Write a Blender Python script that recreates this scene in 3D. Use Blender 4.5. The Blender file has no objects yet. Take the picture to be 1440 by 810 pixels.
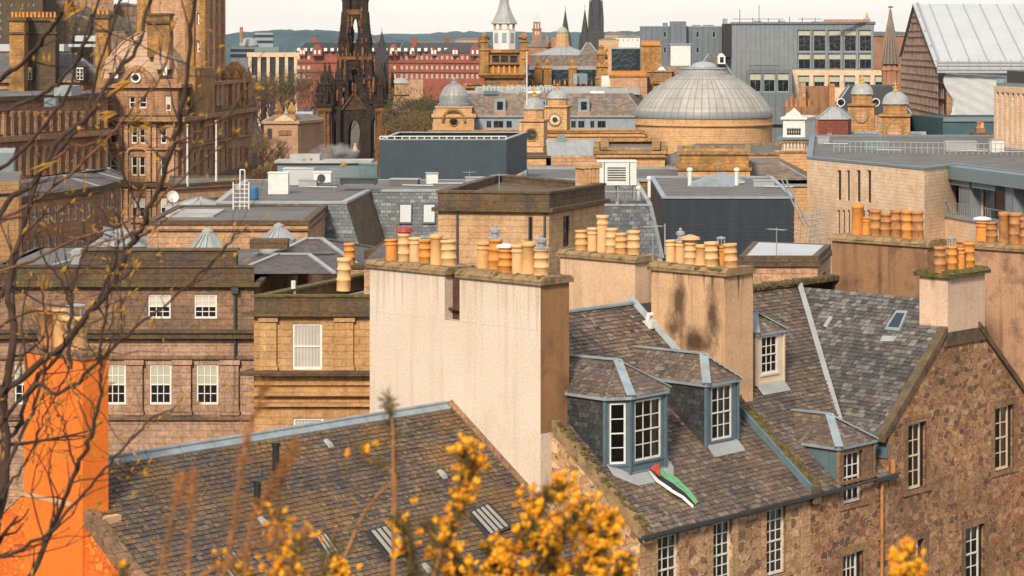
import bpy, math, random
from mathutils import Vector, Matrix
R = math.radians
rnd = random.Random(7)
SC = bpy.context.scene

# ---------------------------------------------------------------- camera, sky, sun
F, HY, CZ = 3200.0, 62.0, 36.0          # focal length in px of the 1440 px photo, horizon row, camera height
cd = bpy.data.cameras.new('camera'); cam = bpy.data.objects.new('camera', cd); SC.collection.objects.link(cam)
cam.location = (0, 0, CZ); cam.rotation_euler = (R(90), 0, 0)
cd.sensor_width = 36; cd.lens = 36 * F / 1440; cd.shift_y = -(405 - HY) / 1440
cd.clip_start = .1; cd.clip_end = 40000
cd.dof.use_dof = True; cd.dof.focus_distance = 105; cd.dof.aperture_fstop = 11
SC.camera = cam
SUN_EL, SUN_AZ = 35, 197      # azimuth clockwise from +Y (view direction)
w = bpy.data.worlds.new('World'); SC.world = w; w.use_nodes = True
wt = w.node_tree; wt.nodes.clear()
sky = wt.nodes.new('ShaderNodeTexSky'); sky.sky_type = 'NISHITA'; sky.sun_disc = False
sky.sun_elevation = R(SUN_EL); sky.sun_rotation = R(SUN_AZ)
tcn = wt.nodes.new('ShaderNodeTexCoord'); sep = wt.nodes.new('ShaderNodeSeparateXYZ'); wt.links.new(tcn.outputs['Generated'], sep.inputs[0])
rp = wt.nodes.new('ShaderNodeValToRGB')
rp.color_ramp.elements[0].position = 0.0; rp.color_ramp.elements[0].color = (.54, .50, .455, 1)
rp.color_ramp.elements[1].position = .8; rp.color_ramp.elements[1].color = (.33, .345, .375, 1)
e = rp.color_ramp.elements.new(.10); e.color = (.47, .46, .45, 1)
wt.links.new(sep.outputs[2], rp.inputs[0])
cn = wt.nodes.new('ShaderNodeTexNoise'); cn.inputs['Scale'].default_value = 5; cn.inputs['Detail'].default_value = 5
cm = wt.nodes.new('ShaderNodeMapping'); cm.inputs['Scale'].default_value = (1, 1, 5); wt.links.new(tcn.outputs['Generated'], cm.inputs[0]); wt.links.new(cm.outputs[0], cn.inputs['Vector'])
cr = wt.nodes.new('ShaderNodeMapRange'); cr.inputs[3].default_value = 8.6; cr.inputs[4].default_value = 11.0; wt.links.new(cn.outputs[0], cr.inputs[0])
ml = wt.nodes.new('ShaderNodeVectorMath'); ml.operation = 'SCALE'; wt.links.new(rp.outputs[0], ml.inputs[0]); wt.links.new(cr.outputs[0], ml.inputs['Scale'])
mx = wt.nodes.new('ShaderNodeMixRGB'); mx.inputs[0].default_value = .92
wt.links.new(sky.outputs[0], mx.inputs[1]); wt.links.new(ml.outputs[0], mx.inputs[2])
bg = wt.nodes.new('ShaderNodeBackground'); bg.inputs[1].default_value = .1
wo = wt.nodes.new('ShaderNodeOutputWorld'); wt.links.new(mx.outputs[0], bg.inputs[0]); wt.links.new(bg.outputs[0], wo.inputs[0])
sl = bpy.data.lights.new('sun', 'SUN'); sl.energy = 2.1; sl.angle = R(10); sl.color = (1, .86, .68)
so = bpy.data.objects.new('sun', sl); SC.collection.objects.link(so)
sdir = Vector((math.sin(R(SUN_AZ)) * math.cos(R(SUN_EL)), math.cos(R(SUN_AZ)) * math.cos(R(SUN_EL)), math.sin(R(SUN_EL))))
so.rotation_euler = sdir.to_track_quat('Z', 'Y').to_euler(); so.location = (0, 0, 90)
vs = SC.view_settings; vs.view_transform = 'Standard'; vs.look = 'None'; vs.exposure = 1.1; vs.gamma = 1; vs.use_curve_mapping = False
# ground height: the flat town, and the hill the camera stands on
def gh(x, y): return 33.2 * max(0, min(1, (58 - y) / 56)) ** 1.15 if 2 < y < 62 else (0 if y >= 62 else 33.2)
SC.cycles.max_bounces = 4; SC.cycles.diffuse_bounces = 2; SC.cycles.glossy_bounces = 2; SC.cycles.transparent_max_bounces = 6; SC.cycles.transmission_bounces = 2
SC.cycles.caustics_reflective = False; SC.cycles.caustics_refractive = False

# ---------------------------------------------------------------- materials
class G:
    def __init__(s, name):
        s.m = bpy.data.materials.new(name); s.m.use_nodes = True; s.t = s.m.node_tree
        s.b = s.t.nodes['Principled BSDF']; s.uv = None
    def n(s, ty, out=0, props=None, **inp):
        nd = s.t.nodes.new('ShaderNode' + ty)
        for k, v in (props or {}).items(): setattr(nd, k, v)
        for k, v in inp.items():
            k = k.replace('_', ' ')
            sk = nd.inputs[int(k[1:])] if k[0] == 'i' and k[1:].isdigit() else nd.inputs[k]
            if hasattr(v, 'is_linked'): s.t.links.new(v, sk)
            else: sk.default_value = v if not isinstance(v, tuple) or len(v) != 3 or sk.type != 'RGBA' else (*v, 1)
        return nd.outputs[out]
    def set(s, k, v):
        if hasattr(v, 'is_linked'): s.t.links.new(v, s.b.inputs[k])
        else: s.b.inputs[k].default_value = (*v, 1) if isinstance(v, tuple) and len(v) == 3 else v
    def obj(s):      # object coordinates shifted at random per object
        tc = s.t.nodes.new('ShaderNodeTexCoord'); oi = s.t.nodes.new('ShaderNodeObjectInfo')
        r = s.n('VectorMath', 0, {'operation': 'SCALE'}, i0=(37., 53., 11.), Scale=oi.outputs['Random'])
        return s.n('VectorMath', 0, {'operation': 'ADD'}, i0=tc.outputs['Object'], i1=r)
    def objraw(s): return s.t.nodes.new('ShaderNodeTexCoord').outputs['Object']
    def uvs(s): return s.n('UVMap', props={'uv_map': 'UVMap'})
    def mp(s, v, sc, loc=(0, 0, 0)): return s.n('Mapping', Vector=v, Scale=sc, Location=loc)
    def noise(s, v, sc, det=4, rough=.55): return s.n('TexNoise', Vector=v, Scale=sc, Detail=float(det), Roughness=rough)
    def mix(s, f, a, b, mode='MIX'): return s.n('MixRGB', props={'blend_type': mode}, i0=f, i1=a, i2=b)
    def ramp(s, f, *st, interp='LINEAR'):
        nd = s.t.nodes.new('ShaderNodeValToRGB'); cr = nd.color_ramp; cr.interpolation = interp
        for i, (p, c) in enumerate(st):
            e = cr.elements[i] if i < 2 else cr.elements.new(p)
            e.position = p
        for e, (p, c) in zip(cr.elements, st):
            e.position = p; c = (c, c, c) if not isinstance(c, tuple) else c; e.color = (*c, 1)
        s.t.links.new(f, nd.inputs[0]); return nd.outputs[0]
    def math(s, op, a, b=0.): return s.n('Math', props={'operation': op}, i0=a, i1=b)
    def bump(s, h, st=.5, d=.05):
        nd = s.n('Bump', Height=h, Strength=st, Distance=d); s.set('Normal', nd)

def sc3(c, k): return tuple(min(1, x * k) for x in c)

def ashlar(name, c, bw=.9, bh=.32, var=.18, dirt=(.06, .05, .045), damt=.5, streak=.4, mortar=.7, moss=0, rough=.9, dsc=.25, grit=.8):
    g = G(name); uv = g.uvs(); o = g.obj()
    wob = g.mix(.012, uv, g.n('TexNoise', out=1, Vector=o, Scale=1.2), 'ADD')
    bk = g.t.nodes.new('ShaderNodeTexBrick'); g.t.links.new(wob, bk.inputs[0])
    bk.inputs['Color1'].default_value = (0, 0, 0, 1); bk.inputs['Color2'].default_value = (1, 1, 1, 1); bk.inputs['Mortar'].default_value = (.5, .5, .5, 1)
    bk.inputs['Scale'].default_value = 1; bk.inputs['Mortar Size'].default_value = .015; bk.inputs['Mortar Smooth'].default_value = .3
    bk.inputs['Brick Width'].default_value = bw; bk.inputs['Row Height'].default_value = bh
    base = g.ramp(bk.outputs[0], (0, sc3(c, 1 - var * 1.3)), (.3, c), (.7, sc3((c[0] * 1.03, c[1], c[2] * .96), 1 + var * .6)), (1, sc3((c[0], c[1] * .9, c[2] * .8), 1 - var * .4)))
    n1 = g.noise(o, dsc, 6, .65)
    base = g.mix(g.ramp(g.noise(o, 1.1, 4), (.35, 0), (.7, .6)), base, sc3((c[0], c[1] * .80, c[2] * .6), .72))
    base = g.mix(g.ramp(g.noise(o, 2.6, 6, .75), (.52, 0), (.66, min(1, .3 + damt * .6))), base, sc3(c, .38))
    base = g.mix(g.math('MULTIPLY', g.ramp(n1, (.42, 0), (.68, 1)), damt), base, dirt)
    st = g.noise(g.mp(uv, (1.6, .12, 1)), 1, 5, .6)
    base = g.mix(g.math('MULTIPLY', g.ramp(st, (.48, 0), (.72, 1)), streak), base, dirt)
    if moss:
        base = g.mix(g.math('MULTIPLY', g.ramp(g.noise(o, .9, 5, .7), (.5, 0), (.62, 1)), moss), base, (.11, .10, .03))
    base = g.mix(bk.outputs['Fac'], base, g.mix(1., base, (mortar,) * 3, 'MULTIPLY'))
    base = g.mix(grit, base, g.mix(1., base, g.ramp(g.noise(o, 4.5, 6, .75), (.3, .55), (.7, 1.4)), 'MULTIPLY'))
    g.set('Base Color', base); g.set('Roughness', rough)
    h = g.math('SUBTRACT', g.noise(o, 7, 4), bk.outputs['Fac'])
    g.bump(h, .8, .06); return g.m

def plaster(name, c, dirt=(.10, .055, .03), damt=.5, streak=.5, sc=.5, blobs=(), grain=.12, runs=None):
    g = G(name); o = g.obj(); uv = g.uvs()
    base = g.mix(g.ramp(g.noise(o, .7, 5), (.3, 0), (.7, 1)), sc3(c, .9), sc3(c, 1.05))
    base = g.mix(g.math('MULTIPLY', g.ramp(g.noise(o, sc, 7, .68), (.5, 0), (.72, 1)), damt), base, dirt)
    st = g.noise(g.mp(uv, (2.2, .1, 1)), 1, 5, .6)
    base = g.mix(g.math('MULTIPLY', g.ramp(st, (.5, 0), (.75, 1)), streak), base, dirt)
    raw = g.objraw()
    if runs:      # dirt washed down from the cap in streaks
        zz = g.n('SeparateXYZ', out=2, Vector=raw); hm = g.n('MapRange', Value=zz, i1=runs[0] - runs[1], i2=runs[0]); s2 = g.noise(g.mp(uv, (3.2, .07, 1)), 1, 4, .6)
        f = g.ramp(g.math('ADD', s2, g.math('MULTIPLY', g.math('SUBTRACT', hm, 1.), .42)), (.44, 0), (.56, 1)); base = g.mix(g.math('MULTIPLY', f, runs[2]), base, dirt)
    for (x, y, z, rx, rz, a) in blobs:     # soot stains with a shape of their own
        v = g.n('VectorMath', 0, {'operation': 'SUBTRACT'}, i0=raw, i1=(x, y, z))
        v = g.n('VectorMath', 0, {'operation': 'DIVIDE'}, i0=v, i1=(rx, rx, rz))
        d = g.n('VectorMath', 1, {'operation': 'LENGTH'}, i0=v)
        d = g.math('ADD', d, g.math('MULTIPLY', g.math('SUBTRACT', g.noise(g.mp(raw, (1, 1, .6)), 1.7, 6, .7), .5), 1.5))
        base = g.mix(g.math('MULTIPLY', g.ramp(d, (.25, 1), (1.3, 0)), a), base, dirt)
    base = g.mix(.6, base, g.mix(1., base, g.ramp(g.noise(o, 14, 3), (.3, 1 - grain * 2), (.7, 1 + grain * 2)), 'MULTIPLY'))
    g.set('Base Color', base); g.set('Roughness', .95); g.bump(g.noise(o, 16, 4), .5, .02); return g.m

def rubble(name, cols, mortar, sc=2.6):
    g = G(name); o = g.obj(); uv = g.uvs()
    v = g.mix(1., g.mp(uv, (1, 1.5, 1)), g.mix(1., g.n('TexNoise', out=1, Vector=o, Scale=3.5, Detail=4.), (.16, .16, 0), 'MULTIPLY'), 'ADD')
    def vor(feat, k=1.):
        n_ = g.t.nodes.new('ShaderNodeTexVoronoi'); n_.feature = feat; n_.distance = 'CHEBYCHEV'; n_.voronoi_dimensions = '2D'; n_.inputs['Scale'].default_value = sc * k; n_.inputs['Randomness'].default_value = .92; g.t.links.new(v, n_.inputs['Vector']); return n_
    f1, f2 = vor('F1'), vor('F2'); ed = g.math('SUBTRACT', f2.outputs['Distance'], f1.outputs['Distance'])
    cs = g.n('SeparateColor', Color=f1.outputs['Color']); n_ = len(cols)
    base = g.ramp(cs, *[(i / n_, c) for i, c in enumerate(cols)], interp='CONSTANT')
    base = g.mix(.8, base, g.mix(1., base, g.ramp(g.noise(o, 5, 6, .75), (.3, .45), (.7, 1.6)), 'MULTIPLY'))
    s1 = vor('F1', 3.2); c2 = g.n('SeparateColor', out=1, Color=s1.outputs['Color'])      # pinnings: small stones packed in the joints
    wd = g.ramp(g.noise(o, 1.6, 5, .65), (.3, .02), (.7, .30)); inj = g.math('LESS_THAN', ed, wd)
    base = g.mix(inj, base, g.ramp(c2, (0, mortar), (.35, sc3(mortar, .8)), (.55, cols[3]), (.7, mortar), (.85, cols[4]), interp='CONSTANT'))
    base = g.mix(g.math('MULTIPLY', g.math('LESS_THAN', g.math('ABSOLUTE', g.math('SUBTRACT', ed, wd)), .025), .75), base, sc3(cols[4], .5))
    base = g.mix(g.ramp(g.noise(o, .33, 7, .7), (.48, 0), (.70, .7)), base, (.05, .032, .022))
    g.set('Base Color', base); g.set('Roughness', .95)
    g.bump(g.math('ADD', g.math('MULTIPLY', g.noise(o, 5, 5, .7), .5), g.math('MULTIPLY', g.math('SUBTRACT', 1., inj), .8)), 1., .08); return g.m

def slate(name, cols, moss=.5, mosscol=(.22, .12, .035), isl=True, bw=.34, bh=.24, dark=.25):
    g = G(name); o = g.obj(); uv = g.uvs()
    if isl:
        f = g.n('NewGeometry', out=8)
        base = g.ramp(f, *[(i / len(cols), c) for i, c in enumerate(cols)], interp='CONSTANT')
    else:
        bk = g.t.nodes.new('ShaderNodeTexBrick'); g.t.links.new(uv, bk.inputs[0])
        bk.inputs['Color1'].default_value = (0, 0, 0, 1); bk.inputs['Color2'].default_value = (1, 1, 1, 1); bk.inputs['Mortar'].default_value = (.5, .5, .5, 1)
        bk.inputs['Scale'].default_value = 1; bk.inputs['Mortar Size'].default_value = .012
        bk.inputs['Brick Width'].default_value = bw; bk.inputs['Row Height'].default_value = bh
        base = g.ramp(bk.outputs[0], *[(i / len(cols), c) for i, c in enumerate(cols)], interp='CONSTANT')
        base = g.mix(bk.outputs['Fac'], base, g.mix(1., base, (.3, .3, .3), 'MULTIPLY'))
    base = g.mix(.7, base, g.mix(1., base, g.ramp(g.noise(o, 7, 5, .7), (.3, .45), (.7, 1.55)), 'MULTIPLY'))
    base = g.mix(g.math('MULTIPLY', g.ramp(g.noise(g.mp(o, (1, 1, 1), (5, 3, 1)), .45, 6, .7), (.46, 0), (.7, 1)), moss), base, mosscol)
    base = g.mix(g.math('MULTIPLY', g.ramp(g.noise(o, 4.5, 5, .75), (.56, 0), (.66, 1)), min(1, moss * 1.2)), base, sc3(mosscol, 1.6))
    base = g.mix(g.math('MULTIPLY', g.ramp(g.noise(g.mp(o, (1, 1, 1), (9, 1, 7)), .22, 5, .6), (.45, 0), (.7, 1)), dark), base, (.03, .028, .03))
    g.set('Base Color', base); g.set('Roughness', .62)
    h = g.noise(o, 14, 4)
    if not isl:
        h = g.math('SUBTRACT', g.math('MULTIPLY', h, .4), bk.outputs['Fac'])
    g.bump(h, .5, .03); return g.m

def simple(name, c, rough=.7, metal=0., var=.25, sc=2., dirt=None, damt=.4, bump=.2, bsc=20, emit=None):
    g = G(name); o = g.obj()
    base = g.mix(g.ramp(g.noise(o, sc, 5, .65), (.3, 0), (.7, 1)), sc3(c, 1 - var), sc3(c, 1 + var * .6))
    if dirt: base = g.mix(g.math('MULTIPLY', g.ramp(g.noise(o, sc * .8, 6, .7), (.48, 0), (.68, 1)), damt), base, dirt)
    g.set('Base Color', base); g.set('Roughness', rough); g.set('Metallic', metal)
    if bump: g.bump(g.noise(o, bsc, 3), bump, .02)
    if emit: g.set('Emission Color', emit[0]); g.set('Emission Strength', emit[1])
    return g.m

def seamed(name, c, step=.6, rough=.5, horiz=False, metal=.0, dirt=(.1, .1, .1), damt=.3, contrast=.75, width=.06):
    g = G(name); o = g.obj(); uv = g.uvs()
    s = g.n('SeparateXYZ', out=1 if horiz else 0, Vector=uv)
    fr = g.math('FRACT', g.math('DIVIDE', s, step)); ln = g.math('LESS_THAN', fr, width)
    base = g.mix(g.ramp(g.noise(o, .8, 5, .65), (.3, 0), (.7, 1)), sc3(c, .85), sc3(c, 1.1))
    base = g.mix(g.math('MULTIPLY', g.ramp(g.noise(g.mp(uv, (1.5, .15, 1)), 1, 5), (.45, 0), (.7, 1)), damt), base, dirt)
    base = g.mix(ln, base, g.mix(1., base, (contrast,) * 3, 'MULTIPLY'))
    g.set('Base Color', base); g.set('Roughness', rough); g.set('Metallic', metal)
    g.bump(g.math('PINGPONG', fr, .5) if width > .3 else ln, .4, .03); return g.m

def glassmat(name, c=(.012, .014, .016)):
    g = G(name); g.set('Base Color', c); g.set('Roughness', .08)
    g.b.inputs['Specular IOR Level'].default_value = .75; g.bump(g.noise(g.obj(), .9, 2), .6, .12)
    return g.m
def clearglass(name):
    g = G(name); t = g.t; t.nodes.remove(g.b); out = t.nodes['Material Output']
    tr = t.nodes.new('ShaderNodeBsdfTransparent'); tr.inputs[0].default_value = (.86, .88, .88, 1)
    gl = t.nodes.new('ShaderNodeBsdfGlossy'); gl.inputs['Roughness'].default_value = .03
    fr = t.nodes.new('ShaderNodeFresnel'); fr.inputs[0].default_value = 1.9
    mx = t.nodes.new('ShaderNodeMixShader'); t.links.new(fr.outputs[0], mx.inputs[0]); t.links.new(tr.outputs[0], mx.inputs[1]); t.links.new(gl.outputs[0], mx.inputs[2])
    t.links.new(mx.outputs[0], out.inputs[0]); return g.m

# ---------------------------------------------------------------- mesh builder
class MB:
    def __init__(s): s.v = []; s.f = []; s.m = []; s.cur = 0
    def poly(s, *pts):
        i = len(s.v); s.v += [tuple(p) for p in pts]; s.f.append(tuple(range(i, i + len(pts)))); s.m.append(s.cur); return s
    def box(s, x0, x1, y0, y1, z0, z1):
        if x0 > x1: x0, x1 = x1, x0
        if y0 > y1: y0, y1 = y1, y0
        i = len(s.v)
        s.v += [(x0, y0, z0), (x1, y0, z0), (x1, y1, z0), (x0, y1, z0), (x0, y0, z1), (x1, y0, z1), (x1, y1, z1), (x0, y1, z1)]
        for q in ((0, 3, 2, 1), (4, 5, 6, 7), (0, 1, 5, 4), (1, 2, 6, 5), (2, 3, 7, 6), (3, 0, 4, 7)):
            s.f.append(tuple(i + k for k in q)); s.m.append(s.cur)
        return s
    def hexa(s, p):   # eight points: bottom ring, top ring
        i = len(s.v); s.v += [tuple(q) for q in p]
        for q in ((0, 3, 2, 1), (4, 5, 6, 7), (0, 1, 5, 4), (1, 2, 6, 5), (2, 3, 7, 6), (3, 0, 4, 7)):
            s.f.append(tuple(i + k for k in q)); s.m.append(s.cur)
        return s
    def bar(s, a, b, w, h=None, up=(0, 0, 1)):
        a = Vector(a); b = Vector(b); h = h or w; d = (b - a).normalized(); u = Vector(up)
        if abs(d.dot(u)) > .98: u = Vector((0, 1, 0))
        r = d.cross(u).normalized() * (w / 2); t = r.cross(d).normalized() * (h / 2)
        return s.hexa([a - r - t, a + r - t, b + r - t, b - r - t, a - r + t, a + r + t, b + r + t, b - r + t])
    def tube(s, a, b, r0, r1=None, n=8, cap=True):
        a = Vector(a); b = Vector(b); r1 = r0 if r1 is None else r1; d = (b - a).normalized()
        u = Vector((0, 0, 1)) if abs(d.z) < .9 else Vector((1, 0, 0))
        x = d.cross(u).normalized(); y = d.cross(x); i = len(s.v)
        for c, r in ((a, r0), (b, r1)):
            for k in range(n):
                t = 2 * math.pi * k / n; s.v.append(tuple(c + x * (r * math.cos(t)) + y * (r * math.sin(t))))
        for k in range(n):
            s.f.append((i + k, i + (k + 1) % n, i + n + (k + 1) % n, i + n + k)); s.m.append(s.cur)
        if cap:
            s.f.append(tuple(i + k for k in range(n))); s.m.append(s.cur); s.f.append(tuple(i + n + k for k in reversed(range(n)))); s.m.append(s.cur)
        return s
    def path(s, pts, rad, n=6):
        pts = [Vector(p) for p in pts]; i0 = len(s.v); L = len(pts)
        for j, p in enumerate(pts):
            d = (pts[min(j + 1, L - 1)] - pts[max(j - 1, 0)]).normalized()
            u = Vector((0, 1, 0)) if abs(d.y) < .9 else Vector((1, 0, 0))
            x = d.cross(u).normalized(); y = d.cross(x); r = rad[j] if isinstance(rad, (list, tuple)) else rad
            for k in range(n):
                t = 2 * math.pi * k / n; s.v.append(tuple(p + x * (r * math.cos(t)) + y * (r * math.sin(t))))
        for j in range(L - 1):
            for k in range(n):
                a = i0 + j * n; s.f.append((a + k, a + (k + 1) % n, a + n + (k + 1) % n, a + n + k)); s.m.append(s.cur)
        s.f.append(tuple(i0 + k for k in range(n))); s.m.append(s.cur)
        s.f.append(tuple(i0 + (L - 1) * n + k for k in reversed(range(n)))); s.m.append(s.cur)
        return s
    def lathe(s, cx, cy, prof, n=24, a0=0., close=True, sq=None):
        i = len(s.v); L = len(prof)
        for r, z in prof:
            for k in range(n):
                t = a0 + 2 * math.pi * k / n; s.v.append((cx + r * math.cos(t), cy + r * math.sin(t), z))
        for j in range(L - 1):
            for k in range(n):
                a = i + j * n; s.f.append((a + k, a + (k + 1) % n, a + n + (k + 1) % n, a + n + k)); s.m.append(s.cur)
        s.f.append(tuple(i + (L - 1) * n + k for k in range(n))); s.m.append(s.cur)
        if close: s.f.append(tuple(i + k for k in reversed(range(n)))); s.m.append(s.cur)
        return s
    def sqlathe(s, cx, cy, prof):   # square plan: profile of half widths
        return s.lathe(cx, cy, [(r * math.sqrt(2), z) for r, z in prof], 4, math.pi / 4)
    def build(s, name, mats, parent=None, smooth=False, loc=None, rz=0.):
        me = bpy.data.meshes.new(name); me.from_pydata(s.v, [], s.f)
        mats = mats if isinstance(mats, (list, tuple)) else [mats]
        for m in mats: me.materials.append(m)
        if len(mats) > 1: me.polygons.foreach_set('material_index', s.m)
        if smooth: me.polygons.foreach_set('use_smooth', [True] * len(s.f))
        uvl = me.uv_layers.new(name='UVMap'); co = []
        for p in me.polygons:
            nn = p.normal; vi = [s.v[k] for k in p.vertices]
            if abs(nn.z) > .97: co += [c for q in vi for c in (q[0], q[1])]
            else:
                h = math.hypot(nn.x, nn.y); ux, uy = -nn.y / h, nn.x / h
                vx, vy, vz = -uy * nn.z * -1, 0, h
                V = (nn.y * 0 - nn.z * uy, nn.z * ux - nn.x * 0, nn.x * uy - nn.y * ux)
                co += [c for q in vi for c in (q[0] * ux + q[1] * uy, q[0] * V[0] + q[1] * V[1] + q[2] * V[2])]
        uvl.data.foreach_set('uv', co); me.update()
        return mk(name, me, parent, loc, rz)

def mk(name, me, parent=None, loc=None, rz=0.):
    o = bpy.data.objects.new(name, me); SC.collection.objects.link(o)
    if parent: o.parent = parent
    if loc is not None: o.location = loc
    if rz: o.rotation_euler = (0, 0, rz)
    return o
def tag(o, label=None, cat=None, group=None, kind=None):
    if label: o['label'] = label
    if cat: o['category'] = cat
    if group: o['group'] = group
    if kind: o['kind'] = kind
    return o
def thing(name, label, cat, loc, rz=0., group=None):
    o = mk(name, None, None, loc, rz); o.empty_display_size = .5; return tag(o, label, cat, group)
def copy_tree(o, parent=None):
    c = o.copy(); SC.collection.objects.link(c); c.parent = parent
    for ch in KIDS(o): copy_tree(ch, c)
    return c
def KIDS(o): return list(o.children)

class Fr:     # a local frame on the ground: origin (X, Y), turned by rz; turns photo pixels into local points on planes
    def __init__(s, X, Y, rz=0.):
        s.X, s.Y, s.rz = X, Y, rz; s.c, s.s = math.cos(rz), math.sin(rz)
    def _l(s, X, Y): x, y = X - s.X, Y - s.Y; return x * s.c + y * s.s, -x * s.s + y * s.c
    def y(s, px, py, y0=0.):
        rx, rz = (px - 720) / F, -(py - HY) / F
        a0 = s._l(0, 0)[1]; k = -rx * s.s + s.c; t = (y0 - a0) / k
        return s._l(rx * t, t)[0], y0, CZ + rz * t
    def x(s, px, py, x0=0.):
        rx, rz = (px - 720) / F, -(py - HY) / F
        a0 = s._l(0, 0)[0]; k = rx * s.c + s.s; t = (x0 - a0) / k
        return x0, s._l(rx * t, t)[1], CZ + rz * t
    def z(s, px, py, z0):
        rx, rz = (px - 720) / F, -(py - HY) / F; t = (z0 - CZ) / rz
        a, b = s._l(rx * t, t); return a, b, z0
    def roof(s, px, py, z0, m):    # plane z = z0 + m*y
        rx, rz = (px - 720) / F, -(py - HY) / F; a0 = s._l(0, 0)[1]; k = -rx * s.s + s.c
        t = (CZ - z0 - m * a0) / (m * k - rz); a, b = s._l(rx * t, t); return a, b, CZ + rz * t
def W(px, py, Y): return Vector(((px - 720) / F * Y, Y, CZ - (py - HY) / F * Y))
def at(px, Y): return (px - 720) / F * Y
def far(name, label, cat, px, Y, rz=0., group=None):
    X = at(px, Y); return thing(name, label, cat, (X, Y, 0), rz, group), Fr(X, Y, rz)

# walls with real openings. Pl: plane through o, u along the wall, outward normal = u x z
class Pl:
    def __init__(s, o, u=(1, 0)):
        s.o = o; s.u = Vector((u[0], u[1])).normalized(); s.w = Vector((s.u.y, -s.u.x)); s.a = math.atan2(s.u.y, s.u.x)
    def p(s, u, v, w=0.): return (s.o[0] + s.u.x * u + s.w.x * w, s.o[1] + s.u.y * u + s.w.y * w, v)
    def box(s, mb, u0, u1, v0, v1, w0, w1):
        P = s.p; return mb.hexa([P(u0, v0, w1), P(u1, v0, w1), P(u1, v0, w0), P(u0, v0, w0), P(u0, v1, w1), P(u1, v1, w1), P(u1, v1, w0), P(u0, v1, w0)])
def facade(mb, pl, u0, u1, v0, v1, holes=(), rec=.15, back=False):
    us = sorted({u0, u1, *[h[0] for h in holes], *[h[1] for h in holes]}); vs = sorted({v0, v1, *[h[2] for h in holes], *[h[3] for h in holes]})
    us = [u for u in us if u0 <= u <= u1]; vs = [v for v in vs if v0 <= v <= v1]; P = pl.p
    for a, b in zip(us, us[1:]):
        for c, d in zip(vs, vs[1:]):
            mu, mv = (a + b) / 2, (c + d) / 2
            if any(h[0] < mu < h[1] and h[2] < mv < h[3] for h in holes): continue
            mb.poly(P(a, c), P(b, c), P(b, d), P(a, d))
    for a, b, c, d in [h[:4] for h in holes]:
        mb.poly(P(a, c), P(a, d), P(a, d, -rec), P(a, c, -rec)); mb.poly(P(b, c), P(b, c, -rec), P(b, d, -rec), P(b, d))
        mb.poly(P(a, c), P(a, c, -rec), P(b, c, -rec), P(b, c)); mb.poly(P(a, d), P(b, d), P(b, d, -rec), P(a, d, -rec))
        if back: mb.poly(P(a, c, -rec), P(b, c, -rec), P(b, d, -rec), P(a, d, -rec))
WC = {}
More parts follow.
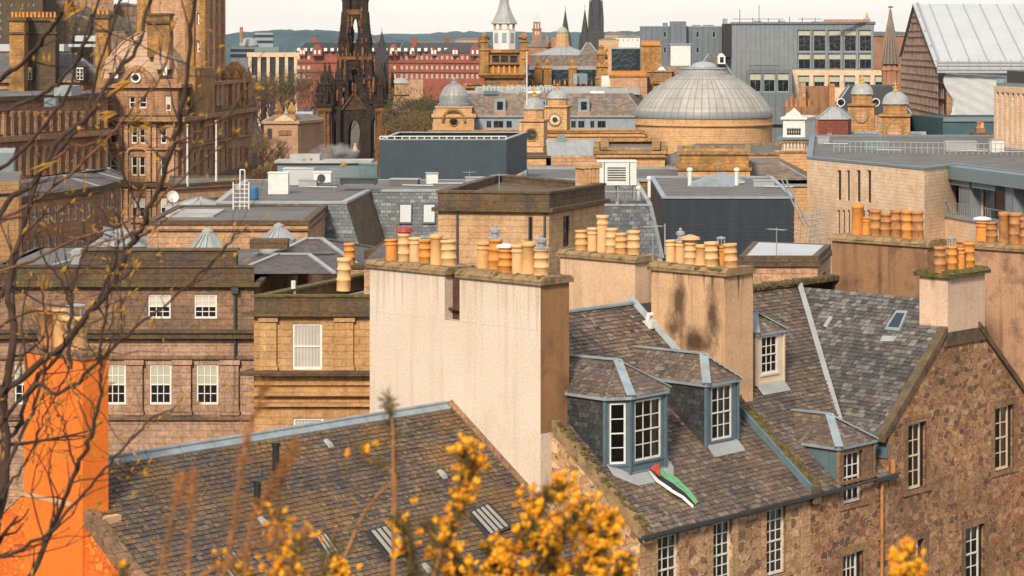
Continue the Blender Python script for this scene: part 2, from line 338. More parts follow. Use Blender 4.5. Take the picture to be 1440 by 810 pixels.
def window(parent, pl, u0, u1, v0, v1, rec=.12, cols=2, rows=2, fw=.075, bw=.036, frame=None, glass=None, blind=0., curtain=None, clear=False, sash=True, sill=None, blindm=None, name='window', arch=False, label=None):
    w_, h_ = round(u1 - u0, 3), round(v1 - v0, 3); frame = frame or M['white']; glass = glass or M['glass']
    key = (w_, h_, cols, rows, fw, bw, frame.name, glass.name, blind, curtain, clear, sash, sill, arch, blindm.name if blindm else 0)
    if key not in WC:
        mb = MB(); t = .05
        mb.box(0, fw, -t, 0, 0, h_); mb.box(w_ - fw, w_, -t, 0, 0, h_); mb.box(fw, w_ - fw, -t, 0, 0, fw * 1.2); mb.box(fw, w_ - fw, -t, 0, h_ - fw, h_)
        if sash and rows > 1: mb.box(fw, w_ - fw, -t - .01, 0, h_ / 2 - fw * .35, h_ / 2 + fw * .35)
        for i in range(1, cols): x = fw + (w_ - 2 * fw) * i / cols; mb.box(x - bw / 2, x + bw / 2, -t * .7, 0, fw * 1.2, h_ - fw)
        for i in range(1, rows):
            if sash and i * 2 == rows: continue
            z = fw + (h_ - 2 * fw) * i / rows; mb.box(fw, w_ - fw, -t * .6, 0, z - bw / 2, z + bw / 2)
        if arch:
            n = 8; r = w_ / 2
            pts = [(r - r * math.cos(math.pi * k / n), 0, h_ - .02 + r * math.sin(math.pi * k / n)) for k in range(n + 1)]
            for a, b in zip(pts, pts[1:]): mb.bar((a[0], -t / 2, a[2]), (b[0], -t / 2, b[2]), t, fw)
        o0 = mb.build(name, frame, None); d = [('me', o0.data)]; bpy.data.objects.remove(o0)
        gm = MB(); gy = -.012
        zb = h_ * (1 - blind)
        if blind < 1 or clear: gm.poly((0, gy, 0), (w_, gy, 0), (w_, gy, zb if not clear else h_), (0, gy, zb if not clear else h_))
        if arch:
            n = 8; r = w_ / 2; gm.poly(*[(r - r * math.cos(math.pi * k / n), gy, h_ + r * math.sin(math.pi * k / n)) for k in range(n + 1)][::-1])
        if gm.v: o0 = gm.build('pane', glass, None); pane = o0.data; bpy.data.objects.remove(o0)
        else: pane = None
        bl = None
        if blind:
            b = MB(); by = gy if not clear else .06; b.poly((0, by, zb), (w_, by, zb), (w_, by, h_), (0, by, h_)); o0 = b.build('blind', blindm or M['blind'], None); bl = o0.data; bpy.data.objects.remove(o0)
        cu = None
        if curtain:
            b = MB(); spans = {'full': [(0, w_)], 'left': [(0, w_ * .3)], 'right': [(w_ * .68, w_)], 'both': [(0, w_ * .25), (w_ * .78, w_)], 'one': [(w_ * .45, w_)]}[curtain]
            for a, c in spans:
                n = max(6, int((c - a) / .035)); pp = [(a + (c - a) * k / n, .09 + .025 * math.sin(k * 2.1) + rnd.uniform(-.008, .008)) for k in range(n + 1)]
                for p, q in zip(pp, pp[1:]): b.poly((p[0], p[1], 0), (q[0], q[1], 0), (q[0], q[1], h_), (p[0], p[1], h_))
            o0 = b.build('curtain', M['curtain'], None); cu = o0.data; bpy.data.objects.remove(o0)
        si = None
        if sill:
            b = MB(); b.box(-.12, w_ + .12, -rec - .08, -rec * 0 - .06, -.14, -.001); o0 = b.build('sill', M[sill], None); si = o0.data; bpy.data.objects.remove(o0)
        WC[key] = (d[0][1], pane, bl, cu, si)
    me, pane, bl, cu, si = WC[key]; p = pl.p(u0, v0, -rec)
    o = mk(name, me, parent, p, pl.a)
    if label: o['label'] = label
    for nm, m_ in (('pane', pane), ('blind', bl), ('curtain', cu), ('sill', si)):
        if m_: mk(nm, m_, o)
    return o

def slates(O, U, V, poly, bw=.28, bh=.21, th=.032, seed=1, jit=1.):
    """individual slates on a plane: O eave corner, U along, V up the slope, poly in (u, v)"""
    r = random.Random(seed); O = Vector(O); U = Vector(U).normalized(); V = Vector(V).normalized(); Wn = U.cross(V).normalized()
    mb = MB(); vmin = min(p[1] for p in poly); vmax = max(p[1] for p in poly); v = vmin; row = 0
    while v < vmax:
        vm = min(v + bh * .5, vmax - 1e-3); xs = []
        for (a, b) in zip(poly, poly[1:] + poly[:1]):
            if (a[1] <= vm) != (b[1] <= vm): xs.append(a[0] + (b[0] - a[0]) * (vm - a[1]) / (b[1] - a[1]))
        xs.sort()
        for x0, x1 in zip(xs[::2], xs[1::2]):
            u = x0 - r.uniform(0, bw * .6) - (row % 2) * bw * .3
            while u < x1:
                wd = bw * r.uniform(.72, 1.25); a, b = max(u, x0), min(u + wd, x1) ; u += wd
                if b - a < .04 or r.random() < .005: continue
                g_ = .02; a += g_ / 2; b -= g_ / 2
                dv = r.uniform(-.012, .012) * jit; t0 = th * r.uniform(.8, 1.5); t1 = t0 * 1. + r.uniform(-.006, .01) * jit
                lo0 = v + dv + r.uniform(-.006, .006) * jit; lo1 = v + dv + r.uniform(-.006, .006) * jit; hi = v + bh * 1.08
                P = lambda uu, vv, ww: tuple(O + U * uu + V * vv + Wn * ww)
                i = len(mb.v)
                c_ = .02 + r.random() * .02
                mb.v += [P(a, lo0 + c_, t0), P(a + c_, lo0, t0), P(b - c_, lo1, t1), P(b, lo1 + c_, t1), P(b, hi, .004), P(a, hi, .004), P(a + c_, lo0, -.01), P(b - c_, lo1, -.01), P(a, lo0 + c_, -.01), P(b, lo1 + c_, -.01)]
                for q in ((0, 1, 2, 3, 4, 5), (6, 7, 2, 1), (8, 6, 1, 0), (7, 9, 3, 2)): mb.f.append(tuple(i + k for k in q)); mb.m.append(0)
        v += bh; row += 1
    return mb
M = {}
M['white'] = simple('white_paint', (.78, .75, .70), .45, var=.06, sc=5, dirt=(.35, .3, .24), damt=.3, bump=0)
M['cream'] = simple('cream_paint', (.72, .58, .42), .5, var=.06, dirt=(.4, .3, .2), damt=.3, bump=0)
M['bluepaint'] = simple('blue_grey_paint', (.105, .165, .195), .5, var=.15, sc=2.5, dirt=(.06, .08, .09), damt=.4, bump=.1)
M['glass'] = glassmat('dark_glass'); M['clear'] = clearglass('window_glass')
M['bluegl'] = glassmat('blue_glass', (.02, .035, .045))
M['curtain'] = simple('net_curtain', (.62, .57, .5), .9, var=.08, bump=0)
M['blind'] = simple('window_blind', (.55, .52, .45), .8, var=.08, bump=0)
M['greenblind'] = simple('green_blind', (.42, .44, .33), .8, var=.08, bump=0)
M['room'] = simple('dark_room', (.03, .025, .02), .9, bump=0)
M['lead'] = simple('lead_sheet', (.27, .325, .36), .42, var=.22, sc=1.8, dirt=(.18, .19, .18), damt=.5, bump=.25, bsc=5)
M['leadl'] = simple('pale_lead', (.33, .35, .35), .45, var=.18, sc=1.2, dirt=(.25, .24, .21), damt=.5, bump=.25, bsc=4)
M['leadroof'] = seamed('lead_roof', (.34, .355, .35), .6, .5, dirt=(.2, .19, .16), damt=.6)
M['black'] = simple('black_paint', (.02, .02, .022), .5, bump=0)
M['iron'] = simple('cast_iron', (.045, .05, .055), .6, var=.3, bump=.1)
M['galv'] = simple('galvanised_steel', (.42, .44, .45), .4, .5, var=.15)
M['whitemetal'] = simple('white_metal', (.68, .68, .65), .5, var=.1, dirt=(.4, .36, .3), damt=.3)
M['felt'] = simple('roof_felt', (.145, .14, .132), .9, var=.3, sc=.4, dirt=(.07, .06, .05), damt=.6, bump=.3, bsc=6)
M['paleroof'] = simple('pale_roof', (.42, .42, .40), .8, var=.2, sc=.5, dirt=(.2, .18, .15), damt=.6)
M['rib'] = simple('dome_ribs', (.30, .30, .29), .5)
M['mossy'] = simple('mossy_stone', (.13, .09, .05), .95, var=.5, sc=1.5, dirt=(.045, .035, .022), damt=.9, bump=.8, bsc=6)
M['mossyl'] = simple('lichen_stone', (.30, .20, .10), .95, var=.4, sc=2.5, dirt=(.08, .06, .03), damt=.9, bump=.9, bsc=7)
M['recess'] = simple('shade_brown_recess', (.10, .05, .025), .95, var=.5)  # dark brown put in for the shade inside the chimney slot
M['signwhite'] = simple('sign_white', (.50, .50, .47), .5, var=.03, bump=0)
M['moss'] = simple('moss', (.10, .085, .025), 1, var=.6, sc=4, dirt=(.28, .16, .03), damt=.5, bump=1, bsc=9)
M['harl'] = plaster('pale_harling', (.68, .575, .475), damt=.22, streak=.28, sc=.35, dirt=(.36, .23, .14), runs=(26.9, 5.5, .42))
M['harlside'] = plaster('stained_shaded_harling', (.33, .17, .075), damt=.8, streak=.6, sc=.6, dirt=(.12, .06, .03))  # stained, and coloured darker still for the side turned from the sun
M['harl2'] = plaster('sooty_harling', (.60, .38, .22), damt=.35, streak=.45, sc=.5, dirt=(.055, .03, .017), runs=(26.6, 2.5, .8), blobs=((10.2, 6.5, 25.0, .55, 1.6, .9), (10.2, 5.5, 23.4, 1.25, .8, .95), (10.2, 4.6, 24.7, .5, 1.7, .9), (10.2, 6.7, 23.9, .6, .7, .8), (10.2, 5.9, 22.5, .5, .7, .5)))
M['harl3'] = plaster('ochre_harling', (.62, .42, .27), damt=.35, streak=.5, sc=.5, dirt=(.15, .08, .04), runs=(27, 3, .8))
M['harl4'] = plaster('pink_harling', (.64, .46, .34), runs=(25.9, 1.8, .8), damt=.22, streak=.3, sc=.8, dirt=(.3, .16, .09))
M['brownharl'] = plaster('brown_render', (.30, .165, .085), damt=.9, streak=.7, sc=.7, dirt=(.07, .035, .02))
M['brownpink'] = plaster('worn_brown_render', (.46, .27, .165), damt=.85, streak=.75, sc=.8, dirt=(.085, .042, .025))
M['orange'] = plaster('orange_paint', (.82, .19, .018), damt=.55, streak=.4, sc=1.1, dirt=(.62, .12, .012), runs=(25.6, 2.2, .9))
M['rubble'] = rubble('brown_rubble', [(0.376, 0.194, 0.09), (0.295, 0.146, 0.069), (0.447, 0.249, 0.129), (0.34, 0.172, 0.077), (0.197, 0.103, 0.065), (0.492, 0.292, 0.163), (0.322, 0.138, 0.073), (0.411, 0.224, 0.12), (0.134, 0.082, 0.06), (0.358, 0.189, 0.103), (0.268, 0.129, 0.077), (0.429, 0.241, 0.12)], (.46, .275, .14), 2.5)
M['rubblel'] = rubble('pale_rubble', [(.52, .31, .165), (.60, .39, .22), (.48, .28, .14), (.42, .23, .11), (.24, .13, .08), (.64, .42, .25)], (.55, .36, .205), 1.7)
M['orangerub'] = rubble('painted_rubble', [(.85, .20, .02), (.80, .17, .016), (.88, .25, .03), (.76, .15, .014), (.70, .13, .012), (.85, .22, .02)], (.72, .15, .015), 3.0)
M['dress'] = ashlar('dressed_stone', (.60, .385, .21), .6, .42, .12, damt=.35, streak=.3)
M['dressd'] = ashlar('dark_dressed_stone', (.36, .215, .115), .6, .42, .12, damt=.6, streak=.5)
SLB = [(.115, .083, .062), (.085, .066, .055), (.135, .103, .077), (.10, .077, .066), (.06, .05, .045), (.175, .125, .08), (.09, .07, .06), (.12, .10, .088), (.105, .072, .052)]
M['slateA'] = slate('brown_slate', SLB, .85, (.27, .14, .03), dark=.7)
M['slateB'] = slate('warm_slate', [sc3(c, 1.25) for c in SLB] + [(.22, .19, .16)], .4, (.24, .13, .045), dark=.55)
SLG = [(.082, .075, .068), (.105, .098, .088), (.15, .145, .135), (.055, .055, .058), (.175, .168, .155), (.085, .08, .078), (.21, .20, .185), (.13, .105, .085)]
M['slateG'] = slate('grey_slate', SLG, .12, (.24, .17, .10), dark=.6)
M['slateD'] = slate('dark_slate', [(.03, .036, .042), (.045, .05, .055), (.022, .027, .033), (.06, .062, .064), (.036, .04, .04)], .18, (.07, .07, .035), dark=.5)
M['slateF'] = slate('far_slate', [(.10, .098, .105), (.13, .125, .125), (.085, .085, .09), (.16, .15, .145)], .3, (.16, .11, .06), isl=False)
M['slateFb'] = slate('far_blue_slate', [(.085, .105, .12), (.12, .14, .15), (.065, .08, .095), (.19, .21, .21), (.10, .115, .12)], .12, (.15, .12, .08), isl=False, bw=.4, bh=.28)
M['slateM'] = slate('far_brown_slate', [(.15, .12, .105), (.19, .16, .13), (.12, .105, .10), (.24, .19, .15)], .5, (.26, .15, .06), isl=False, bw=.6, bh=.4)
M['base'] = simple('slate_underlay', (.05, .042, .04), .9)
M['pot1'] = simple('buff_clay', (.66, .38, .15), .8, var=.12, sc=3, dirt=(.36, .17, .06), damt=.5)
M['pot2'] = simple('orange_clay', (.66, .27, .055), .8, var=.15, sc=3, dirt=(.3, .11, .03), damt=.5)
M['pot3'] = simple('terracotta_clay', (.47, .215, .075), .8, var=.2, sc=3, dirt=(.12, .055, .03), damt=.7)
M['pot4'] = simple('pale_clay', (.70, .43, .20), .8, var=.1, sc=3, dirt=(.45, .25, .12), damt=.4)
M['sandEb'] = simple('cream_stone', (.62, .40, .22), .9, dirt=(.3, .17, .08))
M['flagblack'] = simple('black_cloth', (.02, .02, .025), .9, bump=0); M['flagwhite'] = simple('white_cloth', (.75, .72, .68), .9, bump=0)
M['flaggreen'] = simple('green_cloth', (.12, .33, .17), .9, var=.15, bump=0); M['flagred'] = simple('red_cloth', (.48, .055, .04), .9, var=.15, bump=0)
M['blackplastic'] = simple('black_plastic', (.02, .02, .02), .5, bump=0)
M['redmetal'] = simple('red_metal', (.35, .05, .05), .5, bump=0)

# ---------------------------------------------------------------- chimney pots and stacks
POTC = {}
def pot_mesh(kind, h, r):
    mb = MB(); n = 16
    if kind == 'plain': pr = [(r, 0), (r * .98, h * .1), (r * .93, h * .72), (r * .93, h * .73), (r * 1.05, h * .75), (r * 1.05, h * .8), (r * .95, h * .82), (r * .95, h * .9), (r * 1.1, h * .92), (r * 1.1, h), (r * .85, h), (r * .82, h * .85), (.02, h * .8)]
    elif kind == 'banded': pr = [(r * 1.02, 0), (r, h * .3), (r * 1.06, h * .31), (r * 1.06, h * .37), (r * .98, h * .38), (r * .96, h * .62), (r * 1.05, h * .63), (r * 1.05, h * .69), (r * .95, h * .7), (r * .95, h * .88), (r * 1.08, h * .9), (r * 1.08, h), (r * .85, h), (r * .82, h * .85), (.02, h * .8)]
    elif kind == 'taper': pr = [(r * 1.12, 0), (r * 1.1, h * .06), (r * .98, h * .12), (r * .82, h * .84), (r * .98, h * .87), (r * .98, h * .95), (r * .88, h * .97), (r * .88, h), (r * .7, h), (r * .66, h * .85), (.02, h * .8)]
    else: pr = [(r, 0), (r, h * .86), (r * 1.1, h * .88), (r * 1.1, h), (r * .85, h), (r * .8, h * .85), (.02, h * .8)]
    mb.lathe(0, 0, pr, n, close=False); return mb
def pot(parent, x, y, z, kind='plain', h=1., r=.25, m='pot1', top=None, label=None):
    key = (kind, round(h, 2), round(r, 2), m)
    if key not in POTC:
        o = pot_mesh(kind, key[1], key[2]).build('chimney_pot', M[m]); POTC[key] = o.data; bpy.data.objects.remove(o)
        for p in POTC[key].polygons: p.use_smooth = abs(p.normal.z) < .5
    o = mk('chimney_pot', POTC[key], parent, (x, y, z)); o.rotation_euler = (rnd.gauss(0, .018), rnd.gauss(0, .022), rnd.uniform(0, 6))
    if label: o['label'] = label
    if top: # a cowl or cap fitted on the pot: merged into one mesh with the pot
        mb = MB(); mm = 'galv'
        if top == 'flat': mb.lathe(x, y, [(r * .9, z + h), (r * .9, z + h + .05), (r * 1.35, z + h + .08), (r * 1.3, z + h + .16), (r * .5, z + h + .22)], 14); mm = 'whitemetal'
        if top == 'cowl': mb.lathe(x, y, [(r * 1.1, z + h), (r * .55, z + h + .08), (r * .55, z + h + .22), (r * .8, z + h + .24), (r * .8, z + h + .36), (r * .3, z + h + .42), (r * .3, z + h + .52), (.02, z + h + .55)], 12)
        if top == 'cage':
            for k in range(8): t = k * math.pi / 4; mb.tube((x + r * .7 * math.cos(t), y + r * .7 * math.sin(t), z + h), (x + r * .7 * math.cos(t), y + r * .7 * math.sin(t), z + h + .3), .02, n=4)
            mb.lathe(x, y, [(r * .85, z + h + .3), (r * .85, z + h + .35), (.02, z + h + .4)], 12)
        if top == 'mush': mb.lathe(x, y, [(r * .7, z + h), (r * .7, z + h + .1), (r * 1.6, z + h + .14), (r * 1.5, z + h + .24), (r * .4, z + h + .34)], 14); mm = m
        if top == 'red': mb.lathe(x, y, [(r * 1.0, z + h), (r * 1.45, z + h + .05), (r * 1.35, z + h + .2), (r * .9, z + h + .26)], 14); mm = 'redmetal'
        mb.build('cowl', M[mm], parent, smooth=False)
    return o
def cap_mb(x0, x1, y0, y1, z, ov=.14, h=.3, seed=1):
    """rough weathered cap: a slab with a worn edge and sloping haunching"""
    r = random.Random(seed); mb = MB()
    mb.box(x0 - ov, x1 + ov, y0 - ov, y1 + ov, z, z + h * .45)
    L = max(x1 - x0, y1 - y0); n = max(3, int(L / .45)); alongx = (x1 - x0) > (y1 - y0)
    for k in range(n):
        a, b = k / n, (k + 1) / n - .004; hh = h * r.uniform(.9, 1.12); e = r.uniform(.0, .05)
        if alongx: xa, xb, ya, yb = x0 - ov + (x1 - x0 + 2 * ov) * a, x0 - ov + (x1 - x0 + 2 * ov) * b, y0 - ov - e, y1 + ov + e
        else: xa, xb, ya, yb = x0 - ov - e, x1 + ov + e, y0 - ov + (y1 - y0 + 2 * ov) * a, y0 - ov + (y1 - y0 + 2 * ov) * b
        s = .22
        t = ((xa, ya + s), (xb, ya + s), (xb, yb - s), (xa, yb - s)) if alongx else ((xa + s, ya), (xb - s, ya), (xb - s, yb), (xa + s, yb))
        zb = z + h * .452
        mb.hexa([(xa, ya, zb), (xb, ya, zb), (xb, yb, zb), (xa, yb, zb)] + [(p[0], p[1], z + hh) for p in t])
    return mb
# ---------------------------------------------------------------- the near row of tenements
RZ = R(46.7); EX, EY = 4.78, 85.0
N = Fr(EX, EY, RZ)
PIT = .78; EZ = 17.8; RY = 8.89; RIDGE = EZ + PIT * RY
def dressing(mb, pl, u0, u1, v0, v1, t=.2, pr=.012, sill=.16, lint=.3):
    pl.box(mb, u0 - t, u0, v0, v1, -.1, pr); pl.box(mb, u1, u1 + t, v0, v1, -.1, pr)
    pl.box(mb, u0 - t - .05, u1 + t + .05, v1, v1 + lint, -.1, pr + .003); pl.box(mb, u0 - t, u1 + t, v0 - sill, v0, -.1, pr + .05)

# house B: the harled gable, two blue dormers, three tall windows
hb = thing('tenement_house', 'tenement with blue-grey slated dormers and the big blank pale harled chimney gable', 'house', (EX, EY, 0), RZ)
pl = Pl((0, 0)); holes = [(1.04, 2.31, 14.75, 17.4), (4.4, 5.61, 14.75, 17.4), (7.82, 9.1, 14.75, 17.4), (1.04, 2.31, 11, 13.4), (4.4, 5.61, 11, 13.4), (7.82, 9.1, 11, 13.4)]
mb = MB(); facade(mb, pl, 0, 10.8, 0, 17.72, holes, .26, back=False)
mb.poly((0, 4.45, 0), (0, 0, 0), (0, 0, 17.7), (0, 4.45, 17.7 + 4.45 * PIT)); mb.poly((0, 0, 17.7), (0, 0, 17.7), (0, 4.45, 17.7 + 4.45 * PIT))
mb.poly((10.8, 0, 0), (10.8, 17.78, 0), (10.8, 17.78, 17.7), (10.8, RY, RIDGE - .1), (10.8, 0, 17.7))
mb.poly((10.8, 17.78, 0), (0, 17.78, 0), (0, 17.78, 17.7), (10.8, 17.78, 17.7))
mb.build('wall', M['rubblel'], hb)
mb = MB()
for h in holes: mb = MB(); dressing(mb, pl, *h, t=.36, lint=.3 if h[3] < 17 else .28); mb.build('window_dressing', M['dress'], hb)
mb = MB()
mb.box(0, .6, -.02, 0, 0, 17.6); mb.build('quoins', M['dress'], hb); mb = MB(); mb.box(10.15, 10.78, -.02, 0, 12, 17.6)
mb.build('quoins', M['dress'], hb)
mb = MB()
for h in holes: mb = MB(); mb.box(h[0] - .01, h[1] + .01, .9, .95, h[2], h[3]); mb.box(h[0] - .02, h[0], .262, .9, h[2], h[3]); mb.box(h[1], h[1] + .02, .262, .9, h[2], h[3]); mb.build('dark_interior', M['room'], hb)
for i, h in enumerate(holes): window(hb, pl, *h, rec=.2, cols=3 if i != 0 else 3, rows=6, fw=.09, bw=.042, clear=True, glass=M['clear'], curtain=['both', 'right', 'one', None, None, None][i])
# harled chimney gable
CX0, CX1, CY0, CY1, CT = -.65, .99, 4.45, 14.04, 26.72
mb = MB(); mb.box(CX0, CX1, CY0, 8.82, 24.95, CT); mb.box(CX0 + .004, CX1, 9.66, CY1, 24.95, CT + .04); mb.box(CX0, CX1 - .001, CY0, CY1, 8, 24.945)

ch = mb.build('chimney', M['harl'], hb)
mb = MB(); mb.box(CX0 + .003, CX1 + .004, CY0 - .006, CY0 - .003, 21, CT - .01); mb.build('stained_shaded_side', M['harlside'], ch); mb = MB()  # thin sheet: stains, with the side's shade in its colour
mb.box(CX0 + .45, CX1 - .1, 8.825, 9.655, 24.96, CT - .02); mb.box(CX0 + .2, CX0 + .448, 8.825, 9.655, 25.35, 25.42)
mb.build('darkened_recess', M['recess'], ch)  # slot lining, its shade given by the dark colour
cap_mb(CX0, CX1, CY0, 8.82, CT, seed=3).build('cap', M['mossyl'], ch); cap_mb(CX0 + .02, CX1, 9.66, CY1, CT + .04, seed=4).build('cap', M['mossyl'], ch)
cz = CT + .27
for px, kd, h, r, m, top in [(552, 'plain', .95, .26, 'pot2', None), (569, 'banded', 1.25, .26, 'pot4', 'red'), (584, 'plain', 1.1, .25, 'pot4', None), (598, 'banded', 1.05, .26, 'pot2', None), (613, 'taper', 1.3, .27, 'pot1', None), (631, 'banded', 1.1, .31, 'pot4', None)]:
    x, y, _ = N.x(px, 370, .17); pot(ch, x + rnd.uniform(-.05, .05), y, cz - .03, kd, h, r, m, top)
for px, kd, h, r, m, top, dx in [(680, 'plain', 1.1, .27, 'pot1', None, .35), (696, 'banded', 1.3, .27, 'pot2', 'cowl', .3), (711, 'banded', .95, .29, 'pot2', 'flat', -.1), (729, 'plain', 1.15, .27, 'pot4', None, 0), (743, 'taper', 1.3, .29, 'pot1', None, 0), (761, 'banded', 1.1, .29, 'pot4', 'cowl', -.05)]:
    x, y, _ = N.x(px, 375, .1 + dx); pot(ch, x, y, cz - .03, kd, h, r, m, top)
# roof
U, V = Vector((1, 0, 0)), Vector((0, 1, PIT)).normalized(); K = math.hypot(1, PIT)
rf = MB()
rf.poly((0, -.15, EZ - .117), (10.8, -.15, EZ - .117), (10.8, RY, RIDGE), (0, RY, RIDGE)); rf.poly((0, RY, RIDGE), (10.8, RY, RIDGE), (10.8, 17.9, EZ - .1), (0, 17.9, EZ - .1))
rf = rf.build('roof', M['base'], hb)
def vof(y): return (y + .18) * K
slates((0, -.18, EZ - .14), U, V, [(.35, 0), (10.65, 0), (10.65, vof(4.2)), (10.2, vof(4.2)), (10.2, vof(RY)), (.99, vof(RY)), (.99, vof(4.45)), (.35, vof(4.45))], seed=2).build('slates', M['slateB'], rf)
sk = MB()   # mossy skew coping on the gable side
def skew(mb, x0, x1, y0, y1, h=.22, lo=-.5):
    n = max(2, int((y1 - y0) / .8))
    for k in range(n):
        a, b = y0 + (y1 - y0) * k / n, y0 + (y1 - y0) * (k + 1) / n - .015; j = rnd.uniform(-.012, .02)
        za, zb = EZ + PIT * a, EZ + PIT * b
        mb.hexa([(x0, a, za + lo), (x1, a, za + lo), (x1, b, zb + lo), (x0, b, zb + lo), (x0 + .02, a, za + h + j), (x1, a, za + h - .05 + j), (x1, b, zb + h - .05 + j), (x0 + .02, b, zb + h + j)])
skew(sk, -.06, .42, -.25, 4.44, .2, -.25); sk.build('skew_coping', M['mossyl'], hb)
lf = MB(); lf.box(.99, 10.25, RY - .13, RY + .13, RIDGE + .02, RIDGE + .09); lf.tube((.99, RY, RIDGE + .09), (10.2, RY, RIDGE + .09), .07)
for a, b in ((3.9, RY + .2),):
    for xx in (10.12,): lf.hexa([(xx - .12, a, EZ + PIT * a + .04), (xx + .07, a, EZ + PIT * a + .04), (xx + .07, b, EZ + PIT * b + .04), (xx - .12, b, EZ + PIT * b + .04), (xx - .12, a, EZ + PIT * a + .07), (xx + .07, a, EZ + PIT * a + .3), (xx + .07, b, EZ + PIT * b + .3), (xx - .12, b, EZ + PIT * b + .07)])
a, b = -.2, 3.93
l2 = MB(); l2.hexa([(10.56, a, EZ + PIT * a + .05), (10.63, a, EZ + PIT * a + .05), (10.63, b, EZ + PIT * b + .05), (10.56, b, EZ + PIT * b + .05), (10.58, a, EZ + PIT * a + .38), (10.63, a, EZ + PIT * a + .42), (10.63, b, EZ + PIT * b + .42), (10.58, b, EZ + PIT * b + .38)]); l2.build('skew_flashing', M['bluepaint'], hb)
lf.build('lead_flashing', M['lead'], hb)
gt = MB(); gt.box(-.1, 12.4, -.32, -.16, EZ - .26, EZ - .12); gt.box(-.1, 12.4, -.17, 0, EZ - .34, EZ - .24); gt.build('gutter', M['iron'], hb)
# vents
v = MB(); p = N.roof(910, 452, EZ, PIT); v.tube((p[0], p[1], p[2]), (p[0], p[1] - .1, p[2] + .35), .1, n=10); v.tube((p[0], p[1] - .1, p[2] + .3), (p[0] + .5, p[1] - .25, p[2] + .32), .09, n=10)
v.box(p[0] - .3, p[0] + .5, p[1] - .5, p[1] + .3, p[2] - .25, p[2] + .05); v.build('flue_pipe', M['whitemetal'], rf)

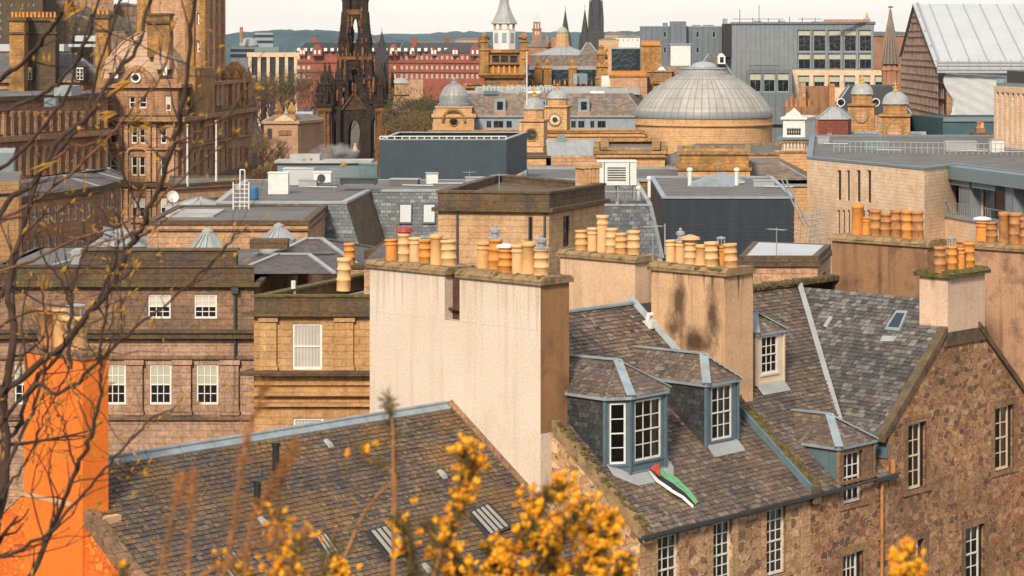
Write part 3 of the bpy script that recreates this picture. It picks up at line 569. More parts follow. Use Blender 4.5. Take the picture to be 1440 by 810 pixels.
def dormer(parent, pts, zb, ze, apex, ridge_end, cheek_y, fm, roofm, wins, ov=.14, name='dormer', cheekm=None, lead='lead', sl=True):
    """pts: plan of the front from left to right; the cheeks run back from its ends"""
    mb = MB(); P = pts; L = P[0]; Rr = P[-1]
    D = thing_part(name, parent)
    # blue timber front with openings
    fb = MB()
    for (a, b), wl in zip(zip(P, P[1:]), wins):
        u = (b[0] - a[0], b[1] - a[1]); ln = math.hypot(*u); q = Pl(a, u)
        hs = [(w_[0], w_[1], w_[2], w_[3]) for w_ in wl]; facade(fb, q, 0, ln, zb, ze, hs, .1)
        for w_ in wl:
            if w_[4] is None: continue
            window(D, q, *w_[:4], rec=.07, fw=.07, bw=.036, clear=True, glass=M['clear'], **w_[4])
            q.box(fb, w_[0] - .1, w_[1] + .1, w_[2] - .09, w_[2] - .02, -.05, .05)
        q.box(fb, 0, ln, ze - .12, ze, .002, .06); q.box(fb, .0, ln, zb - .02, zb + .12, .002, .05)
    for p in P: fb.box(p[0] - .06, p[0] + .06, p[1] - .06, p[1] + .06, zb, ze)
    fb.build('timber_front', fm, D)
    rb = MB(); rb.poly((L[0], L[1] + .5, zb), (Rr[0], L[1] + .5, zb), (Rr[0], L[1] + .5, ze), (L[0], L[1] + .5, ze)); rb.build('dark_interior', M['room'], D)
    # cheeks
    cy = cheek_y
    c = slates((L[0], cy, zb - .6), Vector((0, -1, 0)), Vector((0, 0, 1)), [(0, 0), (cy - L[1], 0), (cy - L[1], ze - zb + .6), (0, ze - zb + .6)], bh=.2, bw=.26, th=.018, seed=9) if sl else MB()
    c.box(L[0] + .02, L[0] + .1, L[1], cy, zb - .6, ze); c.build('cheek', cheekm or M['slateD'], D)
    c = MB(); c.box(Rr[0] - .1, Rr[0], Rr[1], cy, zb - .6, ze); c.build('cheek', cheekm or M['slateD'], D)
    # roof
    A = Vector(apex); RE = Vector(ridge_end); e = []
    cx = sum(p[0] for p in P) / len(P); cyy = L[1] + 1
    for p in P:
        d = Vector((p[0] - cx, p[1] - cyy)).normalized(); e.append(Vector((p[0] + d.x * ov * 1.3, p[1] + d.y * ov * 1.3, ze)))
    lb = Vector((e[0].x, cy + .3, ze)); rbk = Vector((e[-1].x, cy + .3, ze))
    faces = [[lb, e[0], A, RE], [e[-1], rbk, RE, A]] + [[a, b, A] for a, b in zip(e, e[1:])]
    sb = MB(); under = MB()
    for k, fc in enumerate(faces):
        nrm = (fc[1] - fc[0]).cross(fc[2] - fc[0]).normalized(); uu = (fc[1] - fc[0]).normalized(); vv = nrm.cross(uu)
        under.poly(*[q - nrm * .02 for q in fc]); under.poly(*[q - nrm * .03 - Vector((0, 0, .05)) for q in fc][::-1])
        s_ = slates(fc[0], uu, vv, [((q - fc[0]).dot(uu), (q - fc[0]).dot(vv)) for q in fc], bh=.2, bw=.26, th=.02, seed=20 + k)
        i = len(sb.v); sb.v += s_.v; sb.f += [tuple(j + i for j in f) for f in s_.f]; sb.m += s_.m
    for a, b in zip([lb] + e + [rbk], e + [rbk]) : under.hexa([a - Vector((0, 0, .12)), b - Vector((0, 0, .12)), b * .97 + A * .03 - Vector((0, 0, .12)), a * .97 + A * .03 - Vector((0, 0, .12)), a, b, b * .97 + A * .03, a * .97 + A * .03])
    r_ = under.build('dormer_roof', M['lead'], D); sb.build('dormer_slates', roofm, D)
    ld = MB()
    up = Vector((0, 0, .05)); ld.bar(RE + up, A + up, .28, .06)
    hips = [e[0], e[-1]] if len(e) < 3 else [e[1] if len(e) > 3 else e[0], e[-1]]
    for h_ in hips: ld.bar(h_ + up, A + up, .36, .05)
    ld.build('lead_ridge', M[lead], D)
    # lead apron at the foot
    ap = MB(); y0 = min(p[1] for p in P)
    for (a, b) in zip(P, P[1:]):
        if y0 < .3: continue
        f = lambda q, dy: (q[0], q[1] - dy, EZ + PIT * (q[1] - dy) + .06)
        ap.poly(f(a, .42), f(b, .42), (b[0], b[1], EZ + PIT * b[1] + .16), (a[0], a[1], EZ + PIT * a[1] + .16))
    if ap.v: ap.build('lead_apron', M['leadl'], D)
    return D
def thing_part(name, parent, loc=None):
    o = mk(name, None, parent, loc); o.empty_display_size = .3; return o
dormer(hb, [(.9, 2.5), (1.72, 1.95), (3.85, 1.95), (4.35, 2.35)], 19.35, 22.45, (2.55, 3.3, 23.6), (2.55, 7.2, 23.5), 6.2, M['bluepaint'], M['slateB'],
       [[(.17, .82, 19.85, 22.2, dict(cols=1, rows=4))], [(.28, 1.87, 19.88, 22.22, dict(cols=3, rows=4, curtain='right'))], [(.1, .54, 19.9, 22.2, dict(cols=1, rows=2))]])
dormer(hb, [(7.0, 2.4), (9.05, 2.4)], 19.6, 22.3, (8.02, 3.35, 23.3), (8.02, 7.1, 23.25), 6.0, M['bluepaint'], M['slateB'],
       [[(.33, 1.66, 19.95, 22.15, dict(cols=3, rows=4, curtain='one'))]])
# sooty chimney on the party wall with its skew running down to the gutter
mb = MB(); mb.box(10.2, 12.1, 3.93, 7.95, 20.6, 26.3)
c2 = mb.build('chimney', M['harl2'], hb, ); cap_mb(10.2, 11.95, 3.93, 7.95, 26.3, seed=6).build('cap', M['mossyl'], c2)
mo = MB()
for k in range(9): mo.lathe(10.15 + rnd.random() * .25, 4 + rnd.random() * 1.6, [(.16, 26.5), (.13, 26.57), (.05, 26.61)], 7)
mo.build('moss_clumps', M['moss'], c2)
for px, kd, h, r, m, top, dx in [(944, 'plain', 1.0, .24, 'pot4', None, 0), (957, 'plain', 1.0, .24, 'pot4', 'cowl', .1), (971, 'banded', .95, .26, 'pot4', 'mush', 0), (986, 'taper', .9, .27, 'pot1', None, 0), (1001, 'banded', 1.05, .28, 'pot4', None, 0), (1014, 'plain', .85, .24, 'pot2', 'cage', .6), (1030, 'banded', 1.05, .28, 'pot1', None, -.1)]:
    x, y, _ = N.x(px, 355, 11. + dx); pot(c2, x, max(4.15, min(7.7, y)), 26.55, kd, h, r, m, top)

# the flag lying on the slates under the first dormer
flg = thing('flag', 'red, black, white and green flag draped over the slates below the bay dormer', 'flag', (EX, EY, 0), RZ)
def froof(px, py, up=.12):
    p = N.roof(px, py, EZ, PIT); return Vector((p[0], p[1] - .05, p[2] + up))
rowsF = [[(898, 652), (903, 657), (905, 662), (909, 668)], [(905, 668), (911, 672), (914, 676), (921, 678)], [(912, 673), (917, 676), (919, 667), (916, 655)]]
A_ = [(899, 652), (906, 663), (921, 679.5), (941, 695.5), (959, 706), (973, 715.5)]    # lower edge (white under black)
B_ = [(901, 650), (909, 661), (924, 676), (943, 692), (960, 703), (974, 713)]
C_ = [(905, 651), (914, 662), (929, 673.5), (947, 687), (963, 700), (976, 712)]
D_ = [(920, 647), (926, 652), (940, 667), (955, 681), (970, 696), (981, 708)]
def strip(a, b, nm, m, ua=.1, ub=.1):
    mb = MB(); pa, pb = [froof(*q, up=ua + .05 * math.sin(i * 2.2)) for i, q in enumerate(a)], [froof(*q, up=ub + .06 * math.cos(i * 1.7)) for i, q in enumerate(b)]
    n = 6
    for i in range(len(a) - 1):
        for s in range(n):
            t0, t1 = s / n, (s + 1) / n
            w_ = lambda p, q, t: p.lerp(q, t) + Vector((0, 0, .03 * math.sin(t * 6.28 * 2 + i)))
            mb.poly(w_(pa[i], pb[i], t0), w_(pa[i + 1], pb[i + 1], t0), w_(pa[i + 1], pb[i + 1], t1), w_(pa[i], pb[i], t1))
    mb.build(nm, M[m], flg, smooth=True)
strip(A_, B_, 'white_stripe', 'flagwhite'); strip(B_, C_, 'black_stripe', 'flagblack', .11, .13); strip(C_, D_, 'green_stripe', 'flaggreen', .13, .12)
strip([(901, 652), (906, 659), (912, 665), (920, 673), (927, 679)], [(903, 650), (909, 656), (917, 658), (921, 651), (925, 659)], 'red_triangle', 'flagred', .2, .24)

# house CD: the rubble house with the cross gable
hc = thing('stone_house', 'brown rubble stone house with a cross gable, sash windows and small hipped dormers', 'house', (EX, EY, 0), RZ)
GX0, GX1, GZ = 16.4, 27.9, 19.6; GM = .855; GAX = (GX0 + GX1) / 2; GAZ = GZ + GM * (GX1 - GX0) / 2
holes = [(13.1, 14.49, 16.85, 18.98), (13.05, 14.55, 12.3, 14.75), (17.91, 19.35, 16.75, 19.6), (17.53, 19.18, 12.0, 14.52), (24.95, 26.6, 16.6, 19.5), (22.5, 24.1, 11.9, 14.43)]
hw = holes
mb = MB(); facade(mb, pl, 10.8, GX0, 0, 17.72, [(13.1, 14.49, 16.85, 17.72)] + holes[1:2], .26); facade(mb, pl, GX0, GX1, 0, GZ, [(17.91, 19.35, 16.75, GZ - .001)] + holes[3:], .26)
mb.poly((GX0, 0, GZ), (GX1, 0, GZ), (GAX, 0, GAZ))
mb.poly((GX0, 14, 0), (GX0, 0, 0), (GX0, 0, GZ), (GX0, 14, GZ)); mb.poly((GX1, 0, 0), (GX1, 14, 0), (GX1, 14, GZ), (GX1, 0, GZ))
mb.build('wall', M['rubble'], hc)
mb = MB()
for i, h in enumerate(holes): mb = MB(); dressing(mb, pl, *h, t=.34, lint=.32 if i else .1, sill=.2); mb.build('window_dressing', M['dressd'], hc)
mb = MB()
mb.box(GX0 - .001, GX0 + .45, -.03, -.002, 15.6, GZ - .2); mb.build('quoins', M['dressd'], hc)
mb = MB()
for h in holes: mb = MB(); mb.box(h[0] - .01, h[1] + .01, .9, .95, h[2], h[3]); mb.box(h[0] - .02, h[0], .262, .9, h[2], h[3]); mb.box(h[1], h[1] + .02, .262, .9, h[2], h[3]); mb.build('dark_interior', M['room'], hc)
for i, h in enumerate(holes): window(hc, pl, h[0] + (.12 if i else .02), h[1] - (.3 if i else .02), h[2], h[3], rec=.2, cols=3 if i < 2 else 2, rows=4 if i else 4, fw=.10, bw=.045, blind=[0, .3, 0, .35, 0, .25][i], curtain=[None, 'left', 'both', None, 'right', None][i], clear=True, glass=M['clear'], frame=M['cream'] if i in (2, 4) else None)
for i, h in enumerate(holes[1:]):
    mb = MB(); pl.box(mb, h[0], h[0] + .12, h[2], h[3], -.25, -.18); pl.box(mb, h[1] - .3, h[1], h[2], h[3], -.25, -.18); mb.build('window_casing', M['black'] if i != 3 else M['room'], hc)
U2 = Vector((1, 0, 0)); cr_ = MB()
cr_.poly((10.8, -.15, EZ - .117), (12.7, -.15, EZ - .117), (12.7, 1.6, EZ + 1.6 * PIT), (15.35, 1.6, EZ + 1.6 * PIT), (15.35, -.15, EZ - .117), (GX0, -.15, EZ - .117), (GX0, 2.2, EZ + 2.2 * PIT), (GAX, RY, RIDGE), (10.8, RY, RIDGE)); cr_.poly((10.8, RY, RIDGE), (GX1 + 2, RY, RIDGE), (GX1 + 2, 17.9, EZ), (10.8, 17.9, EZ))
crf = cr_.build('roof', M['base'], hc)
yv = (GZ - EZ) / PIT
slates((0, -.18, EZ - .14), U, V, [(11.4, 0), (12.7, 0), (12.7, vof(1.6)), (15.35, vof(1.6)), (15.35, 0), (GX0 - .05, 0), (GX0 - .05, vof(yv)), (GAX - .35, vof(RY - .15)), (GAX, vof(RY)), (12.0, vof(RY)), (12.0, vof(4.)), (11.4, vof(4.))], seed=5).build('slates', M['slateB'], crf)
# cross wing roof: left slope (the one we see) and right slope
dg = MB(); dg.poly((GX0, 14, GZ), (GX0, 0, GZ), (GAX, 0, GAZ), (GAX, 14, GAZ)); dg.poly((GX1, 0, GZ), (GX1, 14, GZ), (GAX, 14, GAZ), (GAX, 0, GAZ)); drf = dg.build('cross_roof', M['base'], hc)
Ud, Vd = Vector((0, -1, 0)), Vector((1, 0, GM)).normalized(); Kd = math.hypot(1, GM); e0 = .2
yb = 8.7
slates((GX0 - e0, yb, GZ - e0 * GM), Ud, Vd, [(yb - yv + .35, 0), (yb - .25, 0), (yb - .25, (GAX - GX0 + e0) * Kd), (0, (GAX - GX0 + e0) * Kd)], bw=.31, bh=.225, seed=8).build('slates', M['slateG'], drf)
ld = MB(); ld.bar((GX0 - .1, yv + .1, EZ + PIT * yv + .07), (GAX - .2, RY - .2, RIDGE + .02), .25, .08, up=(-.4, -.4, .8)); ld.build('valley_lead', M['leadl'], hc)
ld = MB(); ld.box(GX0 - .34, GX0 - .2, .0, 2.4, GZ - .5, GZ - .16); ld.box(GX0 - .09, GX0 - .02, -.02, 2.1, GZ - 1.25, GZ - .5); ld.build('lead_gutter', M['bluepaint'], hc)
# thick mossy ridges
mo = MB(); k = 0
while k < 90:
    t = k / 90; x = 11.95 + (GAX + 9 - 11.95) * t; mo.box(x, x + .22, RY - .28 + rnd.uniform(-.05, .05), RY + .28, RIDGE - .06, RIDGE + .12 + rnd.random() * .1); k += 1
mo.build('mossy_ridge', M['mossy'], crf)
sk = MB()
skew(sk, 10.64, 11.15, -.3, 3.9, .42, -.3); sk.build('skew_coping', M['mossy'], hc)
for sx, gx in ((1, GX0), (-1, GX1)):
    sk = MB(); n = 9
    for k in range(n):
        a, b = (-.45 + 4.9 * k / n), (-.45 + 4.9 * (k + 1) / n - .02); f = lambda t, y, h: (gx + sx * t, y, GZ + GM * t + h)
        p = [f(a, -.13, -.12), f(b, -.13, -.12), f(b, .3, -.12), f(a, .3, -.12), f(a, -.13, .2), f(b, -.13, .2 + rnd.uniform(-.02, .03)), f(b, .3, .18), f(a, .3, .18)]
        sk.hexa(p)
    sk.build('skew_coping', M['mossy'], hc)
# gable chimney
mb = MB(); mb.box(20.97, 24.02, -.05, 1.42, 23.2, 25.7); g3 = mb.build('chimney', M['harl4'], hc)
mb = MB(); mb.hexa([(20.6, -.09, 22.7), (24.4, -.09, 22.7), (24.4, 1.5, 22.7), (20.6, 1.5, 22.7), (20.9, -.07, 23.3), (24.1, -.07, 23.3), (24.1, 1.45, 23.3), (20.9, 1.45, 23.3)]); mb.build('chimney_base', M['mossy'], g3)
cap_mb(20.97, 24.02, -.05, 1.42, 25.7, ov=.2, seed=12).build('cap', M['moss'], g3)
for px, kd, h, r, m, top, yy in [(1322, 'banded', 1.15, .26, 'pot3', None, .35), (1338, 'banded', 1.15, .24, 'pot2', 'cage', .3), (1350, 'plain', 1., .22, 'pot2', None, .3), (1363, 'banded', 1.2, .25, 'pot2', None, .3), (1352, 'plain', 1.2, .24, 'pot3', None, 1.1)]:
    x, y, _ = N.y(px, 370, yy); pot(g3, x, y, 25.9, kd, h, r, m, top)
# timber dormer at the wall head
dormer(hc, [(12.75, -.02), (15.3, -.02)], 17.73, 19.3, (14.0, 1.35, 20.35), (14.0, 3.6, 20.3), 2.2, M['dressd'], M['slateB'], [[(.35, 1.74, 17.735, 18.98, None)]], cheekm=M['bluepaint'], sl=False)
# white dormer high on the roof
dormer(hc, [(12.95, 4.45), (14.95, 4.45)], 21.35, 23.6, (13.95, 5.3, 24.4), (13.95, 8.5, 24.4), 7.6, M['cream'], M['slateB'], [[(.42, 1.58, 21.8, 23.42, dict(cols=3, rows=4))]], cheekm=M['lead'], sl=False)
gt = MB(); gt.box(12.4, 12.9, -.32, -.16, EZ - .26, EZ - .12); gt.box(15.1, GX0 + .3, -.32, -.16, EZ - .26, EZ - .12); gt.tube((12.3, -.24, EZ - .2), (16.9, -.24, EZ - .1), .06); gt.build('gutter', M['iron'], hc)
gt = MB(); gt.tube((15.75, -.12, 0), (15.75, -.12, 17.5), .07); gt.tube((16.55, -.14, 17.5), (16.55, -.14, 18.3), .11)
for z in (9, 12, 15): gt.box(15.6, 15.9, -.14, -.02, z, z + .08)
gt.build('downpipe', M['pot3'], hc)
# skylight and small leads on the grey slope
sl_ = MB()
def onD(px, py):    # pixel to the left slope of the cross roof
    rx, rz = (px - 720) / F, -(py - HY) / F; a0 = N._l(0, 0)[0]; k = rx * N.c + N.s
    t = (GZ + GM * (a0 - GX0) - CZ) / (rz - GM * k); a, b = N._l(rx * t, t); return Vector((a, b, CZ + rz * t))
c_ = [onD(1245, 466), onD(1266, 468), onD(1278, 440), onD(1262, 439)]; nn = Vector((-GM, 0, 1)).normalized()
sl_.hexa([p + nn * .0 for p in c_] + [p + nn * .14 for p in c_]); so_ = sl_.build('skylight', M['lead'], hc)
g_ = MB(); mid = sum(c_, Vector()) / 4; g_.poly(*[mid + (p - mid) * .72 + nn * .146 for p in c_]); g_.build('pane', M['bluegl'], so_)
sl_ = MB(); c_ = [onD(1238, 481), onD(1257, 481), onD(1262, 474), onD(1242, 473)]; sl_.hexa([p for p in c_] + [p + nn * .06 for p in c_]); c_ = [onD(1158, 460), onD(1163, 462), onD(1172, 447), onD(1167, 446)]; sl_.hexa([p for p in c_] + [p + nn * .08 for p in c_])
sl_.build('lead_patch', M['leadl'], drf)

# house A: lower brown roof in front, orange gable at its left end
AX1, AX0 = -.66, -18.9; AR, AZ, AM = 9.27, 21.63, .678; AE = AZ - AM * AR
ha = thing('low_house', 'lower house with a long brown mossy slate roof and bright orange painted gable end', 'house', (EX, EY, 0), RZ)
GXA = -19.85
mb = MB(); mb.poly((GXA, 18.5, 0), (GXA, 0, 0), (GXA, 0, AE), (GXA, AR, AZ), (GXA, 18.5, AE)); mb.build('gable_wall', M['orangerub'], ha)
mb = MB(); mb.poly((GXA, 0, 0), (AX1, 0, 0), (AX1, 0, AE), (GXA, 0, AE)); mb.poly((AX1, 18.5, 0), (GXA, 18.5, 0), (GXA, 18.5, AE), (AX1, 18.5, AE)); mb.build('wall', M['rubblel'], ha)
rf = MB(); rf.poly((GXA, -.2, AE - .14), (AX1, -.2, AE - .14), (AX1, AR, AZ), (GXA, AR, AZ)); rf.poly((GXA, AR, AZ), (AX1, AR, AZ), (AX1, 18.7, AE), (GXA, 18.7, AE)); rfa = rf.build('roof', M['base'], ha)
Va = Vector((0, 1, AM)).normalized(); Ka = math.hypot(1, AM)
slates((GXA, -.2, AE - .14), U, Va, [(.5, 0), (AX1 - GXA - .02, 0), (AX1 - GXA - .02, (AR + .2) * Ka), (.5, (AR + .2) * Ka)], bw=.30, bh=.215, th=.035, seed=11).build('slates', M['slateA'], rfa)
sk = MB(); n = 12
for k in range(n):
    a, b = -.3 + (7.9) * k / n, -.3 + 7.9 * (k + 1) / n - .02; za, zb = AE + AM * a, AE + AM * b; sk.hexa([(GXA - .06, a, za - .3), (GXA + .5, a, za - .3), (GXA + .5, b, zb - .3), (GXA - .06, b, zb - .3), (GXA - .06, a, za + .2), (GXA + .5, a, za + .18), (GXA + .5, b, zb + .18), (GXA - .06, b, zb + .2)])
sk.build('skew_coping', M['dressd'], ha)
sk = MB(); n = 14
for k in range(n):
    a, b = AR * k / n, AR * (k + 1) / n - .01; za, zb = AE + AM * a, AE + AM * b; sk.hexa([(AX1 - .2, a, za - .1), (AX1, a, za - .1), (AX1, b, zb - .1), (AX1 - .2, b, zb - .1), (AX1 - .2, a, za + .08), (AX1, a, za + .2), (AX1, b, zb + .2), (AX1 - .2, b, zb + .08)])
sk.build('mortar_fillet', M['dressd'], ha)
rg = MB(); n = 12
for k in range(n):
    a = AX0 + (AX1 - .25 - AX0) * k / n; b = AX0 + (AX1 - .25 - AX0) * (k + 1) / n - .03; z_ = AZ + .03 + rnd.uniform(-.008, .008)
    for s in (-1, 1): rg.hexa([(a, AR, z_), (b, AR, z_), (b, AR + s * .26, z_ - .19), (a, AR + s * .26, z_ - .19), (a, AR, z_ + .05), (b, AR, z_ + .05), (b, AR + s * .27, z_ - .14), (a, AR + s * .27, z_ - .14)])
    rg.tube((a, AR, z_ + .06), (b, AR, z_ + .06), .07)
rg.build('lead_ridge', M['lead'], ha)
mb = MB(); mb.box(GXA - .1, AX0, 7.35, 10.7, 17.5, 25.5); oc = mb.build('chimney', M['orange'], ha)
mb = MB(); mb.box(GXA - .17, AX0 + .05, 7.3, 10.75, 25.5, 25.75); mb.build('cap', M['dressd'], oc)
mb = MB(); mb.box(GXA - .13, GXA - .1, 7.8, 10.9, 20.55, 20.7); mb.box(GXA + .4, AX0 + .2, 6.9, 7.34, 19.9, 20.25); mb.build('stone_band', M['sandEb'], oc)
for px, kd, h, r, m, top in [(70, 'square', 1.25, .42, 'pot3', None), (88, 'square', 1.3, .3, 'pot1', None), (106, 'square', 1.15, .4, 'pot4', 'cage')]:
    x, y, _ = N.x(px, 500, (GXA + AX0) / 2); pot(oc, x, y, 25.7, kd, h, r, m, top)
def onA(px, py, h=0.):
    p = N.roof(px, py, AE, AM); return Vector(p)
na = Vector((0, -AM, 1)).normalized()
def skylight(pts, bars, label=None):
    c = [onA(*p) for p in pts]; mb = MB(); mb.hexa([p - na * .05 for p in c] + [p + na * .16 for p in c]); o = mb.build('skylight', M['iron'], ha)
    if label: o['label'] = label
    g = MB(); L = lambda u, v, h: (c[0].lerp(c[1], u)).lerp(c[3].lerp(c[2], u), v) + na * h
    g.poly(L(.07, .07, .165), L(.93, .07, .165), L(.93, .93, .165), L(.07, .93, .165)); g.build('pane', M['paleglass'], o)
    b = MB()
    for k in range(bars + 1): u = .07 + .86 * k / bars; b.hexa([L(u - .02, .05, .16), L(u + .02, .05, .16), L(u + .02, .95, .16), L(u - .02, .95, .16), L(u - .02, .05, .2), L(u + .02, .05, .2), L(u + .02, .95, .2), L(u - .02, .95, .2)])
    b.build('glazing_bar', M['black'], o)
g = G('pale_glass'); g.set('Base Color', (.34, .33, .28)); g.set('Roughness', .12); M['paleglass'] = g.m
skylight([(686, 759), (718, 745), (684, 710), (655, 724)], 4, 'barred skylight nearest the harled gable'); skylight([(545, 790), (583, 778), (548, 738), (513, 750)], 4, 'largest barred skylight')
skylight([(458, 788), (476, 781), (455, 752), (440, 759)], 3); skylight([(322, 822), (352, 812), (328, 778), (298, 788)], 4)
vp = MB()
for px, py, h, s in ((388, 663, .9, .13), (362, 722, 1., .12)):
    p = onA(px, py); vp.tube(p, p + Vector((0, 0, h)), s, n=12); vp.tube(p + Vector((0, 0, h)), p + Vector((0, 0, h + .15)), s * 1.25, n=12)
vp.build('vent_pipe', M['blackplastic'], rfa)
vp = MB()
for px, py in ((622, 668), (600, 800), (370, 735), (462, 625)):
    p = onA(px, py); vp = MB(); vp.hexa([p + Vector(q) for q in ((-.13, -.18, -.12), (.13, -.18, -.12), (.13, .18, .13), (-.13, .18, .13))] + [p + Vector(q) for q in ((-.09, -.12, .06), (.09, -.12, .06), (.07, .14, .2), (-.07, .14, .2))]); vp.build('lead_slate', M['leadl'], rfa)
pass

# stacks standing behind the ridge
def wallstack(name, label, cat, x0, x1, y0, y1, z0, zt, m, capm, pots, seed, group=None, pz=.25):
    t = thing(name, label, cat, (EX, EY, 0), RZ, group); mb = MB(); mb.box(x0, x1, y0, y1, z0, zt); mb.build('stack', m, t)
    cap_mb(x0, x1, y0, y1, zt, seed=seed).build('cap', capm, t)
    for px, kd, h, r, mm, top, dx in pots:
        x, y, _ = N.x(px, 340, (x0 + x1) / 2 + dx); pot(t, x, max(y0 + .1, min(y1 - .1, y)), zt + pz, kd, h, r, mm, top)
    return t
def ends(pl_, pr_, py, x0): a = N.x(pl_, py, x0); b = N.x(pr_, py, x0); return b[1], a[1], (a[2] + b[2]) / 2
x0 = 21.; y0, y1, zt = ends(788, 893, 365, x0 - 6.)
wallstack('chimney_stack', 'ochre harled chimney stack with six buff pots behind the first blue dormer roof', 'chimney', x0 - 6, x0 - 4.7, y0, y1, 0, zt, M['harl3'], M['mossyl'],
          [(818, 'banded', 1., .3, 'pot1', None, 0), (833, 'plain', 1.15, .24, 'pot4', None, 0), (847, 'plain', 1.75, .27, 'pot4', None, .2), (860, 'banded', 1.2, .28, 'pot4', None, 0), (874, 'banded', 1., .28, 'pot1', None, 0), (891, 'banded', 1.15, .29, 'pot4', None, 0)], 21)
y0, y1, zt = ends(1170, 1304, 343, 25.)
wallstack('chimney_stack', 'moss-streaked brown chimney stack with a yellow lichen cap and seven ochre pots', 'chimney', 25., 26.4, y0, y1, 0, zt, M['brownharl'], M['mossyl'],
          [(1206, 'square', 1.5, .28, 'pot2', None, 0), (1218, 'plain', .9, .22, 'pot2', None, .2), (1232, 'banded', 1.3, .27, 'pot3', None, 0), (1246, 'banded', 1.15, .27, 'pot3', None, 0), (1261, 'banded', 1.35, .26, 'pot3', None, 0), (1276, 'banded', 1.35, .27, 'pot2', None, 0), (1291, 'banded', 1.35, .27, 'pot3', None, 0)], 22)
y0, y1, zt = ends(1366, 1500, 354, 28.6)
wallstack('chimney_stack', 'tall worn brown chimney wall with smoke-blackened pots beyond the gable chimney', 'chimney', 28.6, 30.2, y0, y1, 0, zt, M['brownpink'], M['mossyl'],
          [(1349, 'banded', .9, .3, 'pot2', None, 0), (1381, 'plain', 1., .33, 'pot2', 'flat', 0), (1395, 'banded', 1., .27, 'pot3', None, 0), (1412, 'square', 1.5, .25, 'pot3', None, 0), (1428, 'banded', 1.5, .29, 'pot3', None, 0), (1443, 'banded', 1.3, .29, 'pot3', None, 0)], 23)

# moss tufts along copings, caps and eaves
def tufts(parent, pts, seed, s0=.05, s1=.13):
    r = random.Random(seed); mb = MB()
    for p in pts: s = r.uniform(s0, s1); mb.lathe(p[0], p[1], [(s, p[2] - .06), (s * .85, p[2] + s * .35), (s * .4, p[2] + s * .6)], 6, r.random())
    mb.build('moss_tufts', M['moss'], parent)['kind'] = 'stuff'
q = random.Random(44)
def lerpy(x, y): return (x, y, EZ + PIT * y + .22)
tufts(hb, [lerpy(q.uniform(0, .4), q.uniform(-.2, 4.4)) for _ in range(70)] + [(q.uniform(CX0, CX1), q.uniform(CY0, CY1), CT + .25) for _ in range(90)] + [(q.uniform(10.2, 12), q.uniform(3.9, 7.9), 26.52) for _ in range(50)], 1)
tufts(hc, [(q.uniform(10.7, 11.1), y, EZ + PIT * y + .4) for y in [q.uniform(-.3, 3.9) for _ in range(90)]] + [(q.uniform(12, 26), RY + q.uniform(-.3, .2), RIDGE + .12) for _ in range(150)], 2, .06, .16)
tufts(ha, [(q.uniform(GXA, GXA + .5), y, AE + AM * y + .17) for y in [q.uniform(0, 7.5) for _ in range(50)]] + [(q.uniform(AX0, AX1 - .3), y, AE + AM * y + .04) for y in [AR - abs(q.gauss(0, 1.2)) - .3 for _ in range(160)]], 3, .03, .08)
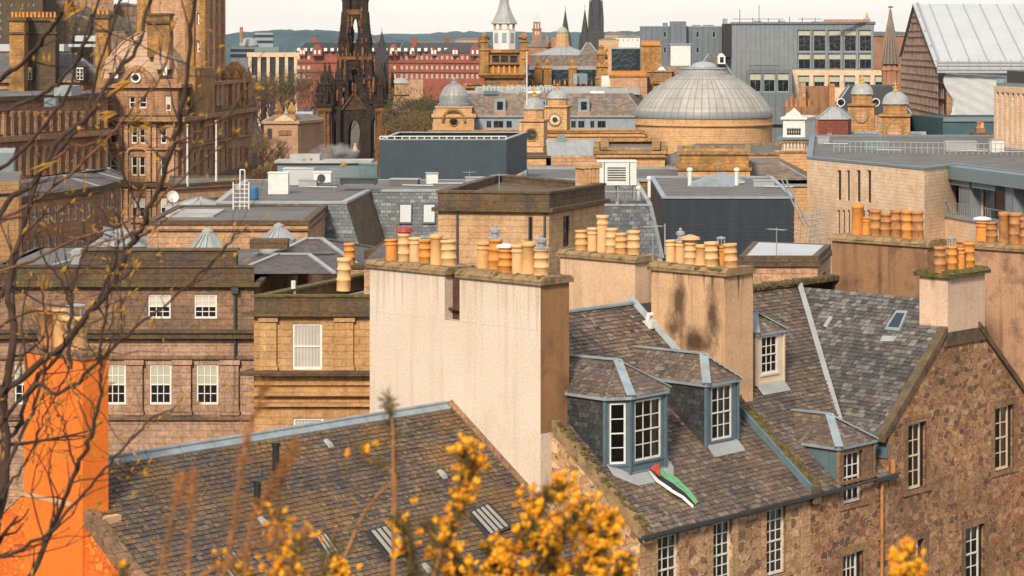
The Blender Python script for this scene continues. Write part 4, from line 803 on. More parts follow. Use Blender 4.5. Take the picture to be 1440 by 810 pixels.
# ---------------------------------------------------------------- helpers for the buildings further off
def Pt(px, Y): return ((px - 720) / F * Y, Y)
def ZY(py, Y): return CZ - (py - HY) / F * Y
def PX(n, Y): return n * Y / F
class Bd:
    def __init__(s, name, label, cat, pts, group=None, world=False):
        W_ = pts if world else [Pt(*p) for p in pts]; s.ox, s.oy = W_[0]; s.P = [(x - s.ox, y - s.oy) for x, y in W_]
        s.root = thing(name, label, cat, (s.ox, s.oy, 0), 0, group); s.n = len(s.P); s.w = {}
    def pl(s, e=0):
        a, b = s.P[e], s.P[(e + 1) % s.n]; return Pl(a, (b[0] - a[0], b[1] - a[1]))
    def L(s, e=0): a, b = s.P[e], s.P[(e + 1) % s.n]; return math.hypot(b[0] - a[0], b[1] - a[1])
    def uz(s, e, px, py, pl=None):
        pl = pl or s.pl(e); rx, rz = (px - 720) / F, -(py - HY) / F; ax, ay = pl.o[0] + s.ox, pl.o[1] + s.oy
        t = (ax * pl.w.x + ay * pl.w.y) / (rx * pl.w.x + pl.w.y); return (rx * t - ax) * pl.u.x + (t - ay) * pl.u.y, CZ + rz * t
    def zy(s, py, e=0): return ZY(py, s.P[e][1] + s.oy)
    def win(s, e, x0, x1, y0, y1, **k):
        a, b = s.uz(e, x0, y1), s.uz(e, x1, y0); c = s.uz(e, x0, y0)[1]; s.w.setdefault(e, []).append((a[0], b[0], a[1], c, k))
    def wz(s, e, u0, u1, z0, z1, **k): s.w.setdefault(e, []).append((u0, u1, z0, z1, k))
    def wall(s, zt, m, z0=0, rec=.15, roof=None, name='wall', fw=.07, bw=.03, low=None):
        mb = MB()
        if low: 
            for e in range(s.n): facade(mb, s.pl(e), 0, s.L(e), 0, low[0], [h for h in s.w.get(e, []) if h[3] < low[0]], rec)
            mb.build(name, low[1], s.root); mb = MB(); z0 = low[0]
        for e in range(s.n):
            hs = [h for h in s.w.get(e, []) if h[3] < zt and h[2] > z0]; facade(mb, s.pl(e), 0, s.L(e), z0, zt, hs, rec)
        mb.build(name, m, s.root)
        if roof: mb = MB(); mb.poly(*[(x, y, zt - .01) for x, y in s.P]); mb.build('flat_roof', roof, s.root)
        for e, hs in s.w.items():
            for h in hs: k = dict(fw=fw, bw=bw); k.update(h[4]); window(s.root, s.pl(e), *h[:4], rec=rec * .8, **k)
        return s
    def off(s, d):
        out = []
        for i in range(s.n):
            w0, w1 = s.pl((i - 1) % s.n).w, s.pl(i).w; k = 1 + w0.dot(w1); k = max(k, .35)
            out.append((s.P[i][0] + (w0.x + w1.x) * d / k, s.P[i][1] + (w0.y + w1.y) * d / k))
        return out
    def ring(s, z0, z1, out=.3, inn=.25, m=None, name='cornice', edges=None):
        A, B = s.off(out), s.off(-inn); mb = MB()
        for e in range(s.n):
            if edges is not None and e not in edges: continue
            a, b, c, d = A[e], A[(e + 1) % s.n], B[(e + 1) % s.n], B[e]
            mb.hexa([(*a, z0), (*b, z0), (*c, z0), (*d, z0), (*a, z1), (*b, z1), (*c, z1), (*d, z1)])
        mb.build(name, m, s.root); return s
    def hip(s, z0, z1, inset, m, over=.2, name='roof', top=None):
        A, B = s.off(over), s.off(-inset); mb = MB()
        for e in range(s.n):
            a, b, c, d = A[e], A[(e + 1) % s.n], B[(e + 1) % s.n], B[e]; mb.poly((*a, z0), (*b, z0), (*c, z1), (*d, z1))
        o = mb.build(name, m, s.root); mb = MB(); mb.poly(*[(*p, z1) for p in B]); mb.build('roof_top', top or m, s.root)
        lb = MB()
        for a, b in zip(A, B): lb.bar((*a, z0 + .03), (*b, z1 + .03), .25, .12)
        lb.build('lead_hips', M['lead'], s.root); return s
    def box(s, name, x0, x1, y0, y1, Y0, Y1, m, parent=None):   # a camera-facing box between photo pixels at depth Y0..Y1
        mb = MB(); mb.box(at(x0, Y0) - s.ox, at(x1, Y0) - s.ox, Y0 - s.oy, Y1 - s.oy, ZY(y1, Y0), ZY(y0, Y0)); return mb.build(name, m, parent or s.root)
    def loc(s, px, py, Y): v = W(px, py, Y); return Vector((v.x - s.ox, v.y - s.oy, v.z))
    def pilaster(s, e, px0, px1, y0, y1, m, pr=.12):
        mb = MB(); a, b = s.uz(e, px0, y1), s.uz(e, px1, y0); z0, z1 = a[1], s.uz(e, px0, y0)[1]; p = s.pl(e); h = z1 - z0; k = min(.5, h * .08)
        p.box(mb, a[0], b[0], z0, z1, -.05, pr); p.box(mb, a[0] - .08, b[0] + .08, z1 - k, z1 - .001, .001, pr + .08); p.box(mb, a[0] - .06, b[0] + .06, z0, z0 + k, .001, pr + .06); return mb.build('pilaster', m, s.root)
def rect(px0, px1, Y, dep): return [(px0, Y), (px1, Y), None, None] 
def rpts(px0, px1, Y, dep):   # camera-facing rectangle in world coordinates
    a, b = at(px0, Y), at(px1, Y); return [(a, Y), (b, Y), (b, Y + dep), (a, Y + dep)]
def lbox(mb, o, px0, px1, py0, py1, Y, dep): mb.box(at(px0, Y) - o[0], at(px1, Y) - o[0], Y - o[1], Y + dep - o[1], ZY(py1, Y), ZY(py0, Y)); return mb
def text(parent, body, loc, size, m, rz=0, ext=.03, name='lettering', width=None):
    c = bpy.data.curves.new(name, 'FONT'); c.body = body; c.size = size; c.extrude = ext; c.align_x = 'LEFT'; c.space_character = 1.05
    o = bpy.data.objects.new(name, c); SC.collection.objects.link(o); dg_ = bpy.context.evaluated_depsgraph_get(); me = bpy.data.meshes.new_from_object(o.evaluated_get(dg_)); bpy.data.objects.remove(o)
    me.transform(Matrix.Rotation(R(90), 4, 'X'))
    if width:
        xs = [v.co.x for v in me.vertices]; k = width / (max(xs) - min(xs)); me.transform(Matrix.Diagonal((k, 1, 1, 1)))
    me.materials.clear(); me.materials.append(m); return mk(name, me, parent, loc, rz)

STN = dict(damt=.55, streak=.45)
M['sandA'] = ashlar('dark_sandstone', (.33, .205, .135), .95, .36, .12, damt=.8, streak=.55, moss=.35, dsc=.16)
M['sandAd'] = ashlar('mossy_dark_sandstone', (.13, .085, .045), .95, .36, .2, damt=.8, streak=.6, moss=.6)
M['sandB'] = ashlar('ochre_sandstone', (.58, .35, .16), 1.3, .36, .08, grit=.6, mortar=.75, damt=.35, streak=.4, dirt=(.16, .085, .04))
M['sandC'] = ashlar('warm_sandstone', (.60, .40, .23), 1.2, .36, .05, grit=.45, mortar=.82, damt=.25, streak=.45, dirt=(.2, .10, .045))
M['sandD'] = ashlar('golden_sandstone', (.66, .43, .225), 1.1, .34, .06, grit=.5, mortar=.8, damt=.2, streak=.25, dirt=(.30, .16, .06))
M['sandE'] = ashlar('modern_sandstone', (.80, .61, .44), 1.1, .3, .025, grit=.12, damt=.06, streak=.1, mortar=.93, dirt=(.4, .25, .14))
M['sandF'] = ashlar('brown_sandstone', (.46, .27, .15), 1.1, .4, .16, damt=.45, streak=.55, dirt=(.085, .045, .025), dsc=.12)
M['sandFl'] = ashlar('pinkish_sandstone', (.56, .355, .22), 1.1, .4, .12, damt=.3, streak=.35, dirt=(.14, .075, .04), dsc=.12)
M['sandM'] = ashlar('weathered_gold_stone', (.50, .28, .095), .9, .35, .15, damt=.75, streak=.5, dirt=(.085, .05, .022), dsc=.3)
M['sandM2'] = ashlar('weathered_ochre_stone', (.52, .30, .125), .9, .35, .1, damt=.4, streak=.4, dirt=(.14, .08, .035), dsc=.3)
M['parapet'] = ashlar('grimy_parapet', (.15, .095, .05), 1.3, .6, .2, damt=.8, streak=.8, moss=.5, dsc=.5)
M['navy'] = seamed('navy_louvres', (.017, .028, .042), .22, .6, horiz=True, damt=.3, dirt=(.05, .065, .08), contrast=.6, width=.3)
M['screen'] = seamed('grey_blue_screen', (.038, .062, .080), .16, .7, horiz=True, damt=.2, dirt=(.06, .085, .1), contrast=.8, width=.35)
M['zinc'] = seamed('zinc_cladding', (.20, .225, .245), 1.0, .5, damt=.2, contrast=.62, width=.1)
M['zincd'] = seamed('dark_zinc', (.14, .17, .20), 1.4, .5, damt=.2, contrast=.62, width=.1)
M['teal'] = simple('teal_hoarding', (.045, .10, .115), .7, var=.25, sc=.6)
M['netfull'] = seamed('net_drape', (.50, .47, .42), .16, .9, damt=.2, dirt=(.25, .22, .18), contrast=.72, width=.3)
M['tarp'] = simple('white_sheeting', (.46, .485, .50), .6, var=.08, sc=.25, dirt=(.45, .48, .5), damt=.5, bump=.6, bsc=.7)
M['tealmetal'] = simple('blue_metal', (.10, .16, .18), .5)
M['bluebarrel'] = simple('blue_plastic', (.03, .13, .28), .5)
M['gold'] = simple('gilded', (.8, .42, .05), .35, .6, bump=0)
M['yellow'] = simple('yellow_paint', (.75, .40, .03), .5, bump=0)
M['grpaint'] = simple('grey_blue_paint', (.16, .21, .23), .55, var=.1, bump=0)
# dark sandstone classical block, left
b = Bd('stone_building', 'dark weathered sandstone block with pilasters, heavy cornices and half-blinded sash windows', 'building', rpts(-60, 357, 125, 22), world=True)
for x0, x1 in ((208, 240), (273, 305)): b.win(0, x0, x1, 414, 448, cols=3, rows=4, blind=.5 if x0 > 200 else 0, fw=.09, bw=.04)
for x0, x1 in ((147, 177), (210, 241), (276, 307), (20, 50), (85, 115)): b.win(0, x0, x1, 513, 569, cols=3, rows=4, blind=.5, blindm=M['greenblind'], fw=.1, bw=.045)
M['sandLow'] = ashlar('pinkish_grey_sandstone', (.50, .34, .245), .95, .36, .08, damt=.45, streak=.5, dirt=(.12, .075, .045), dsc=.3)
b.wall(b.zy(400), M['sandA'], low=(b.zy(478), M['sandLow']))
b.ring(b.zy(403), b.zy(398), .35, .4, M['sandAd']); b.ring(b.zy(398) + .002, b.zy(376), .02, .45, M['sandAd'], 'parapet', [0]); b.ring(b.zy(376) + .002, b.zy(373), .12, .5, M['parapet'], 'coping', [0])
b.ring(b.zy(475), b.zy(467), .42, 0, M['sandAd']); b.ring(b.zy(467) + .002, b.zy(463), .55, 0, M['parapet']); b.ring(b.zy(505), b.zy(500), .15, 0, M['sandA'], 'string_course'); b.ring(b.zy(590), b.zy(583), .18, 0, M['sandA'], 'string_course')
for x0, x1 in ((178, 201), (244, 269), (311, 336), (118, 140), (52, 76)): b.pilaster(0, x0, x1, 506, 583, M['sandLow'], .22)
mb = MB(); lbox(mb, (b.ox, b.oy), 115, 332, 353, 373, 124.9, 1); b_at = mb.build('attic_block', M['sandAd'], b.root); mb = MB(); lbox(mb, (b.ox, b.oy), 113, 334, 351, 353, 124.8, 1.3); mb.build('attic_coping', M['parapet'], b.root)
p = b.uz(0, 331, 430); mb = MB(); mb.tube((p[0], -.15, b.zy(560)), (p[0], -.15, b.zy(405)), .08); mb.box(p[0] - .2, p[0] + .2, -.35, -.02, b.zy(412), b.zy(402)); mb.build('downpipe', M['iron'], b.root)
mb = MB(); mb.poly(*[(x, y, b.zy(398)) for x, y in b.P]); mb.build('flat_roof', M['felt'], b.root)
# hipped slated roof with lead on top of it
def hiproof(bd, px0, px1, pyb, pyt, Y, dep, inx, m, name='hipped_roof', leadm='leadl'):
    x0, x1 = at(px0, Y) - bd.ox, at(px1, Y) - bd.ox; y0, y1 = Y - bd.oy, Y - bd.oy + dep; zb, zt = ZY(pyb, Y), ZY(pyt, Y + dep / 2); i = inx
    ym = (y0 + y1) / 2; A = [(x0, y0, zb), (x1, y0, zb), (x1, y1, zb), (x0, y1, zb)]; r0, r1 = (x0 + i, ym, zt), (x1 - i, ym, zt)
    mb = MB(); mb.poly(A[0], A[1], r1, r0); mb.poly(A[1], A[2], r1); mb.poly(A[2], A[3], r0, r1); mb.poly(A[3], A[0], r0); o = mb.build(name, m, bd.root)
    lb = MB(); 
    for a_, b_ in ((A[0], r0), (A[3], r0), (A[1], r1), (A[2], r1), (r0, r1)): lb.bar(Vector(a_) + Vector((0, 0, .05)), Vector(b_) + Vector((0, 0, .05)), .28, .1)
    lb.build('lead_ridges', M[leadm], bd.root); return o
M['slateP'] = slate('purple_slate', [(.085, .06, .06), (.11, .08, .075), (.07, .06, .065), (.14, .11, .10)], .3, (.12, .09, .06), isl=False)
hiproof(b, 326, 470, 385, 358, 128, 12, 2.0, M['slateP']); hiproof(b, 40, 130, 384, 362, 128, 12, 2, M['slateF'])
mb = MB(); lbox(mb, (b.ox, b.oy), 100, 330, 352, 373, 126.2, 1.5); mb.build('lead_deck', M['leadl'], b.root)
# pyramid roof lights
def pyramid(name, label, px, Y, wpx, pyb, pyt, n, topw, m, grp=None, bars=12, low=0):
    X = at(px, Y); t = thing(name, label, 'roof light', (X, Y, 0), 0, grp); r = PX(wpx, Y) / 2; zb, zt = ZY(pyb, Y), ZY(pyt, Y)
    mb = MB(); mb.lathe(0, 0, [(r, zb), (topw, zt)], n, math.pi / n); mb.build('glazing', m, t)
    lb = MB()
    for k in range(bars):
        a = 2 * math.pi * k / bars; lb.bar((r * math.cos(a), r * math.sin(a), zb + .04), (topw * math.cos(a), topw * math.sin(a), zt + .04), .1, .07)
    lb.lathe(0, 0, [(topw * 1.15, zt), (topw * 1.15, zt + .2), (.05, zt + .35)], n, math.pi / n); lb.build('glazing_bars', M['leadl'], t)
    mb = MB(); mb.lathe(0, 0, [(r * 1.05, 0), (r * 1.05, zb - .02)], n, math.pi / n); mb.build('kerb', M['leadl'], t)
M['palegl'] = simple('cloudy_glass', (.33, .37, .38), .3, var=.15, bump=0)
pyramid('roof_light', 'white-barred pyramid roof light on the dark sandstone block', 292, 134, 60, 352, 329, 8, .3, M['palegl'], bars=16)
pyramid('roof_light', 'low grey conical roof light ringed with lead left of the slate mansard', 392, 143, 50, 336, 321, 16, .3, M['palegl'], bars=16)
mb = MB(); X = at(352, 141)
b2 = Bd('stone_building', 'reddish stone parapet wall in front of the slate mansard', 'building', rpts(207, 433, 146, 14), world=True)
b2.wall(b2.zy(312), M['sandFl'], roof=M['felt']); b2.ring(b2.zy(316), b2.zy(310), .12, .4, M['parapet'], 'coping'); b2.ring(b2.zy(324), b2.zy(322), .2, 0, M['sandA'])
b2.box('chimney_block', 351, 404, 337, 350, 137, 138.2, M['parapet']); b2.box('flat_roof_patch', 233, 300, 303, 309, 150, 156, M['paleroof'])
hiproof(b2, 330, 520, 386, 336, 133, 16, 3.5, M['slateP'])

# ochre stone house with the curtained window
b = Bd('stone_building', 'ochre sandstone building with one tall net-curtained window beside the harled gable', 'building', [(357, 112), (560, 112), (560, 124), (523, 124)])
b.win(0, 411, 453, 455, 520, cols=1, rows=2, blind=1., blindm=M['netfull'], fw=.11)
b.win(0, 412, 455, 588, 640, cols=1, rows=2, blind=1., blindm=M['netfull'], fw=.11)
b.wall(b.zy(440), M['sandB'], roof=M['paleroof'])
b.ring(b.zy(444), b.zy(438), .35, .3, M['parapet']); b.ring(b.zy(438) + .002, b.zy(418), .0, .4, M['parapet'], 'parapet'); b.ring(b.zy(418) + .002, b.zy(415), .08, .5, M['moss'], 'coping')
b.ring(b.zy(527), b.zy(521), .45, 0, M['parapet']); b.ring(b.zy(541), b.zy(538), .15, 0, M['sandB'], 'string_course'); b.ring(b.zy(556), b.zy(551), .3, 0, M['sandB'], 'string_course'); b.ring(b.zy(571), b.zy(566), .22, 0, M['sandB'], 'string_course')
b.pilaster(0, 366, 389, 446, 520, M['sandB'], .15); b.pilaster(0, 472, 497, 446, 520, M['sandB'], .15)
for px, py, h, mm in ((483, 398, 1.7, 'pot4'), (571, 0, 0, 0),):
    if mm: v = b.loc(px, py, 118); pot(b.root, v.x, v.y, v.z - .4, 'banded', h, .36, mm)
v = b.loc(541, 412, 117); mb = MB(); mb.tube((v.x - 4.5, v.y - 2, b.zy(438)), (v.x - 4.5, v.y - 2, b.zy(415) + .4), .12); mb.build('vent_pipe', M['whitemetal'], b.root)
# pots on a low stack left of the harled chimney
t = thing('chimney_stack', 'small stone stack with one tall orange pot left of the harled chimney', 'chimney', (*Pt(491, 128), 0)); mb = MB(); mb.box(-.6, 3.3, 0, 1.2, 0, ZY(378, 128)); mb.build('stack', M['sandFl'], t); mb = MB(); mb.box(-.7, 3.4, -.1, 1.3, ZY(378, 128) + .002, ZY(378, 128) + .2); mb.build('cap', M['parapet'], t)
pot(t, 0, .5, ZY(378, 128) + .2, 'banded', 1.2, .3, 'pot2')
b = Bd('stone_building', 'low pale stone wall with a sloping slate coping left of the harled chimney', 'building', [(512, 116), (580, 116), (580, 130), (512, 122)])
b.wall(b.zy(366), M['sandFl']); A = b.loc(510, 368, 116); B_ = b.loc(552, 336, 122); mb = MB(); mb.hexa([A + Vector((0, -.3, -.2)), A + Vector((3, -.3, -.2)), B_ + Vector((3, 0, -.2)), B_ + Vector((-.2, 0, -.2)), A + Vector((0, -.3, 0)), A + Vector((3, -.3, 0)), B_ + Vector((3, 0, 0)), B_ + Vector((-.2, 0, 0))]); mb.build('sloping_roof', M['slateP'], b.root)

# slate mansard with flat roof
gx = Bd('mansard_building', 'flat-roofed block with grey slate mansard slopes and two white skylights', 'building', [(305, 160), (486, 160), (520, 173), (700, 173), (700, 186), (345, 186)])
ZF = ZY(284, 160)
inn = gx.off(0); outm = gx.off(1.35)
mb = MB()
for e in (0, 2, 3, 4, 5):
    a, c, d, f = outm[e], outm[(e + 1) % 6], inn[(e + 1) % 6], inn[e]; mb.poly((*a, ZF - 3.6), (*c, ZF - 3.6), (*d, ZF), (*f, ZF))
mb.build('slate_slope', M['slateFb'], gx.root); mb = MB(); e = 1; a, c, d, f = outm[e], outm[2], inn[2], inn[1]; mb.poly((*a, ZF - 3.6), (*c, ZF - 3.6), (*d, ZF), (*f, ZF)); mb.build('mossy_slope', M['mossy'], gx.root)
a = Vector((*outm[1], ZF - 3.6)).lerp(Vector((*outm[2], ZF - 3.6)), .35)
gx.ring(ZF - .12, ZF + .05, .12, .35, M['leadl'], 'lead_edge')
s0 = MB(); pp = gx.off(1.33)
for e in range(6): a, c = pp[e], pp[(e + 1) % 6]; s0.poly((*a, 0), (*c, 0), (*c, ZF - 3.6), (*a, ZF - 3.6))
s0.build('wall', M['sandFl'], gx.root)
s0 = MB(); s0.poly(*[(x, y, ZF + .02) for x, y in gx.P]); s0.build('flat_roof', M['felt'], gx.root)
pl2 = gx.pl(2)
for x0, x1 in ((562, 580), (595, 613)):
    u0, _ = gx.uz(2, x0, 300); u1, _ = gx.uz(2, x1, 300); f = lambda u, t, h: Vector(pl2.p(u, ZF - 3.6 * t, 1.35 * t + h))
    mb = MB(); mb.hexa([f(u0, .72, .0), f(u1, .72, .0), f(u1, .72, -.2), f(u0, .72, -.2), f(u0, .3, .0) + Vector((0, 0, 0)), f(u1, .3, .0), f(u1, .3, -.2), f(u0, .3, -.2)]); mb = MB()
    c = [f(u0, .7, .03), f(u1, .7, .03), f(u1, .28, .03), f(u0, .28, .03)]; mb.hexa([q - Vector((0, -.2, 0)) for q in c] + [q + Vector((0, -.12, .04)) for q in c]); o = mb.build('skylight', M['iron'], gx.root)
    cc = sum(c, Vector()) / 4; mb = MB(); mb.poly(*[cc + (q - cc) * .84 + Vector((0, -.135, .045)) for q in c]); mb.build('pane', M['tarp'], o)
# things on that roof
def ladder(label, px0, px1, pyt, pyb, Y, m='whitemetal'):
    t = thing('roof_ladder', label, 'ladder', (at(px0, Y), Y, ZY(pyb, Y))); w_ = PX(px1 - px0, Y); h = ZY(pyt, Y) - ZY(pyb, Y); mb = MB()
    for x in (0, w_): mb.tube((x, 0, 0), (x, 0, h), .05, n=6)
    for x in (w_ * .35, w_ * .65): mb.tube((x, .6, h * .2), (x, .8, h + .8), .05, n=6)
    for k in range(10): mb.tube((0, 0, h * k / 10 + .1), (w_, 0, h * k / 10 + .1), .03, n=5)
    mb.tube((w_ * .35, .8, h + .8), (w_ * .65, .8, h + .8), .05, n=6); mb.build('ladder_frame', M[m], t)
ladder('white steel ladder and hoop climbing the slate mansard', 328, 350, 256, 316, 157)
def crate(name, label, cat, px0, px1, py0, py1, Y, dep, m, extra=None, group=None):
    t = thing(name, label, cat, (at(px0, Y), Y, ZY(py1, Y)), 0, group); w_ = PX(px1 - px0, Y); h = PX(py1 - py0, Y); mb = MB(); mb.box(0, w_, 0, dep, .08, h)
    mb.build('casing', M[m], t); mb = MB(); mb.box(-.05, w_ + .05, -.05, dep + .05, h, h + .08); mb.build('lid', M[m], t)
    mb = MB()
    for x in (.1, w_ - .2): mb.box(x, x + .1, .1, dep - .1, 0, .08)
    mb.build('feet', M['iron'], t); return t, w_, h
crate('equipment_cabinet', 'pale grey upright cabinet beside the blue barrel on the mansard roof', 'cabinet', 377, 405, 244, 275, 168, 1.2, 'whitemetal')
crate('equipment_cabinet', 'long white cabinet in front of the grey rooftop duct', 'cabinet', 398, 441, 238, 262, 178, 1.5, 'tarp')
t, w_, h = crate('rooftop_duct', 'long grey metal plant housing with a pale lid on the mansard roof', 'plant housing', 390, 528, 231, 252, 190, 3, 'grpaint')
mb = MB(); mb.box(-.2, w_ - .3, -.3, 3.2, h + .1, h + .3); mb.box(1, 3.5, .3, 2, h + .3, h + .8); mb.build('pale_roof', M['paleroof'], t)
t, w_, h = crate('air_unit', 'small white air unit with a round fan between the cabinet and the duct', 'air conditioner', 441, 465, 243, 258, 176, 1.2, 'whitemetal')
mb = MB(); mb.tube((w_ * .45, -.02, h * .5), (w_ * .45, -.06, h * .5), h * .38, n=16); mb.build('fan', M['iron'], t)
crate('cable_tray', 'dark low cable tray lying on the mansard roof by the duct', 'cable tray', 478, 530, 252, 260, 172, 1.2, 'iron')
crate('equipment_cabinet', 'dark blue-grey cabinet at the right end of the duct', 'cabinet', 505, 530, 232, 252, 188, 1.5, 'tealmetal')
t = thing('barrel', 'blue plastic barrel beside the white roof ladder', 'barrel', (at(357, 162), 162, ZF + .03)); mb = MB(); r = .35; mb.lathe(0, 0, [(r * .9, 0), (r, .1), (r, .35), (r * 1.05, .38), (r, .41), (r, .8), (r * .9, .9), (r * .85, .9), (.05, .88)], 16); mb.build('drum', M['bluebarrel'], t)
t = thing('satellite_dish', 'white satellite dish beside the pale low roof', 'satellite dish', (at(242, 160), 160, ZY(305, 160)))
mb = MB(); 
for j in range(5):
    pass
mb.lathe(0, 0, [(.02, 0), (.25, .04), (.42, .15), (.43, .16), (.25, .06), (.02, .02)], 18); d = mb.build('dish', M['whitemetal'], t, loc=(0, 0, 1.4)); d.rotation_euler = (R(75), 0, R(30)); mb = MB(); mb.tube((0, .2, 0), (0, .2, 1.5), .05); mb.tube((0, .15, 1.3), (0, -.6, 1.2), .03); mb.build('mount', M['galv'], t)
# plant screen
b = Bd('plant_screen', 'large blue-grey louvred plant screen box standing on the roofs', 'plant screen', [(534, 205), (712, 205), (741, 222), (560, 222)])
z1_, z0_ = ZY(197, 205), ZY(253, 205)
mb = MB()
for e in range(4): p_ = b.pl(e); facade(mb, p_, 0, b.L(e), z0_, z1_)
mb.poly(*[(x, y, z0_) for x, y in b.P]); mb.build('screen', M['screen'], b.root)
b.ring(z1_ + .001, z1_ + .1, .03, .3, M['leadl'], 'top_rail')
mb = MB(); p_ = b.pl(0)
for k in range(18): u = b.L(0) * k / 17; p_.box(mb, u - .05, u + .05, z1_ + .1, z1_ + .3, -.1, 0)
p_.box(mb, 0, b.L(0), z1_ + .3, z1_ + .38, -.12, .02); mb.build('guard_rail', M['whitemetal'], b.root)
mb = MB()
for u in (.3, 3.5, 8, 11): p_.box(mb, u, u + .3, z0_ - 1.2, z0_, -1, -.7)
mb.build('legs', M['whitemetal'], b.root)
# orange stone tower-like block
b = Bd('stone_building', 'square warm sandstone block with a mossy parapet behind the harled chimney pots', 'building', [(616, 131), (772, 130), (850, 138), (700, 148)])
zt = ZY(296, 130); b.win(0, 743, 749, 305, 339, cols=1, rows=1, frame=M['iron'], arch=False); b.win(1, 792, 801, 304, 348, cols=1, rows=1, frame=M['iron'])
b.wall(zt, M['sandC'], roof=M['felt']); b.ring(zt - .1, zt + .12, .32, .3, M['parapet']); mb = MB(); mb.poly(*[(x, y, zt + .6) for x, y in b.off(-.2)]); mb.build('parapet_gutter', M['mossy'], b.root); b.ring(zt + .122, zt + .95, .02, .45, M['parapet'], 'parapet'); b.ring(zt + .952, zt + 1.08, .1, .5, M['mossy'], 'coping')
mb = MB(); p_ = b.pl(0); u = b.uz(0, 642, 300)[0]; p_.box(mb, u, u + .12, 0, zt - .1, .01, .13); u = b.L(0) - .3; p_.box(mb, u, u + .12, 0, zt - .1, .01, .13); mb.build('downpipe', M['iron'], b.root)
t = thing('chimney_stack', 'fluted golden stone stack standing at the corner of the mossy parapet', 'chimney', (*Pt(826, 139), 0), R(25)); mb = MB(); z0 = ZY(268, 139); z1 = ZY(236, 139); mb.box(-.55, .55, -.55, .55, 0, z1)
for k in range(4): mb.box(-.5 + k * .27, -.34 + k * .27, -.6, -.55, z0, z1)
mb.build('stack', M['sandD'], t); mb = MB(); mb.box(-.68, .68, -.68, .68, z1, z1 + .3); mb.build('cap', M['sandD'], t)
# white condenser
t, w_, h = crate('air_unit', 'big white louvred condenser unit on a steel frame right of the stone corner', 'air conditioner', 841, 895, 228, 262, 158, 2, 'whitemetal')
mb = MB()
for k in range(6): mb.box(.65, w_ - .75, -.06, -.0, h * (.25 + .1 * k), h * (.25 + .1 * k) + .06)
mb.box(w_ - .5, w_ - .45, -.03, 0, .1, h); mb.box(.4, .45, -.03, 0, .1, h); mb.build('louvre', M['iron'], t)
mb = MB()
for x in (0.1, w_ * .5, w_ - .2): mb.box(x, x + .08, 0, .08, -.9, 0); mb.box(x, x + .08, 1.6, 1.68, -.9, 0)
mb.box(-.1, w_ + .1, -.05, 0, -.4, -.33); mb.build('steel_frame', M['galv'], t)
# right continuation of the mansard
b = Bd('mansard_building', 'blue-grey slated slope under a felt roof between the stone corner and the navy block', 'building', [(800, 158), (932, 158), (910, 185), (800, 185)])
z = ZY(291, 158); b.wall(z - 3.6, M['sandFl']); b.hip(z - 3.6, z, .8, M['slateFb'], 0, 'slate_slope', top=M['felt']); b.ring(z, z + .15, -.7, 1.0, M['leadl'], 'lead_edge')
for i, (px, py, Y) in enumerate(((879, 278, 162), (913, 262, 168), (868, 275, 160), (898, 276, 164))):
    v = W(px, py, Y); t = thing('roof_vent', ['stubby pale roof vent before the white condenser', 'pale roof vent pipe right of the white condenser', 'thin roof vent under the condenser frame', 'small round roof vent beside the felt patch'][i], 'vent', (v.x, v.y, z)); mb = MB(); hh = v.z - z + .5; mb.lathe(0, 0, [(.12, 0), (.12, hh), (.2, hh), (.2, hh + .2), (.05, hh + .25)], 10); mb.build('pipe', M['whitemetal'], t)
# navy louvred block
b = Bd('louvred_building', 'navy blue louvred box with a flat grey roof in the middle distance', 'building', [(932, 185), (1117, 185), (1085, 214), (915, 214)])
z = ZY(279, 185); b.wall(z, M['navy'], roof=M['felt']); b.ring(z - .02, z + .14, .1, .3, M['lead'], 'roof_edge')
v0 = b.loc(966, 268, 200); mb = MB(); mb.poly((v0.x, v0.y, z), (v0.x + 4, v0.y, z), (v0.x + 2, v0.y, z + .9)); mb.poly((v0.x + 4, v0.y, z), (v0.x + 6, v0.y + 8, z), (v0.x + 4, v0.y + 8, z + .9), (v0.x + 2, v0.y, z + .9)); mb.poly((v0.x, v0.y, z), (v0.x + 2, v0.y, z + .9), (v0.x + 4, v0.y + 8, z + .9), (v0.x + 1, v0.y + 8, z)); mb.build('roof_light', M['lead'], b.root)
for i, (px, lab) in enumerate(((970, 'left pale vent post on the navy louvred block'), (1036, 'right pale vent post on the navy louvred block'))):
    v = W(px, 262, 202); t = thing('roof_vent', lab, 'vent', (v.x, v.y, z)); mb = MB(); mb.lathe(0, 0, [(.18, 0), (.18, 1.3), (.28, 1.3), (.28, 1.5), (.05, 1.6)], 10); mb.build('pipe', M['whitemetal'], t)
# low block with white roof
b = Bd('stone_building', 'low sandstone block with a white flat roof behind the sooty chimney', 'building', [(1040, 119), (1150, 119), (1168, 126), (1060, 128)])
z = ZY(372, 119); b.win(1, 1156, 1161, 386, 402, cols=1, rows=1, frame=M['iron']); b.wall(z, M['sandFl']); b.ring(z - .1, z + .15, .15, .3, M['parapet']); b.ring(z + .152, z + .45, .03, .3, M['parapet'], 'parapet'); mb = MB(); mb.poly(*[(x, y, z + .42) for x, y in b.off(-.15)]); mb.build('white_roof', M['tarp'], b.root)
